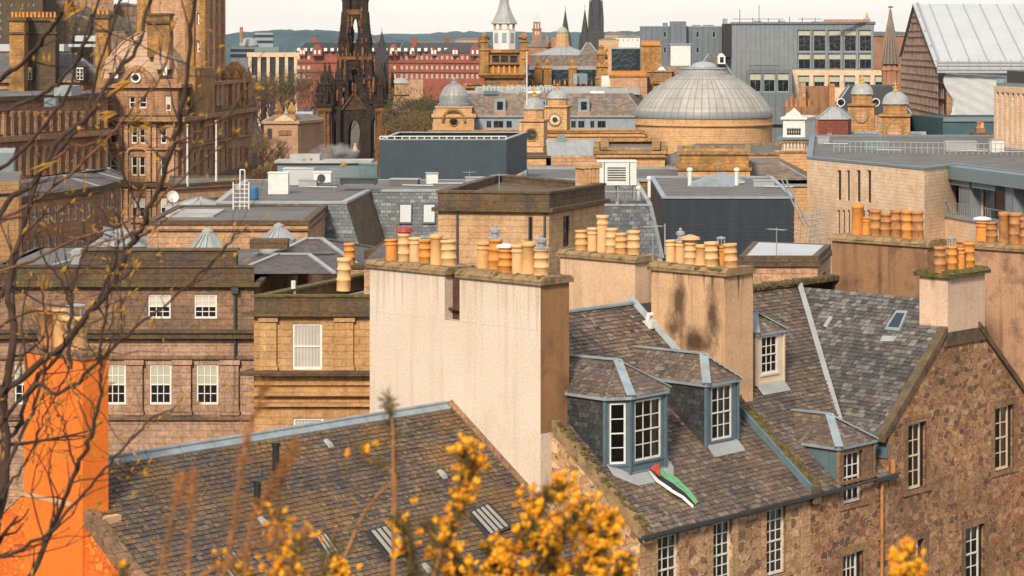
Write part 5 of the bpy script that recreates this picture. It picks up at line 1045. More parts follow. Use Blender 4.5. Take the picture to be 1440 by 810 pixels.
# modern sandstone building at right
MO = [(1135, 210), (1300, 191), (1345, 197), (1500, 177), (1520, 260), (1140, 260)]
b = Bd('modern_building', 'pale smooth sandstone building with slit windows and grey balconied top floor', 'building', MO)
z = ZY(223, 210)
for x0, x1 in ((1177, 1183), (1190, 1195), (1204, 1210), (1219, 1225)): b.win(0, x0, x1, 239, 281 + (x0 - 1177) * .09, cols=1, rows=1, frame=M['iron'])
for x0 in (1177, 1184, 1191, 1198, 1212, 1219, 1226): b.win(0, x0, x0 + 4, 295, 330, cols=1, rows=1, frame=M['iron'])
b.win(2, 1308, 1358, 254, 305, cols=3, rows=1, frame=M['iron'], curtain='both', clear=True, glass=M['clear'], fw=.1, bw=.12); b.win(2, 1380, 1428, 257, 310, cols=3, rows=1, frame=M['iron'], curtain='left', clear=True, glass=M['clear'], fw=.1, bw=.12)
b.wall(z, M['sandE'], roof=M['felt'], rec=.3)
b.ring(z + .002, z + .2, .08, .5, M['grpaint'], 'parapet_cap')
p_ = b.pl(2); mb = MB(); fa = MB()
L2 = b.L(2); facade(fa, Pl(p_.p(0, 0, .02)[:2], p_.u), .0, L2, z - 5.1, z, [h for h in b.w[2]], .02); fa.build('grey_cladding', M['grpaint'], b.root)
for x0, x1 in ((1300, 1312), (1362, 1378), (1428, 1440)): a, c = b.uz(2, x0, 260)[0], b.uz(2, x1, 260)[0]; mb = MB(); p_.box(mb, a, c, z - 5.1, z - .6, .02, .9); mb.build('pier', M['zinc'], b.root)
mb = MB(); p_.box(mb, -.5, L2, z - 1.0, z + .1, .05, 1.4); p_.box(mb, .5, 5, z - 1.5, z - 1.0, .05, 1.1); p_.box(mb, 5.5, 10, z - 1.5, z - 1.0, .05, 1.1); mb.build('canopy', M['grpaint'], b.root)
mb = MB(); p_.box(mb, -1.6, L2, 0, z - 4.2, .03, 1.8); mb.build('lower_wall', M['sandE'], b.root); mb = MB(); p_.box(mb, -1.7, L2, z - 4.2, z - 3.95, .03, 1.95); mb.build('balcony_ledge', M['lead'], b.root)
mb = MB()
for k in range(24): u = .2 + k * .45; p_.box(mb, u, u + .04, z - 3.95, z - 2.9, 1.75, 1.8)
p_.box(mb, 0, L2, z - 2.95, z - 2.9, 1.72, 1.82); mb.build('balcony_rail', M['galv'], b.root)
mb = MB()
A, B_ = b.loc(1172, 214, 222), b.loc(1440, 222, 215); n = 34
for k in range(n + 1):
    q = A.lerp(B_, k / n); mb.box(q.x, q.x + .06, q.y, q.y + .06, z, z + 1.15)
for dz in (.6, 1.12): mb.bar((A.x, A.y, z + dz), (B_.x, B_.y, z + dz), .06)
mb.build('roof_railing', M['galv'], b.root)
# jumble of ladders and pipes beside the navy block
t = thing('scaffold_stair', 'rusty roof-access scaffolding leaning right of the navy louvred block', 'scaffolding', (*Pt(1120, 178), 0)); mb = MB(); zb = ZY(345, 178)
for k in range(7): x = k * .28; mb.tube((x, rnd.random(), zb), (x + .3, .5, zb + 2.4 + .1 * k), .03, n=5)
for k in range(6): mb.tube((-.2, .2, zb + .2 + k * .4), (2.4, .4, zb + .6 + k * .4), .03, n=5)
mb.tube((-1.2, 0, zb + 5.2), (.6, 0, zb + 1.5), .07, n=5); mb.tube((-.9, 0, zb + 5.3), (.9, 0, zb + 1.6), .07, n=5); mb.build('poles', M['galv'], t); mb = MB(); mb.box(-.3, 2.6, -.2, 2, 0, zb); mb.build('base', M['sandFl'], t)
# ---------------------------------------------------------------- Register House: low stone blocks, dome, clock turrets
def simpleblock(name, label, pts, pytop, m, roofm='felt', cor=None, cat='building', base=0):
    b = Bd(name, label, cat, pts); z = b.zy(pytop); b.wall(z, m, roof=M[roofm], z0=base)
    if cor: b.ring(z - .02, z + .25, .2, .4, M[cor], 'coping')
    return b
b = simpleblock('stone_building', 'long ochre stone range with a mossy parapet under the hotel windows', [(604, 300), (905, 300), (905, 304), (604, 304)], 187, M['sandD'], cor='sandM')
b.ring(b.zy(192), b.zy(190), .25, 0, M['sandC'])
b = simpleblock('stone_building', 'ochre attic block with curved ends left of the domed drum', [(838, 238), (935, 238), (935, 262), (838, 262)], 216, M['sandD'], cor='sandM'); b.ring(b.zy(222), b.zy(220), .3, 0, M['sandM']); b.ring(b.zy(211), b.zy(207.5), -.5, 1.4, M['sandM'], 'attic_course')
b = simpleblock('stone_building', 'rectangular stone attic with a pitted frieze before the great dome', [(955, 226), (1053, 226), (1053, 240), (955, 240)], 217, M['sandM'], cor='mossyl'); b.ring(b.zy(240), b.zy(236), .3, 0, M['sandM']); b.ring(b.zy(249), b.zy(241), .12, 0, M['sandD'], 'plinth')
mb = MB(); mb.tube(b.loc(960, 215, 226.5), b.loc(1050, 215, 226.5), .45, n=10); mb.build('scroll_roll', M['sandM'], b.root)
b = simpleblock('slate_roofed_range', 'long low brown-slated range in front of the domed drum', [(895, 236), (1137, 236), (1137, 262), (895, 262)], 262, M['sandD'], cor='lead'); b.hip(b.zy(253), b.zy(253) + 1.6, 3, M['slateM'])
b = simpleblock('slate_roofed_range', 'low dark pitched roof with pale lead edges at the foot of the drum', [(928, 262), (1100, 262), (1100, 280), (928, 280)], 236, M['sandM']); b.hip(b.zy(236), b.zy(236) + 2.2, 4.5, M['slateP'])
b = simpleblock('stone_building', 'low ochre wall and dark roofs right of the attic block', [(1050, 250), (1190, 250), (1190, 275), (1050, 275)], 218, M['sandD'], cor='mossyl')
b = simpleblock('lead_roofed_range', 'pale lead-roofed range with a small chimney right of the gilt clock turret', [(768, 262), (842, 262), (842, 275), (768, 275)], 219, M['sandM'])
mb = MB(); a, c = b.loc(770, 219, 262), b.loc(838, 196, 274); mb.hexa([(a.x, a.y, a.z - .3), (c.x, a.y, a.z - .3), (c.x, c.y, c.z - .3), (a.x, c.y, c.z - .3), (a.x, a.y, a.z), (c.x, a.y, a.z), (c.x, c.y, c.z), (a.x, c.y, c.z)]); mb.build('lead_slope', M['leadroof'], b.root)
b.box('chimney', 784, 795, 190, 202, 272, 273, M['grpaint']); b.box('low_wall', 775, 842, 219, 238, 255, 256, M['sandFl'])
b = simpleblock('stone_building', 'dark flat rooftops between the plant screen and the condenser', [(735, 215), (960, 215), (960, 236), (735, 236)], 255, M['sandM'], cor='lead')
b = simpleblock('stone_building', 'dark slated lean-to roof left of the stone attic', [(740, 232), (850, 232), (850, 245), (740, 245)], 246, M['sandM'], cor='mossyl')
# dome
Y = 300; X = at(998, Y); t = thing('great_dome', 'broad shallow grey lead dome on a plain golden stone drum', 'dome', (X, Y + 9.4, 0)); r = PX(100, Y); zd = ZY(168, Y); zt = ZY(106, Y) 
mb = MB(); mb.lathe(0, 0, [(r * .99, 0), (r * .99, zd - 1.0), (r * 1.02, zd - .95), (r * 1.02, zd - .75), (r * .99, zd - .7), (r * .99, zd)], 64); mb.build('drum', M['sandD'], t, smooth=False)
mb = MB(); pr = [(r * 1.0, zd), (r * 1.0, zd + .12), (r * .995, zd + .5)]
for hwp, pyp in ((99, 160), (96, 154), (91, 147), (85, 139.5), (78, 132.5), (70, 126), (61, 119.5), (52, 114), (43, 109.5), (34, 106)): pr.append((PX(hwp, Y), ZY(pyp, Y)))
mb.lathe(0, 0, pr, 96); g = G('dome_lead'); o_ = g.objraw(); s_ = g.n('SeparateXYZ', out=0, Vector=o_); s2 = g.n('SeparateXYZ', out=1, Vector=o_); ang = g.math('DIVIDE', g.math('ARCTAN2', s_, s2), 2 * math.pi / 56)
zz = g.n('SeparateXYZ', out=2, Vector=o_); bn = g.n('TexWhiteNoise', props={'noise_dimensions': '1D'}, W=g.math('FLOOR', ang))
base = g.mix(g.ramp(bn, (0, .2), (1, .8)), (.33, .32, .30), (.47, .45, .41)); base = g.mix(g.ramp(g.noise(g.mp(o_, (1, 1, .3)), .5, 6, .7), (.4, 0), (.7, .8)), base, (.24, .22, .19))
base = g.mix(g.math('LESS_THAN', zz, zd + .95), base, (.22, .235, .24)); ln = g.math('LESS_THAN', g.math('FRACT', ang), .09); rw = g.math('LESS_THAN', g.math('FRACT', g.math('DIVIDE', zz, 1.25)), .06)
base = g.mix(g.math('MAXIMUM', ln, rw), base, g.mix(1., base, (.6, .6, .6), 'MULTIPLY')); g.set('Base Color', base); g.set('Roughness', .5); M['domelead'] = g.m
mb.build('dome_shell', M['domelead'], t, smooth=True)
mb = MB()
for k in range(56):
    a = 2 * math.pi * k / 56; 
    pts = [(q[0] * 1.003 * math.cos(a), q[0] * 1.003 * math.sin(a), q[1] + .02) for q in pr[2:]]; mb.path(pts, .035, 4)
mb.build('ribs', M['rib'], t)
mb = MB(); rl = PX(35, Y); mb.lathe(0, 0, [(rl, zt - .5), (rl * 1.0, zt + .3), (rl * .94, zt + .35), (rl * .93, zt + .7), (rl * .98, zt + .75), (rl * .98, zt + .9), (rl * .5, zt + .95)], 32); mb.build('lantern_ring', M['leadl'], t)
mb = MB(); rg_ = PX(19, Y); mb.lathe(0, 0, [(rg_ * math.cos(k * .25), zt + .9 + .85 * math.sin(k * .25)) for k in range(7)], 24); mb.build('glass_cap', M['palegl'], t, smooth=True)
# turrets
def dial(parent, r, kind, z, y):
    mb = MB(); mb.tube((0, y, z), (0, y - .12, z), r, n=28); f = mb.build('clock_face', M['black'] if kind == 'gilt' else M['sandFl'] if kind != 'pale' else M['sandE'], parent)
    mb = MB(); n = 28
    def ringm(ra, rb, yy):
        for k in range(n):
            a, b = 2 * math.pi * k / n, 2 * math.pi * (k + 1) / n; mb.poly((ra * math.cos(a), yy, z + ra * math.sin(a)), (rb * math.cos(a), yy, z + rb * math.sin(a)), (rb * math.cos(b), yy, z + rb * math.sin(b)), (ra * math.cos(b), yy, z + ra * math.sin(b)))
    ringm(r * .86, r * .98, y - .14)
    for k in range(12):
        a = 2 * math.pi * k / 12; mb.bar((r * .66 * math.cos(a), y - .15, z + r * .66 * math.sin(a)), (r * .86 * math.cos(a), y - .15, z + r * .86 * math.sin(a)), .07, .02)
    if kind in ('gilt', 'pale'):
        mb.bar((0, y - .17, z), (r * .45, y - .17, z - r * .28), .1, .02); mb.bar((0, y - .17, z), (r * .7, y - .17, z - r * .05), .07, .02)
        if kind == 'pale': mb.tube((0, y - .14, z), (0, y - .18, z), r * .4, n=16)
    mb.build('numerals', M['gold'] if kind == 'gilt' else M['black'] if kind == 'pale' else M['sandM'], f)
def turret(label, px, Y, wpx, pyd, pydb, pyc, pyst, kind, pyf, dialpy, m='sandD'):
    X = at(px, Y); t = thing('clock_turret', label, 'turret', (X, Y, 0), R(-14)); w_ = PX(wpx, Y) / 2; z = lambda p: ZY(p, Y)
    mb = MB(); mb.sqlathe(0, w_ * .3, [(w_ * 1.25, 0), (w_ * 1.25, z(pyst + 14)), (w_ * 1.1, z(pyst + 14) + .05), (w_ * 1.1, z(pyst)), (w_ * 1.0, z(pyst) + .04), (w_ * 1.0, z(pyc) - .02)]); mb.build('shaft', M[m], t)
    mb = MB(); mb.sqlathe(0, w_ * .3, [(w_ * 1.02, z(pyc)), (w_ * 1.2, z(pyc) + .15), (w_ * 1.2, z(pyc) + .35), (w_ * .98, z(pyc) + .4)]); mb.build('cornice', M[m], t); mb = MB(); mb.sqlathe(0, w_ * .3, [(w_ * 1.12, z(pyst)), (w_ * 1.16, z(pyst) + .1), (w_ * 1.16, z(pyst) + .22), (w_ * 1.01, z(pyst) + .3)]); mb.build('string_course', M[m], t)
    mb = MB(); mb.lathe(0, w_ * .3, [(w_ * .95, z(pyc) + .41), (w_ * .95, z(pydb) - .1), (w_ * 1.03, z(pydb) - .05), (w_ * 1.03, z(pydb))], 8, R(22.5)); mb.build('octagon_stage', M[m], t)
    for sx in (-1, 1): mb = MB(); mb.box(sx * w_ * 1.0 - .2, sx * w_ * 1.0 + .2, -w_ * .8, -w_ * .3, z(pyst) + .3, z(pyc) - .05); mb.build('column', M[m], t)
    H = z(pyd) - z(pydb); mb = MB(); mb.lathe(0, w_ * .3, [(w_ * 1.0, z(pydb) + .01), (w_ * 1.02, z(pydb) + .12)] + [(w_ * .98 * math.cos(k * .17), z(pydb) + .15 + H * math.sin(k * .17)) for k in range(9)], 24); mb.build('dome', M['leadroof'], t, smooth=True)
    mb = MB(); zf = z(pyd); hf = z(pyf) - zf; mb.lathe(0, w_ * .3, [(.28, zf), (.34, zf + hf * .15), (.14, zf + hf * .3), (.22, zf + hf * .42), (.07, zf + hf * .55), (.03, zf + hf)], 10); mb.bar((-.35, w_ * .3, zf + hf * .75), (.35, w_ * .3, zf + hf * .75), .06); mb.build('finial', M['gold'], t)
    dial(t, w_ * .62, kind, z(dialpy), w_ * .3 - w_ * 1.0)
turret('nearer clock turret with a black and gilt dial and small lead dome', 750, 285, 31, 138, 154, 172, 206, 'gilt', 120, 189)
turret('clock turret with a pale stone dial just behind the gilt-dialled one', 783, 318, 30, 128, 139, 152, 196, 'pale', 116, 168)
turret('stone turret with a blank round panel and gold cross left of its larger twin', 1212, 300, 32, 118, 133, 150, 192, 'blank', 104, 163, 'sandM2')
turret('larger stone turret with a blank round panel in front of the scaffolding', 1259, 262, 38, 130, 147, 165, 208, 'blank', 113, 184, 'sandM2')
b = simpleblock('stone_building', 'pale stone base steps under the gilt clock turret', [(733, 262), (800, 262), (806, 270), (733, 270)], 222, M['sandD'], cor='parapet'); b.ring(b.zy(240), b.zy(238), .4, 0, M['sandM'])
# balustrade
t = thing('balustrade', 'orange stone balustrade below the little white conservatory', 'balustrade', (*Pt(1097, 248), 0)); w_ = PX(66, 248); z0, z1 = ZY(215, 248), ZY(199, 248)
mb = MB(); mb.box(0, w_, 0, 6, 0, z0); mb.build('wall', M['sandD'], t); mb = MB(); mb.box(-.1, w_ + .1, -.15, .5, z0 + .002, z0 + .15); mb.box(-.1, w_ + .1, -.1, .45, z1 - .2, z1); mb.build('rail', M['mossyl'], t)
bm_ = MB(); h = z1 - z0 - .35; bm_.lathe(0, 0, [(.12, 0), (.12, h * .1), (.07, h * .16), (.15, h * .45), (.07, h * .8), (.12, h * .9), (.12, h)], 10); o0 = bm_.build('baluster', M['sandD'], t, loc=(.3, .15, z0 + .15), smooth=True)
for k in range(1, 13): mk('baluster', o0.data, t, (.3 + k * (w_ - .6) / 12, .15, z0 + .15))
# small houses right of the dome
b = Bd('rooftop_conservatory', 'small white pedimented conservatory with a leaded window right of the dome', 'conservatory', [(1101, 262), (1132, 262), (1146, 268), (1110, 274)]); b.win(0, 1106, 1127, 180, 191, cols=6, rows=2, sash=False); b.wall(b.zy(168), M['whitemetal']); b.ring(b.zy(168), b.zy(165), .25, .3, M['whitemetal']); z = b.zy(165); mb = MB(); x0, x1 = b.P[0][0], b.P[1][0]; mb.hexa([(x0 + .3, -.1, z), (x1 - .3, -.1, z), (x1 - .3, 1.2, z), (x0 + .3, 1.2, z), (x0 + .6, -.1, z + .5), (x1 - .6, -.1, z + .5), (x1 - .6, 1.2, z + .5), (x0 + .6, 1.2, z + .5)]); mb.poly((x0 + .6, -.1, z + .5), (x1 - .6, -.1, z + .5), ((x0 + x1) / 2, -.1, z + 1.1)); mb.build('pediment', M['whitemetal'], b.root); b.ring(b.zy(196), b.zy(193), .6, 0, M['grpaint'], 'ledge')
M['redstone'] = ashlar('red_painted_stone', (.27, .07, .05), 1, .4, .12, damt=.3, streak=.3)
b = Bd('small_house', 'tiny red-walled house with a grey piended roof beside the white conservatory', 'house', [(1150, 285), (1192, 285), (1197, 292), (1155, 292)]); b.wall(b.zy(168), M['redstone']); b.hip(b.zy(168), b.zy(152), 1.4, M['leadroof'])
b = Bd('mansard_house', 'dark mansard house with oval dormer windows between the two blank-panelled turrets', 'house', [(1170, 330), (1280, 330), (1280, 350), (1170, 350)]); b.wall(b.zy(160), M['sandFl']); b.hip(b.zy(160), b.zy(122), 2.5, M['slateD'])
for px in (1183, 1232):
    v = b.loc(px, 144, 330); mb = MB(); mb.lathe(0, 0, [(.62, -.2), (.62, .1), (.42, .1)], 20); o = mb.build('oval_dormer', M['whitemetal'], b.root, loc=(v.x, v.y + .4, v.z)); o.rotation_euler = (R(90), 0, 0); mb = MB(); mb.lathe(0, 0, [(.48, .11), (.44, .12)], 16); mb.build('pane', M['glass'], o)
b.box('white_dormer', 1181, 1195, 158, 178, 328, 330, M['whitemetal'])
b = Bd('ruined_wall', 'dark brown old wall with tall orange chimneys right of the dome', 'wall', [(1130, 318), (1172, 318), (1172, 324), (1130, 324)]); b.wall(b.zy(122), M['brownharl'])
b.box('chimney', 1166, 1174, 118, 150, 316, 317.5, M['pot3']); b.box('chimney', 1126, 1133, 116, 150, 316, 317.5, M['sandFl'])
for i, (px, h) in enumerate(((1106, 1.6), (1113, 1.4), (1120, 1.9), (1128, 2.6), (1137, 1.5))):
    pass
t = thing('chimney_stack', 'low stack with a row of tan pots behind the white conservatory', 'chimney', (*Pt(1104, 300), 0)); mb = MB(); w_ = PX(38, 300); mb.box(0, w_, 0, 1, 0, ZY(150, 300)); mb.build('stack', M['brownharl'], t)
for k in range(6): pot(t, .3 + k * (w_ - .6) / 5, .5, ZY(150, 300), 'plain', [1., 1.3, 1.1, 2.0, 1.2, 1.][k], .22, 'pot3')
b = simpleblock('stone_building', 'dark lead-edged lower roofs under the turrets at right', [(1165, 255), (1300, 255), (1300, 290), (1165, 290)], 205, M['sandM'], cor='lead')

# ---------------------------------------------------------------- the mansard hotel with lettering, left domed pavilion
Y = 400; b = Bd('mansard_hotel', 'hotel with a long weathered slate mansard, dormers and white roof lettering', 'hotel', [(612, Y), (905, Y), (925, 412), (925, 430), (612, 430)])
for x0, x1 in ((684, 691), (694, 708), (712, 720), (803, 810), (813, 822), (830, 836), (840, 852)): b.win(0, x0, x1, 170, 180, cols=2, rows=1, sash=False, frame=M['grpaint'])
zb = b.zy(165); b.wall(b.zy(166), M['lead']); b.ring(zb, zb + .35, .35, .1, M['lead'], 'eaves'); b.hip(zb + .3, b.zy(132), 3.6, M['slateM'], .1, 'mansard_roof', top=M['leadroof'])
b.ring(b.zy(183), b.zy(181), .5, 0, M['sandD'], 'string_course'); lw = b.box('lower_wall', 605, 926, 183, 260, 399.4, 399.9, M['sandD'])
for px in (703, 821): 
    d = b.box('dormer', px - 8, px + 8, 139, 158, 400.2, 403, M['lead']); mb = MB(); lbox(mb, (b.ox, b.oy), px - 4, px + 4, 143, 154, 400.1, .05); mb.build('pane', M['glass'], d); mb = MB(); lbox(mb, (b.ox, b.oy), px - 9, px + 9, 157, 165, 399.9, .2); mb.build('dormer_base', M['sandFl'], d)
d = b.box('dormer', 757, 768, 141, 158, 400.2, 403, M['lead']); mb = MB(); lbox(mb, (b.ox, b.oy), 759, 766, 143, 154, 400.1, .05); mb.build('pane', M['glass'], d)
deck = b.box('roof_deck', 668, 900, 124, 133, 408, 424, M['leadroof']); rl = MB()
for k in range(22): v = b.loc(676 + k * 5.2, 130, 407); rl.box(v.x, v.x + .07, v.y + .5, v.y + .57, v.z - .5, v.z + 1.1)
rl.build('sign_frame', M['galv'], b.root)
v = b.loc(678, 127.5, 406.5); text(b.root, 'ROYAL BRITISH HOTEL', (v.x, v.y - .3, v.z - .2), 1.75, M['signwhite'], width=PX(102, 406.5), ext=.05)
b.box('plant_room', 806, 826, 104, 118, 430, 436, M['grpaint']); b.box('plant_room', 855, 876, 123, 131, 409, 411, M['tealmetal']); b.box('plant_room', 806, 812, 104, 118, 429, 430, M['lead'])
b.box('plant_room', 846, 858, 107, 123, 425, 430, M['whitemetal'])
for k in range(6): b.box('deck_plant', 680 + k * 30, 700 + k * 30, 128, 133, 403 + k % 3, 406, [M['tealmetal'], M['leadl'], M['whitemetal']][k % 3])
# left domed pavilion
Y = 395; t = thing('domed_pavilion', 'golden pavilion with an oculus and ribbed lead dome left of the lettered hotel', 'pavilion', (at(638, Y), Y, 0)); w_ = PX(56, Y) / 2; z = lambda p: ZY(p, Y)
mb = MB(); mb.sqlathe(0, w_, [(w_ * 1.02, 0), (w_ * 1.02, z(166)), (w_ * 1.12, z(165)), (w_ * 1.12, z(161)), (w_ * .9, z(160)), (w_ * .9, z(152)), (w_ * .95, z(151.5)), (w_ * .95, z(150))]); mb.build('base', M['sandD'], t)
mb = MB()
for k in range(12):
    a, c = math.pi * k / 12, math.pi * (k + 1) / 12; mb.bar((-w_ * .55 * math.cos(a), -w_ * .1, z(171) + w_ * .62 * math.sin(a)), (-w_ * .55 * math.cos(c), -w_ * .1, z(171) + w_ * .62 * math.sin(c)), .4, .5, up=(0, 1, 0))
mb.build('arch_hood', M['sandM'], t); mb = MB(); mb.tube((0, -.04, z(171)), (0, -.3, z(171)), PX(6.5, Y), n=20); o = mb.build('oculus', M['sandM'], t); mb = MB(); mb.tube((0, -.3, z(171)), (0, -.34, z(171)), PX(5, Y), n=20); mb.build('pane', M['glass'], o)
mb = MB(); rr = PX(24, Y); pr = [(rr, z(150)), (rr, z(146)), (rr * .88, z(145.5)), (rr * .86, z(142))] + [(rr * .84 * math.cos(k * .17), z(142) + PX(24, Y) * math.sin(k * .17)) for k in range(1, 9)]; mb.lathe(0, w_, pr, 32); mb.build('dome', M['domelead'], t, smooth=False)
mb = MB()
for k in range(16):
    a = 2 * math.pi * k / 16; mb.path([(q[0] * 1.01 * math.cos(a), w_ + q[0] * 1.01 * math.sin(a), q[1]) for q in pr[3:]], .08, 4)
mb.build('ribs', M['lead'], t); mb = MB(); mb.lathe(0, w_, [(.6, z(118)), (.6, z(115)), (.2, z(114)), (.35, z(112)), (.05, z(109))], 10); mb.build('finial', M['lead'], t)
# flagpole with union flag rolled
t = thing('flagpole', 'white flagpole with a furled red and blue flag before the clock turret', 'flagpole', (at(741, 280), 280, ZY(148, 280))); h = PX(73, 280); mb = MB(); mb.tube((0, 0, 0), (0, 0, h), .09, .06, n=8); mb.lathe(0, 0, [(.12, h), (.15, h + .1), (.02, h + .2)], 8); mb.build('pole', M['whitemetal'], t)
fm = MB(); fm.poly((0, 0, h * .75), (.28, -.1, h * .72), (.25, -.1, h * .9), (0, 0, h * .95)); fm.poly((0, .02, h * .6), (.2, -.05, h * .58), (.28, -.1, h * .72), (0, 0, h * .75)); fl = MB(); fl.poly((0, 0, h * .8), (.3, -.12, h * .78), (.26, -.12, h * .92), (0, -.02, h * .93)); fm.build('flag', simple('navy_cloth', (.03, .04, .12), .9), t); fl.build('flag_cross', M['flagred'], t)

# ---------------------------------------------------------------- department store tower and its roofs
Y = 520; b = Bd('department_store', 'ornate grimy golden stone store range with dark slate roofs and sheds', 'shop', [(655, Y), (866, Y), (866, 560), (655, 560)])
b.wall(b.zy(122), M['sandM']); b.ring(b.zy(124), b.zy(121), .6, .3, M['sandM'])
rr_ = b.box('slate_roof', 738, 842, 78, 101, 528, 545, M['slateM']); b.box('lead_strip', 738, 845, 93, 98, 526, 527.8, M['leadroof']); b.box('dark_glazing', 742, 842, 98, 121, 524, 525.8, M['bluegl'])
for px in (770, 805, 757): mb = MB(); v = b.loc(px, 122, 523); mb.sqlathe(v.x, v.y, [(.9, v.z - 2), (.9, v.z + 4), (1.1, v.z + 4.2), (.4, v.z + 5), (.55, v.z + 5.6), (.1, v.z + 6.5)]); mb.build('pinnacle', M['sandM'], b.root)
for k in range(14): v = b.loc(742 + k * 7.5, 120, 522.5); mb = MB(); mb.lathe(0, 0, [(.15, 0), (.25, .5), (.12, 1.1), (.2, 1.3)], 8); mb.build('baluster', M['pot2'] if k % 3 else M['sandM'], b.root, loc=(v.x, v.y, v.z))
hiproof(b, 742, 842, 80, 66, 548, 14, 7, M['leadroof']); hiproof(b, 815, 842, 77, 60, 544, 12, 1.9, M['slateM'])
t = thing('ornate_pinnacle', 'knobbly carved stone corner pinnacle between store and glass box', 'pinnacle', (*Pt(846, 515), 0)); w_ = PX(16, 515) / 2; z = lambda p: ZY(p, 515)
mb = MB(); mb.sqlathe(0, 0, [(w_ * 1.1, 0), (w_ * 1.1, z(112)), (w_ * 1.25, z(110)), (w_, z(108)), (w_ * .9, z(95)), (w_ * 1.2, z(94)), (w_ * 1.1, z(90)), (w_ * .6, z(88)), (w_ * .7, z(78)), (w_ * .9, z(77)), (w_ * .8, z(74)), (w_ * .4, z(70)), (w_ * .5, z(66)), (.1, z(63))])
for k in range(24): a = rnd.random() * 6.28; zz_ = rnd.uniform(z(112), z(70)); mb.lathe(w_ * math.cos(a) * .9, w_ * math.sin(a) * .9, [(.1, zz_), (.35, zz_ + .3), (.05, zz_ + .9)], 6)
mb.build('carving', M['sandM'], t)
Y = 500; t = thing('store_tower', 'ornate square stone tower with a pale bell-shaped lead cupola', 'tower', (at(709, Y), Y, 0)); z = lambda p: ZY(p, Y); w_ = PX(56, Y) / 2
holes = []; p_ = Pl((-w_, 0)); mb = MB(); hs = [(w_ * 2 * a, w_ * 2 * a + 1.6, z(88), z(78)) for a in (.2, .42, .65)]
hs2 = [(w_ * 2 * a, w_ * 2 * a + .9, z(103), z(92)) for a in (.1, .3, .5, .7, .85)]
facade(mb, p_, 0, w_ * 2, 0, z(72), hs, .5); facade(mb, Pl((w_, 0), (0, 1)), 0, w_ * 2, 0, z(72), [(2, 4, z(88), z(78))], .5); mb.poly((-w_, 2 * w_, 0), (-w_, 0, 0), (-w_, 0, z(72)), (-w_, 2 * w_, z(72))); mb.build('shaft', M['sandM'], t)
for h_ in hs: window(t, p_, *h_, rec=.4, cols=1, rows=2, frame=M['iron'], fw=.12)
mb = MB()
for k in range(7): p_.box(mb, .5 + k * 1.2, .5 + k * 1.2 + .5, z(103), z(91), .03, .3)
mb.build('orange_colonnette', M['pot2'], t)
mb = MB(); mb.sqlathe(0, w_, [(w_ * 1.15, z(110)), (w_ * 1.3, z(105)), (w_ * 1.3, z(103)), (w_ * 1.0, z(102.5))]); mb.sqlathe(0, w_, [(w_ * 1.02, z(75)), (w_ * 1.15, z(74)), (w_ * 1.15, z(70)), (w_ * .95, z(69.5))]); mb.sqlathe(0, w_, [(w_ * 1.2, z(90.5)), (w_ * 1.2, z(89.5)), (w_ * 1.0, z(89))]); mb.build('cornice', M['sandM'], t)
for sx in (-1, 1):
    for yy in (0, 2 * w_):
        mb = MB(); mb.sqlathe(sx * w_, yy, [(.95, z(104)), (.95, z(72)), (1.2, z(71)), (1.2, z(69)), (.7, z(68)), (.85, z(60)), (1.1, z(59)), (1.0, z(57)), (.5, z(56)), (.7, z(52)), (.6, z(49)), (.1, z(46))])
        for k in range(8): a = rnd.random() * 6.28; zz_ = rnd.uniform(z(100), z(52)); mb.lathe(sx * w_ + math.cos(a) * .9, yy + math.sin(a) * .9, [(.1, zz_), (.4, zz_ + .3), (.05, zz_ + 1)], 6)
        mb.build('corner_turret', M['sandM'], t)
mb = MB(); q = PX(17, Y); mb.lathe(0, w_, [(q, z(72)), (q, z(42)), (q * 1.05, z(41.5))], 8, R(22.5)); mb.build('octagon_stage', M['whitemetal'], t)
for k in range(8): a = R(45 * k); mb = MB(); mb.box(-.5, .5, -q * .96, -q * .9, z(60), z(46)); mb.build('louvre', M['lead'], t, loc=(0, w_, 0), rz=a)
mb = MB()
for k in range(8): a = R(22.5 + 45 * k); mb.box(q * .85 * math.cos(a) - .28, q * .85 * math.cos(a) + .28, w_ + q * .85 * math.sin(a) - .28, w_ + q * .85 * math.sin(a) + .28, z(41), z(34))
mb.build('open_arcade', M['sandD'], t)
mb = MB(); mb.lathe(0, w_, [(q * 1.08, z(34)), (q * 1.2, z(33)), (q * 1.15, z(31)), (q * .85, z(23)), (q * .6, z(14)), (q * .45, z(6)), (q * .4, z(0)), (q * .45, z(-2)), (q * .2, z(-12)), (.1, z(-30))], 8, R(22.5)); mb.build('cupola', M['leadroof'], t)
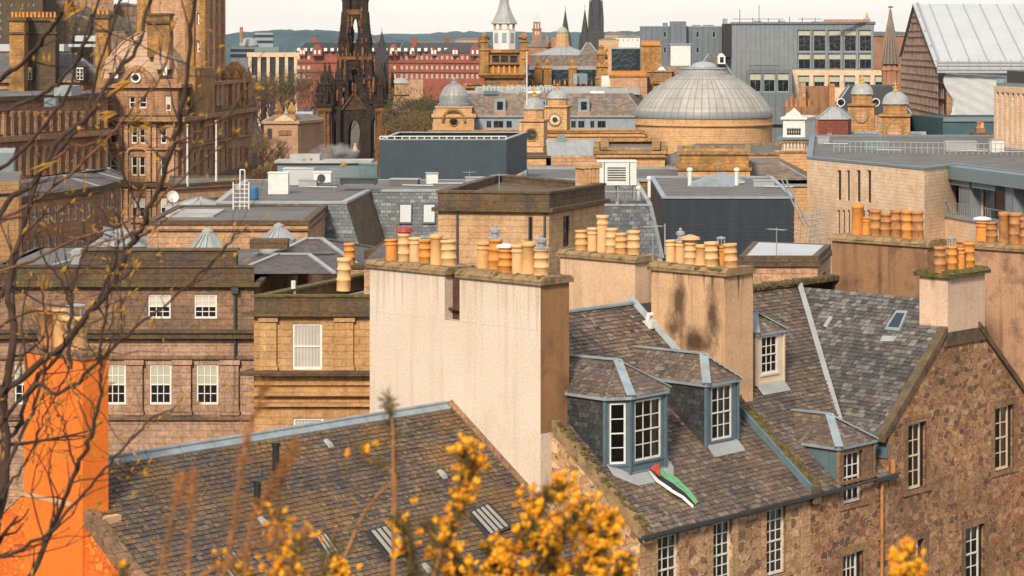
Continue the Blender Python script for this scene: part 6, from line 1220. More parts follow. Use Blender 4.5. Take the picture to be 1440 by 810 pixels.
# ---------------------------------------------------------------- Scott-style gothic monument
M['gothic'] = ashlar('blackened_gothic_stone', (.05, .028, .015), 1, .5, .5, damt=1., streak=.9, dirt=(.008, .008, .008), dsc=.45)
M['gothicm'] = ashlar('sooty_gothic_stone', (.13, .065, .025), 1, .5, .4, damt=1., dirt=(.012, .011, .01), dsc=.5)
M['gothicl'] = ashlar('sunlit_gothic_stone', (.30, .125, .035), 1, .5, .4, damt=.9, streak=.6, dirt=(.06, .035, .018), dsc=.3)  # orange copy of the gothic stone; sunlight is put into its colour
Y = 640; t = thing('gothic_monument', 'tall blackened gothic spire monument with open arches, buttresses and pinnacles', 'monument', (at(497, Y), Y + 8, 0)); z = lambda p: ZY(p, Y); px_ = lambda n: PX(n, Y)
def pinn(mb, x, y, zb, zt, r):   # crocketed pinnacle
    h = zt - zb; mb.sqlathe(x, y, [(r, zb), (r, zb + h * .45), (r * 1.35, zb + h * .47), (r * 1.35, zb + h * .5), (r * .8, zb + h * .52), (r * .12, zb + h * .96), (r * .3, zb + h * .975), (.03, zt)])
    for k in range(5):
        zz_ = zb + h * (.55 + .08 * k); q = r * (.8 - .68 * (.08 * k + .05) / .44); 
        for sx, sy in ((1, 1), (-1, 1), (1, -1), (-1, -1)): mb.box(x + sx * q - .12, x + sx * q + .12, y + sy * q - .12, y + sy * q + .12, zz_, zz_ + .3)
    for a in (0, 1, 2, 3):
        c, s = math.cos(a * math.pi / 2), math.sin(a * math.pi / 2); mb.bar((x + c * r * 1.1, y + s * r * 1.1, zb + h * .4), (x + c * r * .7, y + s * r * .7, zb + h * .62), .3, .2)
hw = px_(40)   # half width of the outer piers
for sx in (-1, 1):
    for sy in (-1, 1):
        mb = MB(); x, y = sx * hw, sy * hw; mb.sqlathe(x, y, [(1.9, 0), (1.9, z(214)), (1.5, z(212)), (1.35, z(160)), (1.9, z(156)), (2.0, z(148)), (1.4, z(147))])
        for dx, dy in ((1, 0), (-1, 0), (0, 1), (0, -1)): mb.sqlathe(x + dx * 1.5, y + dy * 1.5, [(.45, 0), (.4, z(158)), (.55, z(156)), (.55, z(150)), (.35, z(148)), (.04, z(136))])
        mb.build('outer_pier', M['gothicl'], t)
for sx in (-1, 1):
    for sy in (-1, 1):
        mb = MB(); x, y = sx * hw, sy * hw; pinn(mb, x, y, z(148), z(88), 1.25)
        for dx, dy in ((1, 0), (-1, 0), (0, 1), (0, -1)): pinn(mb, x + dx * 1.8, y + dy * 1.8, z(150), z(116), .5)
        # parapet gallery
        mb.box(x - 2.4, x + 2.4, y - 2.4, y - 2.1, z(150), z(146)); mb.box(x - 2.4, x + 2.4, y + 2.1, y + 2.4, z(150), z(146)); mb.box(x - 2.4, x - 2.1, y - 2.1, y + 2.1, z(150), z(146)); mb.box(x + 2.1, x + 2.4, y - 2.1, y + 2.1, z(150), z(146))
        # flying buttresses
        for r0, r1, za, zb_ in ((1, .38, 140, 104), (1, .42, 152, 128)):
            n = 8; P0 = Vector((x * r0, y * r0, z(za))); P1 = Vector((x * r1, y * r1, z(zb_))); 
            for k in range(n):
                f = lambda q: P0.lerp(P1, q) - Vector((0, 0, 1.6 * math.sin(q * math.pi)))
                mb.bar(f(k / n), f((k + 1) / n), .5, .9)
        for _ in range(22):
            qx, qy = x + rnd.uniform(-2.3, 2.3), y + rnd.uniform(-2.3, 2.3); z0_ = z(rnd.uniform(148, 118)); s = rnd.uniform(.15, .35); h = rnd.uniform(2, 5); mb.sqlathe(qx, qy, [(s, z0_), (s, z0_ + h * .4), (s * 1.5, z0_ + h * .44), (.03, z0_ + h)])
        mb.build('pinnacle', M['gothic'], t)
# main core with four great arches
def archwall(mb, half, zb, zsp, zap, ztop, wall_half, y, thk, rot):
    n = 10; pts = []
    for k in range(n + 1):     # pointed arch outline, left half then right half
        q = k / n; a = q * math.pi / 2 * .92; pts.append((-half * math.cos(a) ** .8 if k < n else 0, zsp + (zap - zsp) * math.sin(a) / math.sin(math.pi / 2 * .92)))
    out = [(-half, zb)] + pts; ri = [(-p[0], p[1]) for p in out[::-1]]
    T = Matrix.Rotation(rot, 3, 'Z')
    def V_(x, yy, z_): return tuple(T @ Vector((x, yy, z_)))
    for side in (out, ri[::-1]):
        sg = -1 if side is out else 1
        for (xa, za), (xb, zb_) in zip(side, side[1:]):
            for yy in (y, y + thk): mb.poly(V_(sg * wall_half, yy, za), V_(xa, yy, za), V_(xb, yy, zb_), V_(sg * wall_half, yy, zb_))
            mb.poly(V_(xa, y, za), V_(xb, y, zb_), V_(xb, y + thk, zb_), V_(xa, y + thk, za))
    for yy in (y, y + thk): mb.poly(V_(-wall_half, yy, zap), V_(wall_half, yy, zap), V_(wall_half, yy, ztop), V_(-wall_half, yy, ztop))
mb = MB(); ch_ = px_(25)
for k in range(4): archwall(mb, px_(8.5), 0, z(194), z(170), z(152), ch_, -ch_, 1.4, k * math.pi / 2)
for k in range(4):   # side arches to the piers
    T = Matrix.Rotation(k * math.pi / 2, 3, 'Z')
    for sx in (-1, 1):
        sb_ = MB(); archwall(sb_, 1.7, z(230), z(182), z(165), z(150), 2.8, 0, 1.0, 0); i = len(mb.v); mb.v += [tuple(T @ Vector((v[0] + sx * (ch_ + hw) / 2, v[1] - hw + .5, v[2]))) for v in sb_.v]; mb.f += [tuple(j + i for j in f) for f in sb_.f]; mb.m += sb_.m
mb.build('great_arches', M['gothic'], t)
mb = MB()
for k in range(4):
    T = Matrix.Rotation(k * math.pi / 2, 3, 'Z'); V_ = lambda x, y, zz: tuple(T @ Vector((x, y, zz)))
    mb.poly(V_(-px_(17), -ch_ - .3, z(155)), V_(px_(17), -ch_ - .3, z(155)), V_(0, -ch_ - .3, z(132))); mb.bar(V_(-px_(18), -ch_ - .5, z(155)), V_(0, -ch_ - .5, z(131)), .8, .6); mb.bar(V_(px_(18), -ch_ - .5, z(155)), V_(0, -ch_ - .5, z(131)), .8, .6)
mb.build('gablets', M['gothicm'], t)
mb = MB(); c1 = px_(22)
for k in range(4): archwall(mb, px_(8), z(155), z(122), z(98), z(84), c1, -c1, 1.0, k * math.pi / 2)
mb.box(-c1 * .8, c1 * .8, -c1 * .8, c1 * .8, z(158), z(146)); mb.build('second_stage', M['gothic'], t)
mb = MB()
for sx in (-1, 1):
    for sy in (-1, 1):
        pinn(mb, sx * c1, sy * c1, z(150), z(72), 1.1); pinn(mb, sx * c1 * 1.1, sy * c1 * .5, z(140), z(96), .55); pinn(mb, sx * c1 * .5, sy * c1 * 1.1, z(140), z(96), .55)
mb.box(-c1, c1, -c1, -c1 + .5, z(84), z(77)); mb.box(-c1, c1, c1 - .5, c1, z(84), z(77)); mb.box(-c1, -c1 + .5, -c1, c1, z(84), z(77)); mb.box(c1 - .5, c1, -c1, c1, z(84), z(77)); mb.build('stage_pinnacles', M['gothic'], t)
mb = MB(); mb.sqlathe(0, 0, [(c1 * 1.03, z(85)), (c1 * 1.12, z(84)), (c1 * 1.12, z(80)), (c1 * 1.0, z(79.5))]); mb.sqlathe(0, 0, [(px_(14.6), z(22)), (px_(17), z(20)), (px_(17), z(14)), (px_(14), z(13))])
for k in range(9):
    for sx in (-1, 1): mb.box(sx * c1 * 1.05 - .2, sx * c1 * 1.05 + .2, -c1 + k * c1 / 4 - .2, -c1 + k * c1 / 4 + .2, z(79.5), z(75)); mb.box(-c1 + k * c1 / 4 - .2, -c1 + k * c1 / 4 + .2, sx * c1 * 1.05 - .2, sx * c1 * 1.05 + .2, z(79.5), z(75))
mb.build('gallery', M['gothicl'], t)
mb = MB(); c2_ = px_(14.5)
for k in range(4): archwall(mb, px_(4.2), z(82), z(46), z(26), z(18), c2_, -c2_, .9, k * math.pi / 2)
for sx in (-1, 1):
    for sy in (-1, 1):
        mb.sqlathe(sx * c2_, sy * c2_, [(1.15, z(84)), (1.0, z(30)), (.8, z(16))]); pinn(mb, sx * px_(19.5), sy * px_(19.5), z(84), z(34), .6); pinn(mb, sx * px_(18), sy * px_(8), z(84), z(50), .45); pinn(mb, sx * px_(8), sy * px_(18), z(84), z(50), .45)
        mb.sqlathe(sx * px_(12), sy * px_(12), [(.9, z(16)), (.8, z(-8)), (.1, z(-30))]); pinn(mb, sx * px_(14.5), sy * px_(14.5), z(18), z(-22), .6)
mb.build('third_stage', M['gothic'], t)
mb = MB(); mb.lathe(0, 0, [(px_(9), z(14)), (px_(8), z(-10)), (px_(8), z(-12)), (px_(3), z(-40)), (.1, z(-80))], 8, R(22.5)); mb.build('spire', M['gothic'], t)
mb = MB(); mb.box(-6, 6, -6, 6, 0, z(214)); mb.build('plinth', M['gothic'], t); mb = MB(); mb.lathe(0, -1, [(1.3, z(222)), (1.25, z(219)), (.9, z(217)), (1.0, z(214)), (.7, z(210)), (.6, z(208)), (.25, z(206)), (.35, z(204)), (.1, z(202.5))], 9); mb.build('marble_statue', M['sandE'], t, smooth=True)
mb = MB(); rq = random.Random(12)
mb.box(-c1 * .55, c1 * .55, -c1 * .55, c1 * .55, z(150), z(90)); mb.box(-px_(7), px_(7), -px_(7), px_(7), z(84), z(60)); mb.build('inner_core', M['gothic'], t)
mb = MB()
for k in range(300):
    lv = rq.random(); y_ = 150 - lv * 125; hw2 = px_(25 - lv * 11.5); a = rq.choice((0, 1, 2, 3)); T = Matrix.Rotation(a * math.pi / 2, 3, 'Z'); q = T @ Vector((rq.uniform(-1, 1) ** 1 * hw2 * 1.1, -hw2 * rq.uniform(.95, 1.18), 0))
    if abs((T.inverted() @ q).x) < px_(4): continue
    s = rq.uniform(.22, .5); h = rq.uniform(2, 5.5); z0_ = z(y_); mb.sqlathe(q.x, q.y, [(s, z0_), (s, z0_ + h * .45), (s * 1.5, z0_ + h * .48), (s * .8, z0_ + h * .54), (.03, z0_ + h)])
mb.build('crockets', M['gothic'], t)
mb = MB()
for k in range(130):
    lv = rq.random(); hw2 = px_(25.5 - lv * 11.5); a = rq.choice((0, 0, 1, 3)); T = Matrix.Rotation(a * math.pi / 2, 3, 'Z'); u_ = rq.choice((-.95, -.62, .62, .95, rq.uniform(-1, 1))); q = T @ Vector((u_ * hw2, -hw2 * rq.uniform(1.08, 1.22), 0)); s = rq.uniform(.12, .28); h = rq.uniform(1.2, 3.6); z0_ = z(150 - lv * 125); mb.sqlathe(q.x, q.y, [(s, z0_), (s, z0_ + h * .6), (s * 1.5, z0_ + h * .64), (.03, z0_ + h)])
for sx in (-1, 1):
    for sy in (-1, 1):
        for k in range(9): s = rq.uniform(.15, .3); q = (sx * hw + rq.choice((-2.3, 2.3)), sy * hw + rq.uniform(-2.3, 2.3)); z0_ = z(rq.uniform(150, 110)); mb.sqlathe(*q, [(s, z0_), (s, z0_ + 1.6), (s * 1.4, z0_ + 1.8), (.03, z0_ + 3)])
mb.build('highlight_crockets', M['gothicl'], t)['kind'] = 'stuff'  # small pinnacles in the orange copy, painted in as sunlit highlights

M['darkspire'] = ashlar('dark_spire_stone', (.045, .05, .055), 1.5, .7, .25, damt=.5)
def spire(label, px, Y, wpx, pyb, pyt, m, cat='spire', n=8, stage=None):
    t = thing('church_spire', label, cat, (at(px, Y), Y, 0)); r = PX(wpx, Y) / 2; z = lambda p: ZY(p, Y); mb = MB(); mb.lathe(0, 0, [(r * .95, 0), (r * .95, z(pyb)), (r, z(pyb) + .01), (.05, z(pyt))], n, R(22.5)); mb.build('spire', m, t)
    mb = MB()
    for sx in (-1, 1):
        for sy in (-1, 1): mb.sqlathe(sx * r * .8, sy * r * .8, [(r * .22, 0), (r * .22, z(pyb)), (r * .05, z(pyb) + (z(pyt) - z(pyb)) * .3)])
    mb.build('corner_pinnacles', m, t); mb = MB(); mb.tube((0, 0, z(pyt) - .2), (0, 0, z(pyt) + PX(4, Y)), PX(.35, Y), n=5); mb.build('cross', M['iron'], t); return t
t = spire('slender dark church spire with a white lancet just right of the gothic monument', 537, 700, 12, 66, 43, M['darkspire']); mb = MB(); mb.box(-.5, .5, -1.5, -1.35, ZY(84, 700), ZY(79, 700)); mb.build('lancet', M['tarp'], t); mb = MB(); mb.sqlathe(0, 0, [(2, 0), (2, ZY(80, 700)), (1.2, ZY(66, 700))]); mb.build('tower', M['darkspire'], t)
spire('left of the three far dark cathedral spires', 795, 2300, 17, 63, 12, M['darkspire']); spire('middle of the three far dark cathedral spires', 822.5, 2300, 17, 64, 11, M['darkspire'])
t = spire('tallest and broadest of the three far dark cathedral spires', 838, 2300, 21, 26, -60, M['darkspire']); mb = MB(); z = lambda p: ZY(p, 2300); mb.sqlathe(0, 0, [(PX(13, 2300), 0), (PX(12, 2300), z(46)), (PX(9, 2300), z(44)), (PX(8.5, 2300), z(26))]); mb.build('tower', M['darkspire'], t)
# small towers left of the cathedral
t = thing('bell_tower', 'slim red stone tower with a pale pointed roof left of the cathedral spires', 'tower', (at(755, 1150), 1150, 0)); z = lambda p: ZY(p, 1150); u = PX(1, 1150)
M['farred'] = simple('far_red_stone', (.34, .17, .10), .9, var=.3, sc=.3)
mb = MB(); mb.sqlathe(0, 0, [(8 * u, 0), (8 * u, z(58)), (6.5 * u, z(57)), (6 * u, z(43)), (7 * u, z(42)), (7 * u, z(40)), (5 * u, z(39.5)), (5 * u, z(31))]); mb.build('shaft', M['farred'], t); mb = MB(); mb.sqlathe(0, 0, [(5.5 * u, z(31)), (.05, z(14))]); mb.build('pointed_roof', M['tarp'], t); mb = MB(); 
for sx in (-2.4, 1.): mb.box(sx * u, (sx + 1.4) * u, -5.1 * u, -5.02 * u, z(40), z(33)); mb.box(sx * u, (sx + 1.4) * u, -6.2 * u, -6.1 * u, z(53), z(44))
mb.build('louvre', M['whitemetal'], t)
t = thing('domed_turret', 'orange stone turret with a pale green dome before the cathedral spires', 'turret', (at(791, 1000), 1000, 0)); z = lambda p: ZY(p, 1000); u = PX(1, 1000); mb = MB(); mb.lathe(0, 0, [(9 * u, 0), (9 * u, z(48)), (8 * u, z(47))], 8, R(22.5)); mb.box(-9 * u, 9 * u, -3 * u, 9 * u, 0, z(58)); mb.build('drum', M['sandD'], t); mb = MB(); mb.lathe(0, 0, [(8.2 * u * math.cos(k * .19), z(47) + 9 * u * math.sin(k * .19)) for k in range(8)] + [(1 * u, z(37)), (.1, z(34))], 16); mb.build('dome', simple('verdigris', (.34, .38, .30), .7), t, smooth=True)
b = Bd('distant_houses', 'cluster of small red and ochre gabled roofs left of the domed turret', 'houses', [(742, 1100), (802, 1100), (802, 1120), (742, 1120)]); b.wall(b.zy(66), M['farred']); b.hip(b.zy(66), b.zy(58), 4, M['slateM'], over=.5)
b.box('chimney', 768, 771, 50, 66, 1095, 1099, M['farred']); b.box('chimney', 775, 790, 52, 66, 1095, 1099, M['farred'])
for i, (x0, x1, y0, Y_, m) in enumerate(((866, 902, 53, 1500, 'whitemetal'), (842, 870, 56, 1400, 'sandD'), (570, 660, 62, 1900, 'farred'), (470, 530, 60, 2000, 'sandFl'), (640, 680, 56, 1700, 'sandFl'), (850, 880, 49, 1900, 'sandFl'), (880, 900, 51, 2100, 'sandD'))):
    b = Bd('distant_house', ['pale distant house right of the cathedral', 'ochre distant house below the cathedral', 'reddish distant roofs behind the long red hotel', 'pinkish distant roofs left of the slender spire', 'pinkish distant roof left of the store tower', 'far pinkish house right of the tallest spire', 'far ochre house behind the zinc-clad block'][i], 'house', [(x0, Y_), (x1, Y_), (x1, Y_ + 20), (x0, Y_ + 20)]); 
    for k in range(5): b.win(0, x0 + (x1 - x0) * (.1 + .18 * k), x0 + (x1 - x0) * (.1 + .18 * k) + 2, y0 + 2, y0 + 5, cols=1, rows=1, fw=.2)
    b.wall(b.zy(y0), M[m]); b.hip(b.zy(y0), b.zy(y0 - 3), 6, M['slateM'])
# ---------------------------------------------------------------- grand brown hotel with its square clock tower
b = Bd('grand_hotel', 'grand brown sandstone hotel with rounded pavilion roof, arched windows and deep cornices', 'hotel', [(146, 330), (250, 328), (354, 382), (354, 420), (146, 420)])
WK = dict(fw=.16, bw=.1, sash=True)
for y0, y1 in ((180, 202), (220, 247), (277, 306)):
    for x0, x1 in ((154, 163), (184, 193), (195, 204), (225, 234)): b.win(0, x0, x1, y0, y1, cols=1, rows=2, blind=.5 if y0 == 277 else .0, **WK)
for x0, x1 in ((181, 190), (195, 206)): b.win(0, x0, x1, 136, 152, cols=1, rows=2, arch=True, **WK)
b.win(0, 147.5, 153, 137, 152, cols=1, rows=2, **WK); b.win(0, 232, 240, 134, 156, cols=1, rows=2, blind=.6, **WK)
for x0, x1, y0, y1 in ((270, 275, 130, 147), (257, 261, 131, 148), (293, 297, 128, 143), (331, 335, 124, 139), (344, 347, 124, 138), (311, 318, 172, 192), (311, 318, 207, 234), (270, 275, 176, 200), (290, 294, 175, 196), (336, 340, 170, 188), (270, 275, 216, 244), (290, 294, 212, 238), (336, 340, 206, 228), (270, 275, 262, 290), (311, 317, 256, 282)): b.win(1, x0, x1, y0, y1, cols=1, rows=2, **WK)
b.wall(b.zy(119), M['sandF'], rec=.4)
b.ring(b.zy(123), b.zy(118), .7, .3, M['sandF']); b.ring(b.zy(170), b.zy(164), 1.3, 0, M['sandF']); b.ring(b.zy(173), b.zy(170) - .01, .7, 0, M['sandM'], 'dentil_course'); b.ring(b.zy(164) + .002, b.zy(161), .8, 0, M['parapet'], 'blocking_course'); b.ring(b.zy(210), b.zy(207), .4, 0, M['sandF'], 'string_course'); b.ring(b.zy(262), b.zy(256), .9, 0, M['parapet']); b.ring(b.zy(312), b.zy(308), .5, 0, M['sandFl'], 'string_course')
for x0, x1 in ((147, 152), (167, 173), (176, 181), (207, 213), (216, 221), (237, 246)):
    for y0, y1 in ((174, 207), (212, 255), (265, 308)): b.pilaster(0, x0, x1, y0, y1, M['sandFl'], .45)
for x0 in (253, 263, 282, 300, 306, 322, 329, 345):
    for y0, y1 in ((172, 200), (212, 250), (122, 155)): b.pilaster(1, x0, x0 + 4.5, y0 - (x0 - 250) * .06, y1 - (x0 - 250) * .12, M['sandF'], .5)
mb = MB(); p_ = b.pl(0); c_ = b.uz(0, 194, 214)
n = 10
for k in range(n): a, c = math.pi * k / n, math.pi * (k + 1) / n; mb.bar(p_.p(c_[0] - 1.5 * math.cos(a), c_[1] + .7 * math.sin(a), .3), p_.p(c_[0] - 1.5 * math.cos(c), c_[1] + .7 * math.sin(c), .3), .35, .25)
mb.build('window_hood', M['sandFl'], b.root)
# pediment with round window
mb = MB(); a, c, t_ = b.loc(169, 121, 329), b.loc(217, 121, 329), b.loc(191, 92, 329); n = 10
arc = [b.loc(169 + 48 * k / n, 121 - 26 * math.sin(math.pi * k / n) ** .8, 329) for k in range(n + 1)]
mb.poly(*[(q.x, q.y, q.z) for q in arc]); mb.poly(*[(q.x, q.y + 3, q.z) for q in arc][::-1])
for p, q in zip(arc, arc[1:]): mb.poly(p, q, (q.x, q.y + 3, q.z), (p.x, p.y + 3, p.z)); mb.bar(p, q, .7, .6)
o = mb.build('gable', M['sandF'], b.root); v = b.loc(191, 109, 329); mb = MB(); mb.tube((v.x, v.y - .1, v.z), (v.x, v.y - .3, v.z), .75, n=16); mb.build('round_window', M['white'], o); mb = MB(); mb.tube((v.x, v.y - .3, v.z), (v.x, v.y - .35, v.z), .48, n=14); mb.build('pane', M['glass'], o)
M['stonetile'] = seamed('stone_tiles', (.50, .33, .22), .75, .8, horiz=True, damt=.35, dirt=(.2, .12, .07), contrast=.6, width=.14)
mb = MB(); cx, cy = b.loc(200, 100, 338)[:2]; zb = b.zy(112); H = b.zy(44) - zb; hw_ = PX(54, 338); k1 = [(1, 0), (.97, .12), (.9, .3), (.76, .52), (.55, .74), (.3, .9), (.12, .98), (.03, 1)]
i0 = len(mb.v)
mb.sqlathe(cx, cy + hw_ * .7, [(hw_ * r_, zb + H * h_) for r_, h_ in k1]); mb.build('pavilion_roof', M['stonetile'], b.root)
mb = MB()
for sx in (-1, 1):
    pts = [(cx + sx * hw_ * r_, cy + hw_ * .7 - hw_ * r_, zb + H * h_ + .08) for r_, h_ in k1]; mb.path(pts, .22, 4)
mb.build('roof_hips', M['sandFl'], b.root)
for px, py, s in ((227, 84, 11), (158, 88, 10)):
    v = b.loc(px, py, 334); mb = MB(); u = PX(1, 334); mb.box(v.x - s * u, v.x + s * u, v.y, v.y + 4, v.z - 14 * u, v.z)
    for k in range(8): a, c = math.pi * k / 8, math.pi * (k + 1) / 8; mb.poly((v.x, v.y, v.z), (v.x - s * u * math.cos(a), v.y, v.z + s * u * math.sin(a)), (v.x - s * u * math.cos(c), v.y, v.z + s * u * math.sin(c))); mb.poly((v.x - s * u * math.cos(a), v.y, v.z + s * u * math.sin(a)), (v.x - s * u * math.cos(a), v.y + 4, v.z + s * u * math.sin(a)), (v.x - s * u * math.cos(c), v.y + 4, v.z + s * u * math.sin(c)), (v.x - s * u * math.cos(c), v.y, v.z + s * u * math.sin(c)))
    d = mb.build('arched_dormer', M['stonetile'], b.root); mb = MB(); mb.box(v.x - 2 * u + 4 * u, v.x + 8 * u, v.y - .08, v.y, v.z - 22 * u, v.z - 10 * u); mb.build('frame', M['white'], d)
# corner turrets and clutter along the parapet
for px, Y_, s in ((262, 335, 5), (276, 342, 4), (330, 370, 6), (343, 378, 6), (318, 364, 5), (350, 381, 4), (247, 329, 4)):
    v = b.loc(px, 118, Y_); u = PX(1, Y_); mb = MB(); mb.lathe(v.x, v.y, [(s * u, v.z - 1), (s * u, v.z + 8 * u), (s * 1.2 * u, v.z + 9 * u), (s * u, v.z + 14 * u), (s * .5 * u, v.z + 18 * u), (s * .25 * u, v.z + 20 * u), (.05, v.z + 25 * u)], 10)
    mb.build('corner_turret', M['sandM' if s > 4 else 'sandF'], b.root)
v = b.loc(328, 104, 372); mb = MB(); mb.sqlathe(v.x, v.y + 2, [(1.7, v.z - 4), (1.7, v.z), (1.5, v.z + 1), (.9, v.z + 1.6), (.5, v.z + 2)]); mb.build('small_pavilion_roof', M['sandM'], b.root)
p_ = b.pl(1); a, c = b.uz(1, 263, 120)[0], b.uz(1, 291, 120)[0]; mb = MB(); p_.box(mb, a, c, b.uz(1, 277, 165)[1], b.uz(1, 277, 95)[1], -2, 1.2); mb.build('mossy_buttress', M['sandM'], b.root)
mb = MB()
for k in range(16):
    px = 252 + k * 6.4; Y_ = 329 + k * 3.2; v = b.loc(px, 152 - k * .6, Y_); mb.lathe(v.x, v.y, [(.5, v.z - .9), (.35, v.z), (.5, v.z + .5), (.1, v.z + 1.2)], 7)
mb.build('cornice_statuary', M['sandM'], b.root)
# tower
tb = Bd('clock_tower_shaft', 'massive square tower of brown stone rising above the grand hotel', 'tower', [(196, 356), (292, 352), (316, 368), (222, 376)])
for x0, x1, y0, y1 in ((276, 283, 57, 73), (277, 283, 18, 34)): tb.win(0, x0, x1, y0, y1, cols=1, rows=3, fw=.2, bw=.1)
tb.wall(50, M['sandFl'], rec=.5)
for x0, x1, m in ((196, 212, 'sandM'), (262, 275, 'sandM'), (284, 292, 'sandM')): p_ = tb.pl(0); a, c = tb.uz(0, x0, 60)[0], tb.uz(0, x1, 60)[0]; mb = MB(); p_.box(mb, max(0, a), c, 0, 50, .02, .8 if x0 != 262 else .5); mb.build('buttress', M[m], tb.root)
p_ = tb.pl(1); L_ = tb.L(1)
for k in range(3): mb = MB(); p_.box(mb, L_ * (.15 + .3 * k), L_ * (.15 + .3 * k) + 1.2, 0, 50, .02, .6); mb.build('buttress', M['sandFl'], tb.root)
mb = MB(); a = tb.loc(207, 22, 336); c = tb.loc(238, 50, 336); mb.box(a.x, c.x, a.y, a.y + 4, ZY(80, 336), a.z); mb.build('chimney', M['sandM'], tb.root); mb = MB(); mb.box(a.x - .3, c.x + .3, a.y - .3, a.y + 4, a.z - 1.2, a.z - .8); mb.box(a.x - .2, c.x + .2, a.y - .2, a.y + 4, a.z + .002, a.z + .35); mb.build('chimney_cap', M['parapet'], tb.root)
for px, Y_, py0, lab in ((263.5, 300, 178, 'left of two white flagpoles in front of the grand hotel'), (304, 305, 172, 'right, taller of two white flagpoles in front of the grand hotel')):
    t = thing('flagpole', lab, 'flagpole', (at(px, Y_), Y_, ZY(262, Y_))); h = PX(262 - py0, Y_); mb = MB(); mb.tube((0, 0, 0), (0, 0, h), .16, .1, n=8); mb.build('pole', M['whitemetal'], t); mb = MB(); mb.lathe(0, 0, [(.2, h), (.25, h + .15), (.05, h + .35)], 8); mb.build('truck', M['gold'], t)
b = simpleblock('stone_building', 'low warm stone terrace wall carrying the two white flagpoles', [(240, 298), (345, 308), (345, 318), (240, 318)], 262, M['sandFl'], cor='parapet')
b.ring(b.zy(268), b.zy(266), .3, 0, M['parapet']); b.ring(b.zy(284), b.zy(282), .3, 0, M['parapet'])
b = simpleblock('pale_roofed_building', 'pale grey low roof with small vents in front of the hotel basement', [(236, 172), (312, 172), (330, 185), (236, 185)], 308, M['sandFl'], roofm='paleroof'); b.hip(b.zy(308), b.zy(308) + .9, 2.5, M['paleroof'])
# left hand range next to the hotel
b = Bd('stone_terrace', 'long brown classical range of pilasters and cornices left of the grand hotel', 'building', [(-60, 292), (152, 326), (152, 350), (-60, 350)])
for k in range(14): x0 = -5 + k * 11; b.win(0, x0, x0 + 4.5, 160, 188, cols=1, rows=2, fw=.14); b.win(0, x0, x0 + 4.5, 212, 240, cols=1, rows=2, fw=.14)
b.wall(b.zy(140), M['sandF'], roof=M['felt'], rec=.4)
for k in range(14):
    x0 = 1 + k * 11
    for y0, y1 in ((156, 192), (206, 246)): b.pilaster(0, x0, x0 + 3.5, y0, y1, M['sandFl'], .5)
b.ring(b.zy(145), b.zy(138), .8, .3, M['parapet']); b.ring(b.zy(204), b.zy(196), 1.2, 0, M['sandF']); b.ring(b.zy(196) + .01, b.zy(193), .7, 0, M['parapet'])
b.box('lead_box', 76, 100, 121, 135, 305, 312, M['lead']); b.box('lead_box', 62, 78, 138, 150, 290, 292, M['grpaint'])
b = Bd('slate_roofed_range', 'slate-roofed range with black pointed dormers behind the classical terrace', 'building', [(-80, 350), (150, 352), (150, 380), (-80, 380)])
b.wall(b.zy(112), M['sandFl']); b.hip(b.zy(113), b.zy(76), 5, M['slateF'], .4); b.ring(b.zy(116), b.zy(112), .8, .2, M['sandFl'], 'parapet')
for px in (40.5, 112.5): 
    d = b.box('dormer', px - 6, px + 6, 95, 114, 348, 352, M['black']); v = b.loc(px, 95, 347.8); u = PX(1, 348); mb = MB(); mb.poly((v.x - 8 * u, v.y, v.z), (v.x + 8 * u, v.y, v.z), (v.x, v.y, v.z + 9 * u)); mb.poly((v.x - 8 * u, v.y, v.z), (v.x, v.y, v.z + 9 * u), (v.x, v.y + 4, v.z + 9 * u), (v.x - 8 * u, v.y + 3, v.z)); mb.poly((v.x + 8 * u, v.y, v.z), (v.x + 8 * u, v.y + 3, v.z), (v.x, v.y + 4, v.z + 9 * u), (v.x, v.y, v.z + 9 * u)); mb.build('dormer_gable', M['black'], b.root)
    mb = MB(); u2 = PX(4.6, 348); mb.box(v.x - u2, v.x + u2, v.y - .1, v.y, b.zy(112), v.z); w1 = mb.build('dormer_window', M['white'], b.root); mb = MB()
    for sx in (-1, 1):
        for k in range(3): zz_ = b.zy(111) + k * PX(5.2, 348); mb.box(v.x + (sx * .5 - .38) * u2, v.x + (sx * .5 + .38) * u2, v.y - .12, v.y - .1, zz_, zz_ + PX(4.2, 348))
    mb.build('pane', M['glass'], w1)
b.box('white_roof', -20, 90, 62, 72, 385, 390, M['tarp']); b.box('white_roof', 105, 134, 50, 58, 388, 390, M['tarp']); b.box('white_roof', 96, 134, 62, 66, 384, 386, M['tarp'])
for px0, px1, pt, Y_, lab in ((13, 34, 24, 345, 'narrow mossy end of the wide chimney beyond the terrace, lighter for its lit face'), (134, 152, 20, 345, 'tall mossy stone chimney just left of the rounded pavilion roof'), (34, 78, 24, 349, 'wide side of that chimney in darker stone for shade, with a long row of orange pots behind the terrace')):
    t = thing('chimney_stack', lab, 'chimney', (at(px0, Y_), Y_, 0)); w_ = PX(px1 - px0, Y_); z0 = ZY(pt, Y_); mb = MB(); mb.box(0, w_, 0, 3, 0, z0 - .6); mb.build('stack', M['sandAd' if px0 == 34 else 'sandM'], t); mb = MB(); mb.box(-.3, w_ + .3, -.3, 3.3, z0 - .6, z0); mb.box(-.25, w_ + .25, -.25, 3.2, z0 - 2.6, z0 - 2.3); mb.build('cap', M['parapet'], t)  # left pair is one chimney; lit and shaded faces put into two stones
    n_ = int(w_ / .55); 
    for k in range(n_): pot(t, .3 + k * (w_ - .6) / max(1, n_ - 1), 1, z0, 'plain', .8, .2, 'pot2')
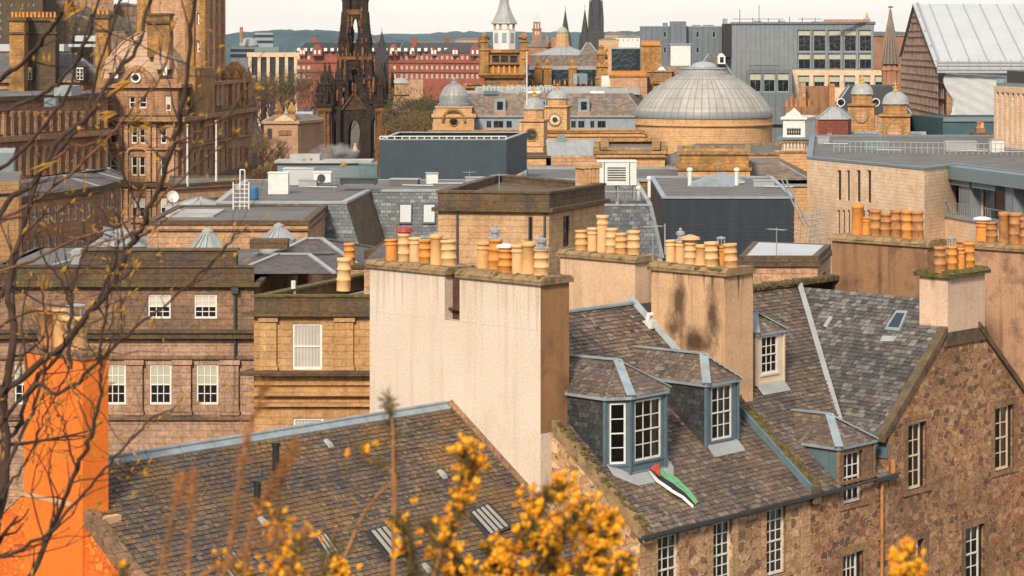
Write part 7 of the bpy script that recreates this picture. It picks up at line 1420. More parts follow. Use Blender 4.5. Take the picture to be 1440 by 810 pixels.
t = thing('stone_cube', 'plain pale stone lift box beside the rounded pavilion roof', 'lift housing', (at(154, 352), 352, 0)); mb = MB(); w_ = PX(21, 352); mb.box(0, w_, 0, 4, 0, ZY(46, 352)); mb.build('casing', M['sandE'], t); mb = MB(); mb.box(-.1, w_ + .1, -.1, 4.1, ZY(46, 352) + .002, ZY(46, 352) + .25); mb.build('roof', M['sandFl'], t)
# lower left receding tenement
b = Bd('stone_tenement', 'brown stone tenement receding below the hotel with rows of white windows', 'tenement', [(-60, 166), (138, 190), (170, 200), (170, 206), (-60, 181)])
for k in range(16):
    x0 = -20 + k * 9.6; dy = (138 - x0) * .12
    b.win(0, x0, x0 + 4.5, 284 + dy, 306 + dy, cols=2, rows=2, fw=.12, blind=.4 if k % 3 == 0 else 0); b.win(0, x0, x0 + 4.5, 326 + dy, 348 + dy, cols=2, rows=2, fw=.12)
for x0 in (143.5, 151, 158.5): b.win(1, x0, x0 + 3.6, 275, 294, cols=1, rows=2, fw=.12)
b.wall(b.uz(0, 137, 268)[1], M['sandF'], rec=.2); z = b.uz(0, 137, 268)[1]; b.ring(z - .1, z + .4, .4, .4, M['parapet']); b.hip(z + .3, z + 1.2, 3., M['slateP'])
b = simpleblock('stone_building', 'brown flat-roofed block with a dark slot window before the receding tenement', [(-60, 160), (26, 163), (30, 175), (-60, 175)], 258, M['sandB']); b.ring(b.zy(279), b.zy(275), .05, 0, M['black'], 'slot_window')
b = simpleblock('lead_roofed_range', 'pale lead roof slope with flower tubs between the tenement and the dark sandstone block', [(120, 150), (208, 150), (208, 158), (150, 160)], 350, M['sandFl'], roofm='leadroof'); b.hip(b.zy(350), b.zy(350) + .9, 3, M['leadroof'])
b = simpleblock('grey_cabin', 'teal grey metal cabin roof beside the columns of the brown terrace', [(-30, 250), (19, 250), (22, 262), (-30, 262)], 215, M['grpaint'], roofm='leadroof')
# castle rock and old town at the top left
hl = MB(); rr = random.Random(5); nx, ny = 40, 8
def hillmesh(name, X0, X1, Y0, Y1, prof, m, nx=60, ny=8, z0=0, seed=1, amp=2):
    r = random.Random(seed); mb = MB(); V = []
    for j in range(ny + 1):
        for i in range(nx + 1):
            u, v = i / nx, j / ny; h = prof(u) * math.sin(min(1, v * 1.6) * math.pi / 2) + (r.uniform(-amp, amp) if 0 < j else 0); V.append((X0 + (X1 - X0) * u, Y0 + (Y1 - Y0) * v, z0 + max(0, h)))
    mb.v = V
    for j in range(ny):
        for i in range(nx): a = j * (nx + 1) + i; mb.f.append((a, a + 1, a + nx + 2, a + nx + 1)); mb.m.append(0)
    return tag(mb.build(name, m, smooth=True), kind='structure')
M['rock'] = simple('castle_rock', (.10, .075, .05), .95, var=.6, sc=.05, dirt=(.05, .075, .02), damt=1, bump=1, bsc=.3)
hillmesh('hill', at(-300, 900), at(196, 900), 880, 960, lambda u: 40 + 10 * min(1, max(0, (.98 - u) * 6)) + 12 * max(0, .8 - u), M['rock'], seed=4, amp=2.5)
for i, (x0, x1, y0, y1, Y_, m, lab) in enumerate(((95, 160, -8, 30, 980, 'sandF', 'tall brown castle barracks on the rock against the sky'), (155, 194, 9, 45, 990, 'sandA', 'lower castle battery wall against the sky'), (-40, 60, -30, 60, 760, 'sandAd', 'darkest, tallest old-town tenement behind the wide chimney'), (55, 100, -12, 55, 780, 'sandA', 'narrow dark old-town tenement between the two tall chimneys'), (60, 131, 26, 70, 820, 'sandAd', 'low dark old-town roofs under the castle'))):
    b = Bd('castle_building' if i < 2 else 'old_tenement', lab, 'building', [(x0, Y_), (x1, Y_), (x1, Y_ + 20), (x0, Y_ + 20)])
    for k in range(6):
        for y_ in range(y0 + 12, y1 - 6, 11): b.win(0, x0 + (x1 - x0) * (.08 + .155 * k), x0 + (x1 - x0) * (.08 + .155 * k) + 2.5, y_, y_ + 5, cols=1, rows=2, fw=.25, frame=M['lead'])
    b.wall(b.zy(y0), M[m], rec=.5); b.hip(b.zy(y0), b.zy(y0 - 6), 7, M['slateD'])
    if i < 2: mb = MB(); [mb.box(PX(k * 3.2, Y_), PX(k * 3.2 + 1.6, Y_), -.3, .8, b.zy(y0), b.zy(y0) + 1.2) for k in range(int((x1 - x0) / 3.2))]; mb.build('battlements', M[m], b.root)
# ---------------------------------------------------------------- red hotel, west end
M['redst'] = ashlar('red_sandstone', (.36, .105, .065), 2, .8, .12, damt=.5, streak=.4, dirt=(.12, .05, .04))
b = Bd('red_hotel', 'long red sandstone hotel with gabled dormers and a row of white attic windows', 'hotel', [(414, 1300), (560, 1290), (702, 1250), (702, 1290), (414, 1340)])
for e, xs in ((0, [418 + k * 7.1 for k in range(20)]), (1, [563 + k * 7.1 for k in range(19)])):
    for x0 in xs:
        if 438 < x0 < 552: continue
        for y0 in (78, 92): b.win(e, x0, x0 + 3.6, y0, y0 + 5.2, cols=2, rows=2, fw=.3, bw=.2, sash=True, blind=.3)
        b.win(e, x0, x0 + 3.6, 104, 110, cols=2, rows=2, fw=.3, bw=.2, blind=.3)
b.wall(b.zy(74), M['redst'], rec=.5); b.ring(b.zy(88), b.zy(86.5), .7, 0, M['redst'], 'string_course'); b.ring(b.zy(101), b.zy(100), .7, 0, M['redst'], 'string_course'); b.hip(b.zy(74), b.zy(60), 6, M['slateD'], .5)
u = PX(1, 1290)
for px, Y_, big in [(446, 1295, 1), (580, 1283, 0), (610, 1275, 0), (553, 1288, 1), (640, 1266, 0), (668, 1258, 1), (690, 1252, 0), (425, 1298, 0)]:
    v = b.loc(px, 76, Y_ - 1.5); s = 7 if big else 4.5; h = (14 if big else 9) * u; mb = MB(); mb.hexa([(v.x - s * u, v.y, v.z - 1), (v.x + s * u, v.y, v.z - 1), (v.x + s * u, v.y + 6, v.z - 1), (v.x - s * u, v.y + 6, v.z - 1), (v.x - s * u, v.y, v.z + h * .5), (v.x + s * u, v.y, v.z + h * .5), (v.x + s * u, v.y + 6, v.z + h * .5), (v.x - s * u, v.y + 6, v.z + h * .5)]); mb.hexa([(v.x - s * .9 * u, v.y + .1, v.z + h * .5), (v.x + s * .9 * u, v.y + .1, v.z + h * .5), (v.x + s * .9 * u, v.y + 6, v.z + h * .5), (v.x - s * .9 * u, v.y + 6, v.z + h * .5), (v.x - s * .3 * u, v.y + .1, v.z + h), (v.x + s * .3 * u, v.y + .1, v.z + h), (v.x + s * .3 * u, v.y + 6, v.z + h), (v.x - s * .3 * u, v.y + 6, v.z + h)]); d = mb.build('gable', M['redst'], b.root)
    for sx in (-1, 1): mb = MB(); mb.box(v.x + sx * s * .45 * u - .55, v.x + sx * s * .45 * u + .55, v.y - .15, v.y - .02, v.z, v.z + 2.2); mb.build('gable_window', M['white'], d)
for k in range(30):
    px = 418 + k * 9.4; Y_ = 1300 - k * 1.2; v = b.loc(px, 72, Y_); mb = MB(); mb.box(v.x, v.x + 1.8, v.y - .6, v.y + 3, v.z, v.z + 1.8); mb.build('attic_dormer', M['white'], b.root)
    if k % 5 == 2: mb = MB(); mb.box(v.x, v.x + 3, v.y + 8, v.y + 11, v.z + 2, v.z + 8); mb.build('chimney', M['redst'], b.root)
# far left modern block with columns, dome
b = Bd('office_building', 'dark glass office with tall pale columns left of the red hotel', 'office', [(352, 1000), (416, 1000), (416, 1030), (352, 1030)]); b.wall(b.zy(76), M['bluegl']); b.ring(b.zy(80), b.zy(74), 1.5, .5, M['sandE'], 'fascia'); 
for k in range(6): p_ = b.pl(0); u0 = b.L(0) * k / 5; mb = MB(); p_.box(mb, u0 - .7, u0 + .7, 0, b.zy(80) - .01, .05, 1.3); mb.build('column', M['sandE'], b.root)
b.box('roof_plant', 358, 392, 66, 74, 1005, 1015, M['grpaint'])
b = Bd('domed_bank', 'grey-domed dark office with banded windows above the pediment house', 'office', [(325, 1100), (372, 1100), (372, 1130), (325, 1130)]); b.wall(b.zy(66), M['zincd']); b.ring(b.zy(72), b.zy(69), .5, 0, M['bluegl'], 'window_band'); b.ring(b.zy(80), b.zy(76), .5, 0, M['bluegl'], 'window_band'); v = b.loc(350, 66, 1110); mb = MB(); s = PX(14, 1110); mb.lathe(v.x, v.y, [(s * math.cos(k * .2), v.z + s * .95 * math.sin(k * .2)) for k in range(8)], 20); mb.build('dome', M['leadroof'], b.root, smooth=True); b.box('chimney', 337, 341, 38, 60, 1098, 1100, M['farred'])
b = Bd('distant_office', 'pale grey distant office under construction cranes on the skyline', 'office', [(358, 1500), (384, 1500), (384, 1530), (358, 1530)]); b.wall(b.zy(46), M['lead']); b.ring(b.zy(52), b.zy(49), .5, 0, M['bluegl'], 'window_band'); b.ring(b.zy(60), b.zy(57), .5, 0, M['bluegl'], 'window_band')
# small pedimented house and gallery by the gardens
b = Bd('pedimented_lodge', 'small ochre pedimented lodge with urns among bare trees left of the monument', 'lodge', [(371, 560), (419, 560), (455, 575), (380, 590)]); b.wall(b.zy(172), M['sandFl'], rec=.3); b.ring(b.zy(174), b.zy(170), .5, .3, M['sandFl']); b.hip(b.zy(171), b.zy(163), 3, M['slateM'])
v, w1 = b.loc(384, 170, 559.4), b.loc(415, 170, 559.4); mb = MB(); mb.hexa([(v.x, v.y, v.z), (w1.x, v.y, v.z), (w1.x, v.y + 3, v.z), (v.x, v.y + 3, v.z), ((v.x + w1.x) / 2 - .1, v.y, v.z + 1.5), ((v.x + w1.x) / 2 + .1, v.y, v.z + 1.5), ((v.x + w1.x) / 2 + .1, v.y + 3, v.z + 1.5), ((v.x + w1.x) / 2 - .1, v.y + 3, v.z + 1.5)]); mb.build('pediment', M['sandE'], b.root); b.box('doorway', 376, 382, 181, 195, 559.7, 560.2, M['black']); b.box('dark_panel', 392, 409, 183, 190, 559.7, 560.2, M['brownharl'])
for px in (392, 410): v = b.loc(px, 168, 561); mb = MB(); mb.sqlathe(v.x, v.y, [(1.2, v.z), (1, v.z + 1), (.6, v.z + 1.2), (1.1, v.z + 2), (.5, v.z + 3.4), (.1, v.z + 4.4)]); mb.build('urn', M['sandM'], b.root)
b = simpleblock('stone_building', 'low pale-roofed stone range behind the lodge', [(400, 600), (440, 600), (440, 620), (400, 620)], 160, M['sandFl'], roofm='tarp'); b.ring(b.zy(200), b.zy(196), .6, 0, M['sandFl'])
b = simpleblock('art_gallery', 'pinkish stone gallery with a small glass dome right of the monument', [(541, 760), (595, 760), (595, 800), (541, 800)], 118, M['sandFl'], cor='sandM'); b.ring(b.zy(133), b.zy(130), .7, 0, M['sandFl']); v = b.loc(563, 122, 770); s = PX(15, 770); mb = MB(); mb.lathe(v.x, v.y, [(s, v.z - 3), (s, v.z)] + [(s * math.cos(k * .2), v.z + s * .85 * math.sin(k * .2)) for k in range(1, 8)], 20); mb.build('glass_dome', M['leadroof'], b.root, smooth=True); b.box('tower_block', 576, 595, 112, 140, 755, 759, M['sandFl'])
b = simpleblock('art_gallery', 'white-roofed low gallery among the trees right of the monument', [(545, 660), (618, 660), (618, 690), (545, 690)], 153, M['sandM'], roofm='tarp'); b.ring(b.zy(158), b.zy(154), 1, 0, M['sandE'], 'roof_edge')
for k in range(6): p_ = b.pl(0); u0 = b.L(0) * (k + .5) / 6; mb = MB(); p_.box(mb, u0 - .35, u0 + .35, 0, b.zy(160), .03, .6); mb.build('column', M['sandE'], b.root)
# ---------------------------------------------------------------- zinc and glass blocks, right
b = Bd('zinc_building', 'long blue-grey zinc-clad block with a few small square windows on the skyline', 'building', [(900, 560), (1028, 560), (1028, 580), (900, 580)])
for px, py in ((935, 44), (958, 44), (981, 44), (1004, 44), (935, 66), (981, 66)): b.win(0, px - 2.5, px + 2.5, py, py + 9, cols=1, rows=1, fw=.15, frame=M['lead'])
b.wall(b.zy(37), M['zincd'], roof=M['felt']); b.ring(b.zy(38), b.zy(36.5), .1, .3, M['lead'], 'roof_edge'); b.box('projecting_bay', 943, 965, 30, 76, 557, 559.9, M['zincd']); b.box('projecting_bay', 1017, 1031, 33, 80, 556, 559.9, M['black'])
for px, w__, h in ((933, 6, 5), (952, 8, 3), (975, 10, 2), (990, 14, 2)): b.box('roof_plant', px, px + w__, 37 - h, 37.5, 565, 568, M['grpaint'])
v = b.loc(941, 36, 566); 
b = Bd('glass_office', 'grey zinc and glass office with two rows of big windows over a stone-framed storey', 'office', [(1029, 480), (1118, 480), (1229, 470), (1229, 500), (1029, 510)])
for k in range(5):
    x0 = 1121 + k * 21.5
    b.win(1, x0, x0 + 18, 42, 73, cols=2, rows=1, blind=.25, blindm=M['greenblind'], sash=False, frame=M['lead'], fw=.2); b.win(1, x0, x0 + 18, 75, 98, cols=2, rows=1, blind=.36, blindm=M['greenblind'], sash=False, frame=M['lead'], fw=.2)
b.wall(b.zy(33), M['zinc'], roof=M['felt'], rec=.5); b.ring(b.zy(34), b.zy(31), .3, .3, M['zincd'], 'roof_edge')
b2_ = Bd('stone_office', 'warm stone-framed storey of tall windows below the glass office', 'office', [(1114, 468), (1250, 462), (1256, 480), (1114, 490)])
for k in range(6): x0 = 1122 + k * 21.5; b2_.win(0, x0, x0 + 16, 106, 124, cols=3, rows=2, sash=False, frame=M['lead'], fw=.2, blind=.5, blindm=M['greenblind'])
b2_.wall(b2_.zy(98), M['sandE'], roof=M['felt'], rec=.6)
b3_ = Bd('zinc_building', 'low grey wing with three wide green-blinded windows right of the dome', 'office', [(1050, 455), (1114, 455), (1114, 478), (1050, 478)])
for k in range(3): x0 = 1054 + k * 19.5; b3_.win(0, x0, x0 + 17, 103, 130, cols=2, rows=1, sash=False, frame=M['lead'], fw=.2, blind=.35, blindm=M['greenblind'])
b3_.wall(b3_.zy(100), M['zincd'], roof=M['felt'], rec=.4); b3_.box('dark_base', 1048, 1116, 132, 175, 454, 454.9, M['zincd']); rb_ = MB(); 
for k in range(16): v = b3_.loc(1055 + k * 2.7, 100, 456); rb_.box(v.x, v.x + .06, v.y, v.y + .06, v.z, v.z + 1.2)
rb_.box(0.5, 6.6, .8, .9, b3_.zy(100) + 1.1, b3_.zy(100) + 1.2); rb_.build('railing', M['iron'], b3_.root)
for k in range(22):
    if k < 20: pot(b.root, at(1160, 470) - b.ox + k * .47, 470 - b.oy + .5, b.zy(32), 'plain', .6, .2, 'pot3')
mb = MB(); 
for px, h in ((1040, 3), (1058, 1.2), (1067, 4), (1080, 1.2), (1096, 1), (1110, 1.5), (1128, 1.3), (1146, 1.2)): v = b.loc(px, 33, 485); mb.box(v.x, v.x + .12, v.y, v.y + .12, b.zy(33), b.zy(33) + h)
v = b.loc(1030, 33, 484); mb.box(v.x, v.x + 11, v.y, v.y + .08, v.z + .9, v.z + 1.); mb.box(v.x + 14, v.x + 19, v.y, v.y + .08, v.z + .9, v.z + 1.); mb.build('roof_rails', M['iron'], b.root)
for px, w__, h in ((1018, 5, 7), (1062, 9, 4), (1096, 8, 4), (1144, 14, 3)): b.box('roof_plant', px, px + w__, 33 - h, 33.4, 486, 489, M['lead'])
for i, (x0, x1, y0, y1, Y_, m, lab, hp) in enumerate(((860, 900, 68, 100, 480, 'bluegl', 'dark glass box on the roofs beside the carved pinnacle', 0), (901, 930, 64, 90, 470, 'sandM', 'ochre stone chimney block with golden pots left of the white penthouse', 0), (943, 971, 62, 86, 460, 'whitemetal', 'white rooftop penthouse box in front of the zinc block', 0), (908, 990, 93, 120, 430, 'slateM', 'brown mansard roof with a white dormer left of the great dome', 4), (975, 1032, 76, 110, 440, 'slateF', 'grey mansard with an arched dormer above the dome lantern', 4), (858, 910, 107, 140, 420, 'sandFl', 'broad pinkish stone chimney block with a long row of pots', 0), (1225, 1290, 50, 130, 520, 'farred', 'dark red roofs behind the fluted stone spire', 6), (910, 945, 100, 140, 425, 'brownharl', 'dark carved stone gable end by the hotel roof end', 0))):
    b = Bd('rooftop_block' if not hp else 'mansard_house', lab, 'building', [(x0, Y_), (x1, Y_), (x1, Y_ + 12), (x0, Y_ + 12)])
    if m.startswith('slate'): b.wall(b.zy(y1), M['sandFl']); b.hip(b.zy(y1), b.zy(y0), 3, M[m])
    else: b.wall(b.zy(y0), M[m], roof=M['felt']); b.ring(b.zy(y0 + 1), b.zy(y0 - 1), .25, .2, M['lead'] if m in ('bluegl', 'whitemetal') else M['sandM'], 'coping')
    if i in (1, 5):
        for k in range(12 if i == 1 else 17): pot(b.root, .4 + k * (b.L(0) - .8) / (11 if i == 1 else 16), .6, b.zy(y0 - 1), 'plain', .85, .22, 'pot2')
    if i in (3, 4):
        px = 931 if i == 3 else 1015; py = 103 if i == 3 else 84; v = b.loc(px, py, Y_ - .8); uu = PX(1, Y_); mb = MB(); mb.box(v.x - 5 * uu, v.x + 5 * uu, v.y, v.y + 3, v.z - 6 * uu, v.z + 5 * uu); mb.lathe(v.x, v.y + 1, [(5 * uu, v.z + 5 * uu), (3 * uu, v.z + 8 * uu), (.1, v.z + 9 * uu)], 12); d = mb.build('dormer', M['white'], b.root); mb = MB(); mb.box(v.x - 2.6 * uu, v.x + 2.6 * uu, v.y - .05, v.y, v.z - 4 * uu, v.z + 4 * uu); mb.build('pane', M['glass'], d)
        if i == 3:
            mb = MB(); v = b.loc(949, 108, Y_ - 1); mb.lathe(v.x, v.y, [(6 * uu, v.z - 8 * uu), (6 * uu, v.z), (7 * uu, v.z + uu), (4 * uu, v.z + 6 * uu), (uu, v.z + 8 * uu)], 10); mb.build('carved_turret', M['brownharl'], b.root)
b = Bd('small_house', 'ochre and white upper storey with pedimented windows left of the great dome', 'house', [(918, 400), (965, 400), (965, 412), (918, 412)]); 
for x0 in (921, 934, 946): b.win(0, x0, x0 + 8, 122, 134, cols=2, rows=2, fw=.2, sash=True)
b.wall(b.zy(116), M['sandM']); b.ring(b.zy(118), b.zy(115), .4, 0, M['sandM'])
# fluted stone spire
t = thing('stone_spire', 'ribbed conical brown stone spire with a weathervane beside the scaffolded gable', 'spire', (at(1252, 430), 430, 0)); z = lambda p: ZY(p, 430); u = PX(1, 430)
mb = MB(); pr = [(14 * u, z(90)), (12.5 * u, z(84)), (4 * u, z(34)), (2.6 * u, z(28)), (.4 * u, z(13))]; mb.lathe(0, 0, pr, 16); mb.build('cone', simple('spire_stone', (.13, .105, .085), .9, var=.4), t)
mb = MB()
for k in range(16): a = 2 * math.pi * k / 16; mb.path([(q[0] * 1.02 * math.cos(a), q[0] * 1.02 * math.sin(a), q[1]) for q in pr], .13, 4)
mb.build('ribs', simple('spire_ribs', (.26, .21, .165), .9), t)
mb = MB(); mb.lathe(0, 0, [(9 * u, 0), (9 * u, z(128)), (8 * u, z(127)), (8 * u, z(92)), (11 * u, z(91)), (11 * u, z(90))], 8, R(22.5))
for k in range(8): a = R(45 * k + 22.5); q = (8.5 * u * math.cos(a), 8.5 * u * math.sin(a)); mb.sqlathe(*q, [(.45, z(150)), (.45, z(100)), (.65, z(99)), (.05, z(86))])
mb.build('pinnacled_base', M['farred'], t); mb = MB(); mb.tube((0, 0, z(13)), (0, 0, z(8)), .06); mb.box(-.4, .5, -.03, .03, z(11), z(9)); mb.build('weathervane', M['iron'], t)
t = thing('lead_cupola', 'small gold-tipped lead cupola at the end of the glass office roof', 'cupola', (at(1219, 503), 503, 0)); z = lambda p: ZY(p, 503); u = PX(1, 503); mb = MB(); mb.lathe(0, 0, [(7 * u, 0), (7 * u, z(34)), (6 * u, z(33)), (4.5 * u, z(27)), (1.5 * u, z(23))], 16); mb.build('dome', M['leadroof'], t); mb = MB(); mb.lathe(0, 0, [(2 * u, z(23)), (1.6 * u, z(20)), (.1, z(17))], 10); mb.build('finial', M['gold'], t)
# scaffolded building under white sheeting
SY = 350; b = Bd('scaffolded_building', 'gable wrapped in brown scaffolding under a huge white sheeted temporary roof', 'building', [(1277, 398), (1331, 352), (1520, 350), (1520, 420), (1277, 425)])
e0, L0 = b.pl(0), b.L(0); zE = b.uz(0, 1331, 95)[1]; zTop = ZY(6, 375); apx = b.uz(0, 1297, 6)
us = b.uz(0, 1297, 20)[0]; zl = b.uz(0, 1277, 80)[1]; zr = b.uz(0, 1329, 95)[1]
mb = MB(); P = lambda u, z, w_=0: e0.p(u, z, w_); mb.poly(P(0, 0), P(L0, 0), P(L0, zr), P(us, apx[1]), P(0, zl)); mb.build('gable_wall', simple('dark_netting', (.075, .065, .062), .9, var=.5, sc=.8, dirt=(.05, .04, .04), damt=.7), b.root)
sc_ = MB(); rs = random.Random(3)
def ztop(u): return zl + (apx[1] - zl) * u / us if u < us else apx[1] + (zr - apx[1]) * (u - us) / (L0 - us)
k = 0
while k * 1.6 < L0:
    u_ = k * 1.6; sc_.tube(P(u_, 0, .3), P(u_, ztop(u_), .3), .09, n=5); sc_.tube(P(u_, 0, 1.2), P(u_, ztop(u_) - .4, 1.2), .09, n=5); k += 1
sc_.build('scaffold_poles', simple('rusty_poles', (.34, .24, .19), .6, var=.5, sc=1), b.root); sc_ = MB(); zz_ = 6
while zz_ < apx[1] - 2:
    us_ = [q * L0 / 40 for q in range(41) if ztop(q * L0 / 40) > zz_ + .5]
    if us_: sc_.bar(P(us_[0], zz_, 1.25), P(us_[-1], zz_, 1.25), .12); sc_.bar(P(us_[0], zz_ + 1, 1.25), P(us_[-1], zz_ + 1, 1.25), .1); a0, a1 = P(us_[0], zz_, .2), P(us_[-1], zz_, .2); e0.box(sc_, us_[0], us_[-1], zz_ - .1, zz_, .3, .7)
    zz_ += 2.4
for q in range(14): u_ = rs.uniform(0, L0 - 2); z_ = rs.uniform(8, 24); sc_.bar(P(u_, z_, 1.3), P(u_ + 1.8, z_ + 2.2, 1.3), .08)
sc_.build('scaffold_boards', simple('scaffold_planks', (.24, .13, .085), .9, var=.5, sc=1), b.root)
ed = MB(); ed.bar(P(-.1, zl, .8), P(us, apx[1] + .2, .8), .5, .4); ed.bar(P(us, apx[1] + .2, .8), P(L0 + .1, zr, .8), .35, .3); ed.bar(P(-.1, 12, .8), P(-.1, zl, .8), .5); ed.build('gable_edging', M['galv'], b.root)
# sheeted roof: ridge runs right from the apex
A = Vector(P(us, apx[1], 1.6)); E1_ = Vector(P(L0, zr, 1.6)); E2 = Vector((b.P[2][0], b.P[2][1] - 1.5, zr)); A2 = Vector((b.P[2][0] + (A.x - E1_.x), b.P[2][1] + (A.y - E1_.y), apx[1]))
rf = MB(); n = 8
for k in range(n):
    t0, t1 = k / n, (k + 1) / n; p0, p1, q0, q1 = E1_.lerp(E2, t0), E1_.lerp(E2, t1), A.lerp(A2, t0), A.lerp(A2, t1); m0 = (p0 + p1) / 2 + Vector((0, -.03, .04)); m1 = (q0 + q1) / 2 + Vector((0, -.03, .04)); rf.poly(p0, m0, m1, q0); rf.poly(m0, p1, q1, m1)
dB = Vector(P(0, zl, 1.6)) - A; rf.poly(A, A2, A2 + dB, A + dB); rf.build('sheeted_roof', M['tarp'], b.root)
sm = MB()
for k in range(n + 1): p0, q0 = E1_.lerp(E2, k / n), A.lerp(A2, k / n); sm.bar(p0 + Vector((0, -.06, .06)), q0 + Vector((0, -.06, .06)), .12, .1)
sm.build('roof_seams', M['galv'], b.root)
gd = MB()
for dz in (-.1, .5, 1.0): gd.bar(E1_ + Vector((0, -1, dz)), E2 + Vector((0, -1, dz)), .1)
for k in range(15): p0 = E1_.lerp(E2, k / 14) + Vector((0, -1, 0)); gd.bar(p0 + Vector((0, 0, -.6)), p0 + Vector((0, 0, 1.3)), .1)
gd.bar(E1_ + Vector((0, -.9, -.65)), E2 + Vector((0, -.9, -.65)), .35, .3); gd.build('eaves_guard', M['galv'], b.root)
gs = MB(); gs.poly(*[E1_ + Vector((0, -.6, .9)), E2 + Vector((0, -.6, .9)), E2 + Vector((0, -.6, -.5)), E1_ + Vector((0, -.6, -.5))]); gs.build('eaves_sheet', M['tarp'], b.root)
sh = MB(); zb = b.uz(1, 1340, 165)[1]; nx_, nz_ = 40, 14; p1_ = b.pl(1); L1 = b.L(1); z1_ = zr - .9
g_ = [[Vector(p1_.p(L1 * i / nx_ + (.8 if i == 0 else 0) * math.sin(j * .4) + .3, zb + (z1_ - zb) * j / nz_, .25 + .22 * math.sin(i * 1.3 + j * .25) * (1 - j / nz_) + .1 * math.sin(j * 1.9 + i))) for i in range(nx_ + 1)] for j in range(nz_ + 1)]
sh.v = [tuple(q) for row in g_ for q in row]
for j in range(nz_):
    for i in range(nx_): q = j * (nx_ + 1) + i; sh.f.append((q, q + 1, q + nx_ + 2, q + nx_ + 1)); sh.m.append(0)
sh.build('wall_sheeting', M['tarp'], b.root, smooth=True)
mb = MB(); facade(mb, p1_, 0, L1, 0, z1_); mb.build('wall', M['sandF'], b.root)
b = Bd('hoarding', 'teal site hoarding and cabins around the foot of the scaffolding', 'hoarding', [(1279, 345), (1326, 330), (1420, 330), (1420, 345)]); b.wall(b.uz(1, 1330, 166)[1], M['teal'])
mb = MB(); p_ = b.pl(1); z1_ = b.uz(1, 1330, 166)[1]; p_.box(mb, 0, b.L(1), z1_ - .5, z1_ + .1, .03, .25); p_.box(mb, 0, b.L(1), z1_ - 2.6, z1_ - 2.4, .03, .15)
for k in range(8): mb.box(0, 0, 0, 0, 0, 0)
mb.build('hoarding_rail', M['grpaint'], b.root)
# columned building at right edge
b = Bd('columned_building', 'pinkish stone office with tall square columns and a roof grille', 'building', [(1408, 236), (1520, 215), (1520, 260), (1408, 262)]); zt = b.zy(121); b.wall(zt, M['sandE'], roof=M['felt']); b.ring(zt + .002, zt + .35, .5, .3, M['grpaint'], 'roof_edge')
p_ = b.pl(0); 
mb = MB(); p_.box(mb, .8, b.L(0), b.zy(203), b.zy(130), .02, .05); mb.build('shadow_panel', M['sandF'], b.root)  # darker sheet behind the columns; its colour stands in for shade between them
for k in range(7): u0 = k * 1.45; mb = MB(); p_.box(mb, u0, u0 + .75, 0, b.zy(129), .06, .8); mb.build('column', M['sandE'], b.root)
mb = MB(); p_.box(mb, 0, b.L(0), b.zy(129), zt, .06, .82); mb.build('lintel', M['sandE'], b.root)
mb = MB()
for k in range(26): p_.box(mb, .6 + k * .28, .6 + k * .28 + .14, zt + .35, zt + 1.6, -.6, -.4)
mb.build('roof_grille', M['iron'], b.root)
t = thing('chimney_stack', 'dark old chimney with a carved urn before the teal hoarding', 'chimney', (at(1370, 300), 300, 0)); u = PX(1, 300); z = lambda p: ZY(p, 300); mb = MB(); mb.box(0, 38 * u, 0, 2, 0, z(190)); mb.box(4 * u, 16 * u, .2, 1.6, z(190), z(180)); mb.build('stack', M['brownharl'], t); mb = MB(); mb.box(-.2, 39 * u, -.2, 2.2, z(190) + .002, z(187)); mb.build('cap', M['parapet'], t); pot(t, 8 * u, .8, z(180), 'taper', .8, .3, 'pot3'); pot(t, 13 * u, .8, z(180), 'plain', .7, .25, 'pot1')

# ---------------------------------------------------------------- distant hills
M['hill'] = simple('distant_woods', (.03, .085, .10), 1, var=.5, sc=.004, dirt=(.07, .11, .10), damt=.5, bump=0)
def ridge(x): return 0
r_ = random.Random(11); ph = [r_.uniform(0, 6.28) for _ in range(6)]
def hprof(base, amps):
    return lambda u: base + sum(a * math.sin(u * f + p) for (a, f), p in zip(amps, ph))
hillmesh('hills', at(-400, 6500), at(1900, 6500), 5200, 7200, hprof(62, [(7, 9), (4, 21), (2, 47), (1, 120)]), M['hill'], nx=260, ny=8, seed=3, amp=3)
hillmesh('hills', at(-400, 8400), at(1900, 8400), 7400, 9200, hprof(72, [(10, 7), (5, 17), (2.5, 39), (1.2, 90)]), M['hill'], nx=260, ny=6, seed=8, amp=3)
hillmesh('hills', at(200, 4200), at(620, 4200), 3600, 4600, lambda u: 62 * math.sin(u * 3.1) ** .5 if 0 < u < 1 else 0, M['hill'], nx=90, ny=8, seed=9, amp=2)
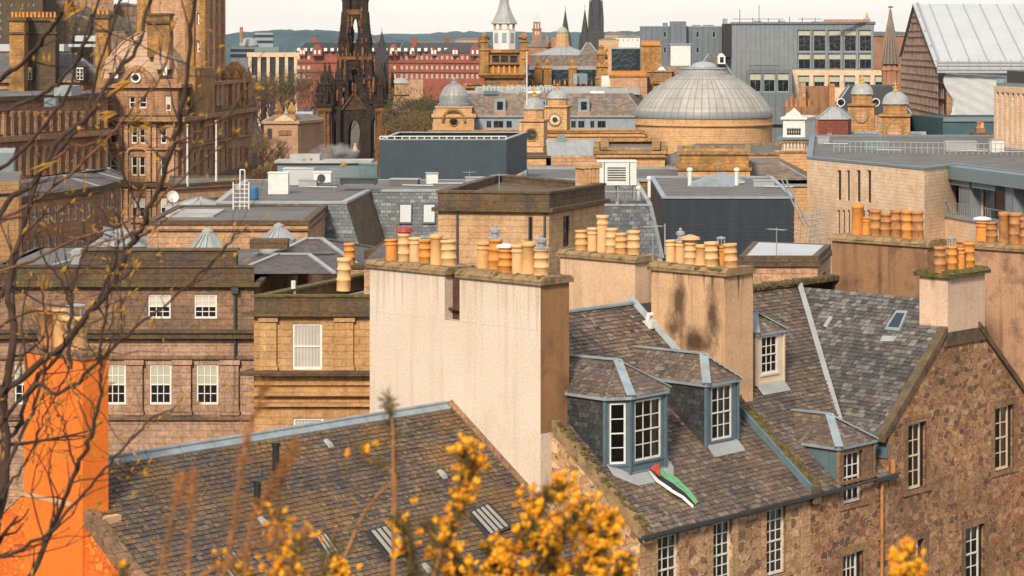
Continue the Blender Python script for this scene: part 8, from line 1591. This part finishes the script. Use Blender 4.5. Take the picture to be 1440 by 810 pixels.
# ---------------------------------------------------------------- trees in the gardens
M['bark'] = simple('bark', (.085, .055, .04), .95, var=.3, bump=.5); M['twig'] = simple('bare_twigs', (.15, .085, .055), .95, var=.3, bump=0); M['budleaf'] = simple('spring_buds', (.17, .13, .035), .9, var=.4, bump=0); M['evergreen'] = simple('evergreen_leaf', (.06, .07, .02), .9, var=.5, sc=.5, bump=0)
def bare_tree(label, px, Y, H, spread, seed, twigm='twig', leaves=0, leafm='budleaf', grp='bare trees in the gardens', z0=0, r0=.35, depth=5):
    r = random.Random(seed); t = thing('tree', label, 'tree', (at(px, Y), Y, z0), r.random() * 6, grp); tr = MB(); cr = MB(); lf = MB()
    def grow(p, d, L, rad, dep):
        n = 2; q = p
        for k in range(n):
            d = (d + Vector((r.uniform(-.18, .18), r.uniform(-.18, .18), r.uniform(-.05, .14)))).normalized(); q2 = q + d * L / n
            (tr if dep >= depth - 1 else cr).tube(q, q2, rad * (1 - .25 * k / n), rad * (1 - .25 * (k + 1) / n), n=6 if dep >= depth - 1 else 3, cap=False); q = q2
        if dep == 0:
            for k in range(leaves): c = q + Vector((r.gauss(0, .3), r.gauss(0, .3), r.gauss(0, .3))); s = .16; a = Vector((r.uniform(-s, s), r.uniform(-s, s), r.uniform(-s, s))); b_ = Vector((r.uniform(-s, s), r.uniform(-s, s), r.uniform(-s, s))); lf.poly(c - a, c + b_, c + a, c - b_)
            return
        for k in range(r.choice((3, 4, 4)) if dep < depth else 5):
            az = r.uniform(0, 6.283); tilt = r.uniform(.35, .95) * spread; nd = (d * math.cos(tilt) + Vector((math.cos(az), math.sin(az), r.uniform(-.1, .25))) * math.sin(tilt)).normalized(); grow(q if k else q, nd, L * r.uniform(.62, .82), rad * .58, dep - 1)
    grow(Vector((0, 0, 0)), Vector((0, 0, 1)), H * .28, r0, depth); tr.build('trunk', M['bark'], t); cr.build('crown', M[twigm], t)
    if leaves: lf.build('buds', M[leafm], t)
    return t
k = 0
for px, Y_, H, lv, lm in ((492, 730, 26, 2, 'budleaf'), (503, 745, 25, 2, 'budleaf'), (385, 560, 13, 0, 0), (368, 540, 15, 0, 0), (558, 640, 15, 1, 'budleaf'), (352, 500, 22, 0, 0), (362, 470, 20, 1, 'budleaf'), (372, 480, 17, 1, 'budleaf'), (384, 455, 15, 1, 'budleaf'), (398, 460, 14, 0, 0), (412, 470, 15, 1, 'budleaf'), (360, 640, 30, 2, 'budleaf'), (378, 660, 31, 2, 'budleaf'), (396, 650, 30, 3, 'evergreen'), (414, 680, 31, 3, 'evergreen'), (348, 600, 30, 1, 'budleaf'), (566, 560, 16, 2, 'budleaf'), (584, 540, 24, 3, 'budleaf'), (598, 560, 28, 4, 'evergreen'), (612, 580, 28, 4, 'evergreen'), (590, 620, 27, 2, 'budleaf'), (575, 600, 19, 2, 'budleaf'), (604, 500, 20, 1, 'budleaf')):
    bare_tree('leafless brown garden tree among the group around the gothic monument' if not lv or lm == 'budleaf' else 'greener budding garden tree among the group around the gothic monument', px, Y_, H, .8, 100 + k, leaves=lv, leafm=lm or 'budleaf'); k += 1
for o in [o for o in SC.objects if o.name.split('.')[0] == 'tree']: o['group'] = 'greener budding trees in the gardens' if o['label'].startswith('greener') else 'bare trees in the gardens'
# ---------------------------------------------------------------- aerials, steam
def aerial(label, v, h, n=6, w_=.9):
    t = thing('tv_aerial', label, 'aerial', tuple(v), R(rnd.uniform(-50, 50)), 'TV aerials on the chimneys and roofs'); mb = MB(); mb.tube((0, 0, 0), (0, 0, h), .025, n=5); mb.build('mast', M['galv'], t)
    mb = MB(); mb.tube((-w_ * .6, 0, h * .93), (w_ * .6, 0, h * .93), .018, n=4)
    for k in range(n): x = -w_ * .55 + w_ * 1.1 * k / (n - 1); mb.tube((x, -.3, h * .93), (x, .3, h * .93), .012, n=4)
    mb.build('antenna', M['galv'], t)
for px, py, Y_, h, lab in ((918, 372, 104, 2.3, 'thin TV aerial between the ochre and the sooty chimney stacks'), (1092, 352, 119, 1.6, 'small TV aerial on the white-roofed low block'), (702, 268, 133, 1.4, 'short aerial on the mossy parapet of the square block'), (1238, 205, 215, 2.6, 'aerial on the deck of the modern sandstone building'), (660, 262, 176, 1.6, 'aerial behind the two white skylights'), (470, 262, 170, 1.8, 'aerial beside the fan unit on the mansard roof'), (1010, 250, 205, 1.8, 'aerial at the back of the navy louvred block'), (170, 352, 126, 2.0, 'aerial on the attic of the dark sandstone block')):
    aerial(lab, W(px, py, Y_) - Vector((0, 0, .4)), h)
for px0, py0, Y0, px1, py1, Y1, lab in ((935, 318, 96, 992, 316, 97, 'thin horizontal aerial wire over the sooty chimney pots'), (848, 318, 150, 935, 318, 150, 'thin safety wire across the slated slope behind the pots')):
    a, b_ = W(px0, py0, Y0), W(px1, py1, Y1); t = thing('wire', lab, 'wire', tuple(a)); MB().tube((0, 0, 0), b_ - a, .02, n=5).build('cable', M['iron'], t); MB().tube((0, 0, -1.2), (0, 0, .1), .03, n=5).build('post', M['galv'], t)
for i, (px, Y_, w__, d_, h, m) in enumerate(((420, 176, 1.4, 1, .5, 'galv'), (548, 178, 2.2, 1.2, .45, 'felt'), (600, 180, .9, .9, .8, 'whitemetal'), (655, 181, 1.5, .8, .4, 'galv'), (1060, 200, 1.8, 1.2, .5, 'galv'), (1000, 206, 1, .8, .6, 'grpaint'), (1215, 226, 2.4, 1.4, .8, 'grpaint'), (1330, 224, 3, 1.6, .9, 'leadl'), (1395, 222, 1.2, 1, 1.2, 'whitemetal'), (1150, 240, 1.2, 1, .7, 'galv'))):
    z0 = ZF + .03 if i < 4 else ZY(279, 185) if i < 6 else ZY(223, 210)
    t = thing('roof_hatch', ['low galvanised hatch by the long white cabinet', 'flat felted hatch below the plant screen', 'small white vent box below the plant screen', 'low galvanised box right of the small white vent box', 'galvanised hatch on the navy louvred block', 'grey hatch at the back of the navy louvred block', 'grey plant box on the modern building deck near its corner', 'wide pale plant box on the modern building deck', 'narrow white box on the modern building deck', 'low galvanised box at the deck corner behind the slit windows'][i], 'roof hatch', (at(px, Y_), Y_, z0), R(rnd.uniform(-8, 8)))
    MB().box(0, w__, 0, d_, 0, h).build('kerb', M[m], t); MB().box(-.06, w__ + .06, -.06, d_ + .06, h + .002, h + .09).build('lid', M['leadl' if m != 'leadl' else 'galv'], t)
    MB().tube((w__ * .5, -.5, .08), (w__ * .5 + 2.5, -.8, .08), .06, n=6).build('pipe', M['galv'], t)
g = G('steam'); g.t.nodes.remove(g.b); pv = g.t.nodes.new('ShaderNodeVolumePrincipled'); pv.inputs['Color'].default_value = (1, .99, .97, 1); pv.inputs['Anisotropy'].default_value = .2
g.t.links.new(g.math('MULTIPLY', g.ramp(g.noise(g.objraw(), .9, 5, .65), (.46, 0), (.62, 1)), .55), pv.inputs['Density']); g.t.links.new(pv.outputs[0], g.t.nodes['Material Output'].inputs['Volume'])
v = W(470, 216, 262); st_ = MB()
st_.lathe(0, 0, [(.1, -1.3), (1.2, -1.1), (1.9, -.4), (2.1, .3), (1.5, 1.1), (.6, 1.5), (.1, 1.6)], 16); o = st_.build('steam', g.m, None, smooth=True, loc=tuple(v)); o.scale = (1.45, 1, .85); tag(o, kind='stuff')
# ---------------------------------------------------------------- foreground: budding tree at left and gorse in flower
def ramped(name, cols, rough=.8, trans=0):
    g = G(name); f = g.n('NewGeometry', out=8); g.set('Base Color', g.ramp(f, *[(i / max(1, len(cols) - 1), c) for i, c in enumerate(cols)])); g.set('Roughness', rough); return g.m
M['petal'] = ramped('gorse_petals', [(.82, .33, .009), (.88, .44, .012), (.62, .18, .006), (.92, .5, .015)]); M['spine'] = ramped('gorse_spines', [(.05, .05, .012), (.09, .075, .015), (.16, .10, .03), (.035, .04, .015)])
M['deadspine'] = ramped('dead_spines', [(.34, .14, .035), (.26, .10, .03), (.42, .19, .05)]); M['stem'] = simple('tan_stem', (.36, .16, .06), .9, var=.3, sc=20); M['branch'] = simple('dark_branch', (.055, .03, .02), .9, var=.4, sc=15); M['branchl'] = simple('young_branch', (.17, .075, .035), .9, var=.4, sc=12)
M['bud'] = ramped('opening_buds', [(.42, .22, .02), (.30, .17, .02), (.50, .22, .02), (.20, .13, .02)])
def smooth(pts, n=6):
    out = []; P = [pts[0]] + pts + [pts[-1]]
    for i in range(1, len(P) - 2):
        for k in range(n):
            t = k / n; out.append(.5 * ((2 * P[i]) + (-P[i - 1] + P[i + 1]) * t + (2 * P[i - 1] - 5 * P[i] + 4 * P[i + 1] - P[i + 2]) * t * t + (-P[i - 1] + 3 * P[i] - 3 * P[i + 1] + P[i + 2]) * t ** 3))
    return out + [pts[-1]]
def leafy(mb, p, d, L, w_, r):     # a small pointed bud or shoot
    d = d.normalized(); s = d.cross(Vector((r.uniform(-1, 1), r.uniform(-1, 1), r.uniform(-1, 1)))).normalized() * w_; t = d.cross(s).normalized() * w_
    i = len(mb.v); mb.v += [tuple(p), tuple(p + d * L * .45 + s), tuple(p + d * L * .5 + t), tuple(p + d * L * .45 - s), tuple(p + d * L * .5 - t), tuple(p + d * L)]
    for a, b in ((1, 2), (2, 3), (3, 4), (4, 1)): mb.f += [(i, i + a, i + b), (i + 5, i + b, i + a)]; mb.m += [0, 0]
ft = thing('budding_tree', 'dark leafless branches with yellow-green buds nearest the camera, crossing the hotel and orange chimney', 'tree', (-2.3, 7.6, gh(-2.3, 7.6)))
fo = Vector(ft.location); rf_ = random.Random(31)
brs = [  # photo trace, distance at start and end, radius in px at base and tip
 ([(-90, 640), (0, 556), (75, 497), (147, 417), (180, 353), (200, 317), (222, 267), (245, 200), (257, 150), (267, 57), (277, -20)], 7.6, 7.0, 6.5, 3.2, 0),
 ([(-80, 420), (0, 300), (50, 250), (83, 197), (127, 157), (160, 107), (197, 57), (215, -20)], 7.6, 8.0, 5.5, 3.0, 0),
 ([(-80, 210), (0, 158), (60, 133), (97, 100), (123, 50), (143, -20)], 7.4, 7.0, 4.5, 2.2, 0),
 ([(-80, 160), (0, 112), (43, 77), (80, 27), (105, -20)], 7.8, 7.2, 5, 3.2, 0),
 ([(248, 198), (277, 187), (320, 160), (356, 118)], 7.0, 6.6, 2.4, 1.2, 1),
 ([(245, 200), (232, 190), (215, 175)], 7.0, 6.9, 2, 1.2, 1), ([(-60, 400), (30, 372), (110, 335), (160, 320), (218, 285), (283, 227), (330, 190)], 8, 7.2, 3, 1.4, 1),
 ([(-80, 700), (41, 549), (81, 553), (134, 513), (187, 462), (233, 430), (290, 377), (337, 325)], 7.3, 6.8, 4.2, 1.4, 0),
 ([(98, 520), (99, 430), (103, 395), (122, 350), (140, 330)], 7.9, 7.9, 4, 1.6, 0), ([(99, 430), (86, 395), (60, 360), (52, 330)], 7.9, 7.8, 2.6, 1, 0),
 ([(-20, 850), (45, 806), (81, 724), (106, 663), (130, 614), (142, 541), (140, 492), (150, 430), (152, 390)], 6.8, 6.6, 5.5, 1.8, 0),
 ([(-40, 800), (10, 781), (65, 749), (118, 692), (155, 651), (200, 603), (245, 572)], 6.5, 6.2, 4, 1.4, 0),
 ([(-60, 640), (20, 610), (41, 549), (98, 480), (150, 400), (170, 340)], 8.2, 8, 4.6, 2, 0),
 ([(106, 663), (95, 620), (88, 590), (70, 560)], 6.7, 6.7, 2.4, 1, 0), ([(130, 614), (112, 570), (104, 545)], 6.6, 6.6, 2, .9, 0),
 ([(-70, 500), (0, 420), (30, 330), (60, 240), (120, 170), (130, 130), (150, 60), (175, -20)], 8.4, 8.4, 5, 2, 0),
 ([(-70, 330), (20, 300), (75, 262), (130, 215), (190, 150), (225, 110), (244, 45)], 8.6, 8.3, 3.6, 1.4, 1),
 ([(-70, 270), (0, 240), (60, 180), (95, 130), (110, 80), (128, 20)], 8.1, 8, 4, 1.8, 0),
 ([(50, 250), (90, 212), (140, 195), (185, 170)], 7.9, 7.7, 2.6, 1.2, 1), ([(75, 497), (95, 520), (60, 590), (45, 640)], 7.6, 7.7, 2.2, 1, 0),
 ([(-30, 900), (-10, 760), (8, 660), (5, 560), (20, 470), (12, 400), (30, 330)], 7.9, 8.2, 12, 4, 0), ([(8, 660), (35, 600), (60, 540), (66, 470), (58, 410)], 7.9, 8, 4, 1.6, 0), ([(5, 560), (-30, 480), (-40, 400)], 7.9, 8.2, 5, 2, 0),
 ([(200, 317), (170, 335), (130, 345), (95, 372)], 7.1, 7.3, 2.2, 1, 1), ([(0, 700), (30, 660), (50, 620), (55, 580)], 7.4, 7.4, 3, 1, 0), ([(-20, 470), (40, 440), (85, 440), (120, 455), (160, 440)], 7.8, 7.6, 2.6, 1, 0)]
dk, yg, bd_ = MB(), MB(), MB()
for pts, d0, d1, r0, r1, kind in brs:
    n = len(pts); P = smooth([W(px, py, d0 + (d1 - d0) * i / (n - 1)) - fo for i, (px, py) in enumerate(pts)]); m = len(P)
    P = [p + Vector((rf_.gauss(0, .0035), rf_.gauss(0, .004), rf_.gauss(0, .0035))) for p in P]
    R_ = [.8 * (r0 + (r1 - r0) * i / (m - 1)) * (d0 + d1) / 2 / F * rf_.uniform(.92, 1.12) for i in range(m)]
    if kind: MB().path(P, R_, 7).build('young_shoot', M['branchl'], ft, smooth=True)
    else: dk.path(P, R_, 7)
    def twig(p, d, L, rad, dep):
        q = [p]; dd = d
        for _ in range(4): dd = (dd + Vector((rf_.gauss(0, .22), rf_.gauss(0, .2), rf_.gauss(.06, .22)))).normalized(); q.append(q[-1] + dd * L / 4)
        (dk if not kind or dep else yg).path(q, [rad * (1 - .15 * k) for k in range(5)], 5)
        for qq in q[2:4]:
            if dep and rf_.random() < .7: twig(qq, (dd + Vector((rf_.gauss(0, .6), rf_.gauss(0, .4), rf_.gauss(.1, .6)))).normalized(), L * .55, rad * .6, dep - 1)
            elif rf_.random() < .5: leafy(bd_, qq, dd + Vector((rf_.gauss(0, .5), 0, rf_.gauss(0, .5))), .022, .003, rf_)
        for _ in range(rf_.choice((0, 1, 1, 2))): leafy(bd_, q[-1], dd + Vector((rf_.gauss(0, .3), rf_.gauss(0, .3), rf_.gauss(0, .3))), rf_.uniform(.02, .035), rf_.uniform(.0028, .005), rf_)
    for i in range(4, m - 1):
        if rf_.random() < (.2 if pts[0][1] < 480 else .5): d = (P[i] - P[i - 1]).normalized(); twig(P[i], (d + Vector((rf_.gauss(0, .6), rf_.gauss(0, .5), rf_.gauss(0, .6)))).normalized(), rf_.uniform(.12, .34), R_[i] * .42, 1 if rf_.random() < .5 else 0)
    for _ in range(3 if kind else 1): leafy(bd_, P[-1], (P[-1] - P[-3]) + Vector((rf_.gauss(0, .01), 0, rf_.gauss(0, .01))), .045, .006, rf_)
for px, py, L, d_ in ((188, 113, .13, (-1, 0, -.55)), (120, 12, .10, (-1, 0, -.5)), (165, 160, .1, (-1, 0, -.3)), (66, 90, .05, (0, 0, 1)), (82, 225, .12, (-1, 0, -.45)), (150, 178, .06, (0, 0, 1)), (190, 378, .05, (.3, 0, 1)), (60, 410, .07, (0, 0, 1)), (90, 20, .08, (.4, 0, 1)), (210, 460, .04, (.5, 0, 1)), (150, 500, .04, (-1, 0, .6)), (130, 600, .05, (1, 0, .5))):
    p = W(px, py, 7.2) - fo
    for _ in range(4): leafy(bd_, p + Vector((rf_.gauss(0, .004), rf_.gauss(0, .01), rf_.gauss(0, .004))), Vector(d_) + Vector((rf_.gauss(0, .12), rf_.gauss(0, .1), rf_.gauss(0, .12))), L * rf_.uniform(.6, .9), .0045, rf_)
tr = MB(); tr.path([(-.5, .2, -1), (-.42, .2, 0), (-.5, .25, 1.2), (-.35, .2, 2.4), (-.45, .3, 3.6), (-.4, .2, 5.6)], [.2, .16, .13, .11, .09, .06], 10); tr.build('trunk', M['branch'], ft); dk.build('branches', M['branch'], ft, smooth=True); yg.build('twigs', M['branchl'], ft, smooth=True)['kind'] = 'stuff'; bd_.build('buds', M['bud'], ft)['kind'] = 'stuff'

def gorse(label, base, paths, seed, dead=False):
    t = thing('gorse_bush', label, 'bush', base); o = Vector(base); r = random.Random(seed); st, sp, fl = MB(), MB(), MB()
    for pts, d, rad, fl0, dens, spread, spd in paths:
        n = len(pts); P = smooth([W(px, py, d + (i % 2) * .03) - o for i, (px, py) in enumerate(pts)], 8); m = len(P); k_ = d / F
        root = Vector((P[0].x * .6, P[0].y * .8, 0)); P = [root, root.lerp(P[0], .6)] + P; m += 2
        st.path(P, [rad * k_ * (1.2 - .6 * i / m) for i in range(m)], 6)
        for i in range(3, m):
            q = (i - 3) / (m - 3); a = P[i - 1]; b_ = P[i]; D = (b_ - a).normalized()
            for _ in range(spd):
                c = a.lerp(b_, r.random()); v = (D * .6 + Vector((r.gauss(0, 1), r.gauss(0, 1), r.gauss(0, 1))).normalized()).normalized(); L = r.uniform(9, 22) * k_; s = v.cross(Vector((0, 1, .2))).normalized() * .9 * k_; sp.poly(c - s, c + s, c + v * L)
                if r.random() < .5:
                    for _k in range(3): v2 = (v + Vector((r.gauss(0, .7), r.gauss(0, .7), r.gauss(0, .7)))).normalized(); c2 = c + v * L * r.uniform(.2, .8); sp.poly(c2 - s, c2 + s, c2 + v2 * L * .6)
            if q >= fl0:
                cc = a.lerp(b_, .5) + Vector((r.gauss(0, spread * k_ * .55), r.gauss(0, spread * k_ * .5), r.gauss(0, spread * k_ * .4)))
                for _ in range(dens * 2 if r.random() < .58 else 0):
                    c = cc + Vector((r.gauss(0, 9 * k_), r.gauss(0, 9 * k_), r.gauss(0, 9 * k_))); up = Vector((r.gauss(0, .6), r.gauss(-.3, .5), 1)).normalized()
                    for _k in range(4):   # keel, wings and standard petal
                        v = (up + Vector((r.gauss(0, .55), r.gauss(0, .55), r.gauss(0, .4)))).normalized(); L = r.uniform(7, 13) * k_; s = v.cross(Vector((r.gauss(0, 1), r.gauss(0, 1), r.gauss(0, .5)))).normalized() * L * .42
                        i0 = len(fl.v); fl.v += [tuple(c), tuple(c + v * L * .45 + s), tuple(c + v * L), tuple(c + v * L * .45 - s), tuple(c + v * L * .55 + s.cross(v).normalized() * L * .25)]; fl.f += [(i0, i0 + 1, i0 + 4), (i0 + 1, i0 + 2, i0 + 4), (i0 + 2, i0 + 3, i0 + 4), (i0 + 3, i0, i0 + 4)]; fl.m += [0] * 4
    st.build('stems', M['stem'], t); sp.build('spines', M['deadspine' if dead else 'spine'], t)['kind'] = 'stuff'
    if fl.v: fl.build('flowers', M['petal'], t)['kind'] = 'stuff'
    return t
def gb(px, Y_): x = at(px, Y_); return (x, Y_, gh(x, Y_))
S = lambda *a: a
gorse('large gorse bush thickest with orange-yellow flowers, in front of the harled gable', gb(740, 4.1), [
 ([(600, 860), (618, 780), (645, 715), (660, 655), (655, 640)], 3.9, 3, .35, 3, 15, 26), ([(640, 860), (690, 800), (738, 750), (765, 700), (790, 690)], 4.0, 3, .1, 4, 20, 34), ([(700, 860), (755, 800), (795, 745), (826, 712)], 4.2, 3, .1, 4, 22, 34),
 ([(760, 860), (815, 800), (850, 760), (855, 728)], 4.1, 3, .1, 4, 20, 34), ([(820, 870), (862, 820), (880, 790)], 3.9, 3, 0, 4, 18, 34), ([(660, 870), (655, 820), (640, 790), (600, 740)], 4.2, 3, .15, 3, 20, 30), ([(700, 870), (715, 820), (700, 790), (690, 770)], 4.0, 3, 0, 3, 20, 34),
 ([(740, 870), (775, 830), (770, 780), (740, 745)], 4.3, 3, .1, 3, 22, 34), ([(600, 870), (585, 820), (572, 760), (562, 728)], 4.1, 3, .5, 2, 14, 24), ([(780, 870), (830, 840), (835, 770), (800, 730)], 4.3, 3, .1, 3, 24, 34), ([(620, 880), (650, 850), (700, 840), (800, 830), (870, 830)], 4.1, 3, 0, 4, 26, 40)], 5)
gorse('bare tan gorse stem with a few flowers rising left of the flowering bush', gb(500, 4.3), [
 ([(380, 880), (440, 830), (480, 790), (505, 735), (530, 697), (556, 668), (553, 610), (549, 572)], 4.3, 2.0, 2, 0, 0, 1), ([(556, 668), (540, 655), (522, 650), (505, 633)], 4.3, 1.8, .8, 1, 6, 3), ([(553, 625), (550, 600), (548, 572), (545, 560)], 4.3, 1.6, 2, 0, 0, 5), ([(480, 860), (478, 815), (470, 800)], 4.2, 2, .3, 3, 14, 6)], 6)
gorse('half-dead gorse bush of blurred rusty flowerless shoots before the brown roof', gb(330, 3.2), [
 ([(262, 870), (266, 780), (268, 700), (272, 665)], 3.5, 1.6, 2, 0, 0, 5), ([(300, 860), (325, 760), (338, 660), (352, 600), (374, 540)], 3.3, 1.6, 2, 0, 0, 8), ([(200, 860), (300, 800), (360, 770), (430, 745)], 3.4, 1.6, 2, 0, 0, 7), ([(340, 870), (352, 740), (378, 690), (404, 640)], 3.4, 1.6, 2, 0, 0, 9), ([(220, 860), (228, 790), (250, 700), (255, 672)], 3.5, 1.5, 2, 0, 0, 7), ([(380, 860), (392, 700), (410, 640), (415, 620)], 3.4, 1.2, 2, 0, 0, 5)], 7, dead=True)
gorse('small dark gorse bush with a dozen yellow flowers in front of the brown roof', gb(390, 3.9), [
 ([(360, 880), (385, 820), (395, 770), (390, 720)], 3.8, 3, .3, 2, 18, 12), ([(380, 880), (410, 830), (418, 780), (425, 760)], 3.7, 3, .2, 2, 22, 12), ([(340, 880), (360, 830), (340, 800), (310, 790)], 3.9, 3, .5, 2, 14, 12), ([(300, 880), (320, 840), (335, 815)], 3.8, 3, .4, 2, 14, 10), ([(400, 880), (440, 840), (455, 800), (470, 760)], 3.9, 2.5, 2, 0, 0, 10), ([(150, 880), (170, 830), (175, 800)], 3.6, 2.5, .3, 1, 14, 9)], 8)
gorse('lone sprig of orange gorse in front of the rubble gable house', gb(1275, 3.6), [([(1268, 900), (1272, 840), (1280, 800), (1282, 782)], 3.5, 2.5, .5, 4, 12, 5), ([(1262, 900), (1264, 840), (1268, 805)], 3.5, 2, .6, 3, 9, 5)], 9)
# ---------------------------------------------------------------- thin air between the camera and the hills
hz = MB(); hz.box(-6500, 6500, -70, 9300, -1.5, 150); gz = G('haze_air'); gz.t.nodes.remove(gz.b)
pv = gz.t.nodes.new('ShaderNodeVolumePrincipled'); pv.inputs['Color'].default_value = (.80, .88, .93, 1); pv.inputs['Density'].default_value = 3e-5; pv.inputs['Anisotropy'].default_value = .2
gz.t.links.new(pv.outputs[0], gz.t.nodes['Material Output'].inputs['Volume'])
tag(hz.build('haze', gz.m), kind='stuff')
g0 = MB()
ys = [-60, -20, -5, 0, 2] + list(range(6, 64, 4)) + [80, 150, 400, 1000, 3000, 9200]; xs = [-6400, -4000, -800, -200, -80, -40, -20, -10, -5, 0, 5, 10, 20, 40, 80, 200, 800, 4000, 6400]
for a, b in zip(ys, ys[1:]):
    for c, d in zip(xs, xs[1:]): g0.poly((c, a, gh(c, a)), (d, a, gh(d, a)), (d, b, gh(d, b)), (c, b, gh(c, b)))
gm = simple('ground', (.09, .075, .05), .95, var=.3, sc=.05)
tag(g0.build('ground', gm, smooth=True), kind='structure')
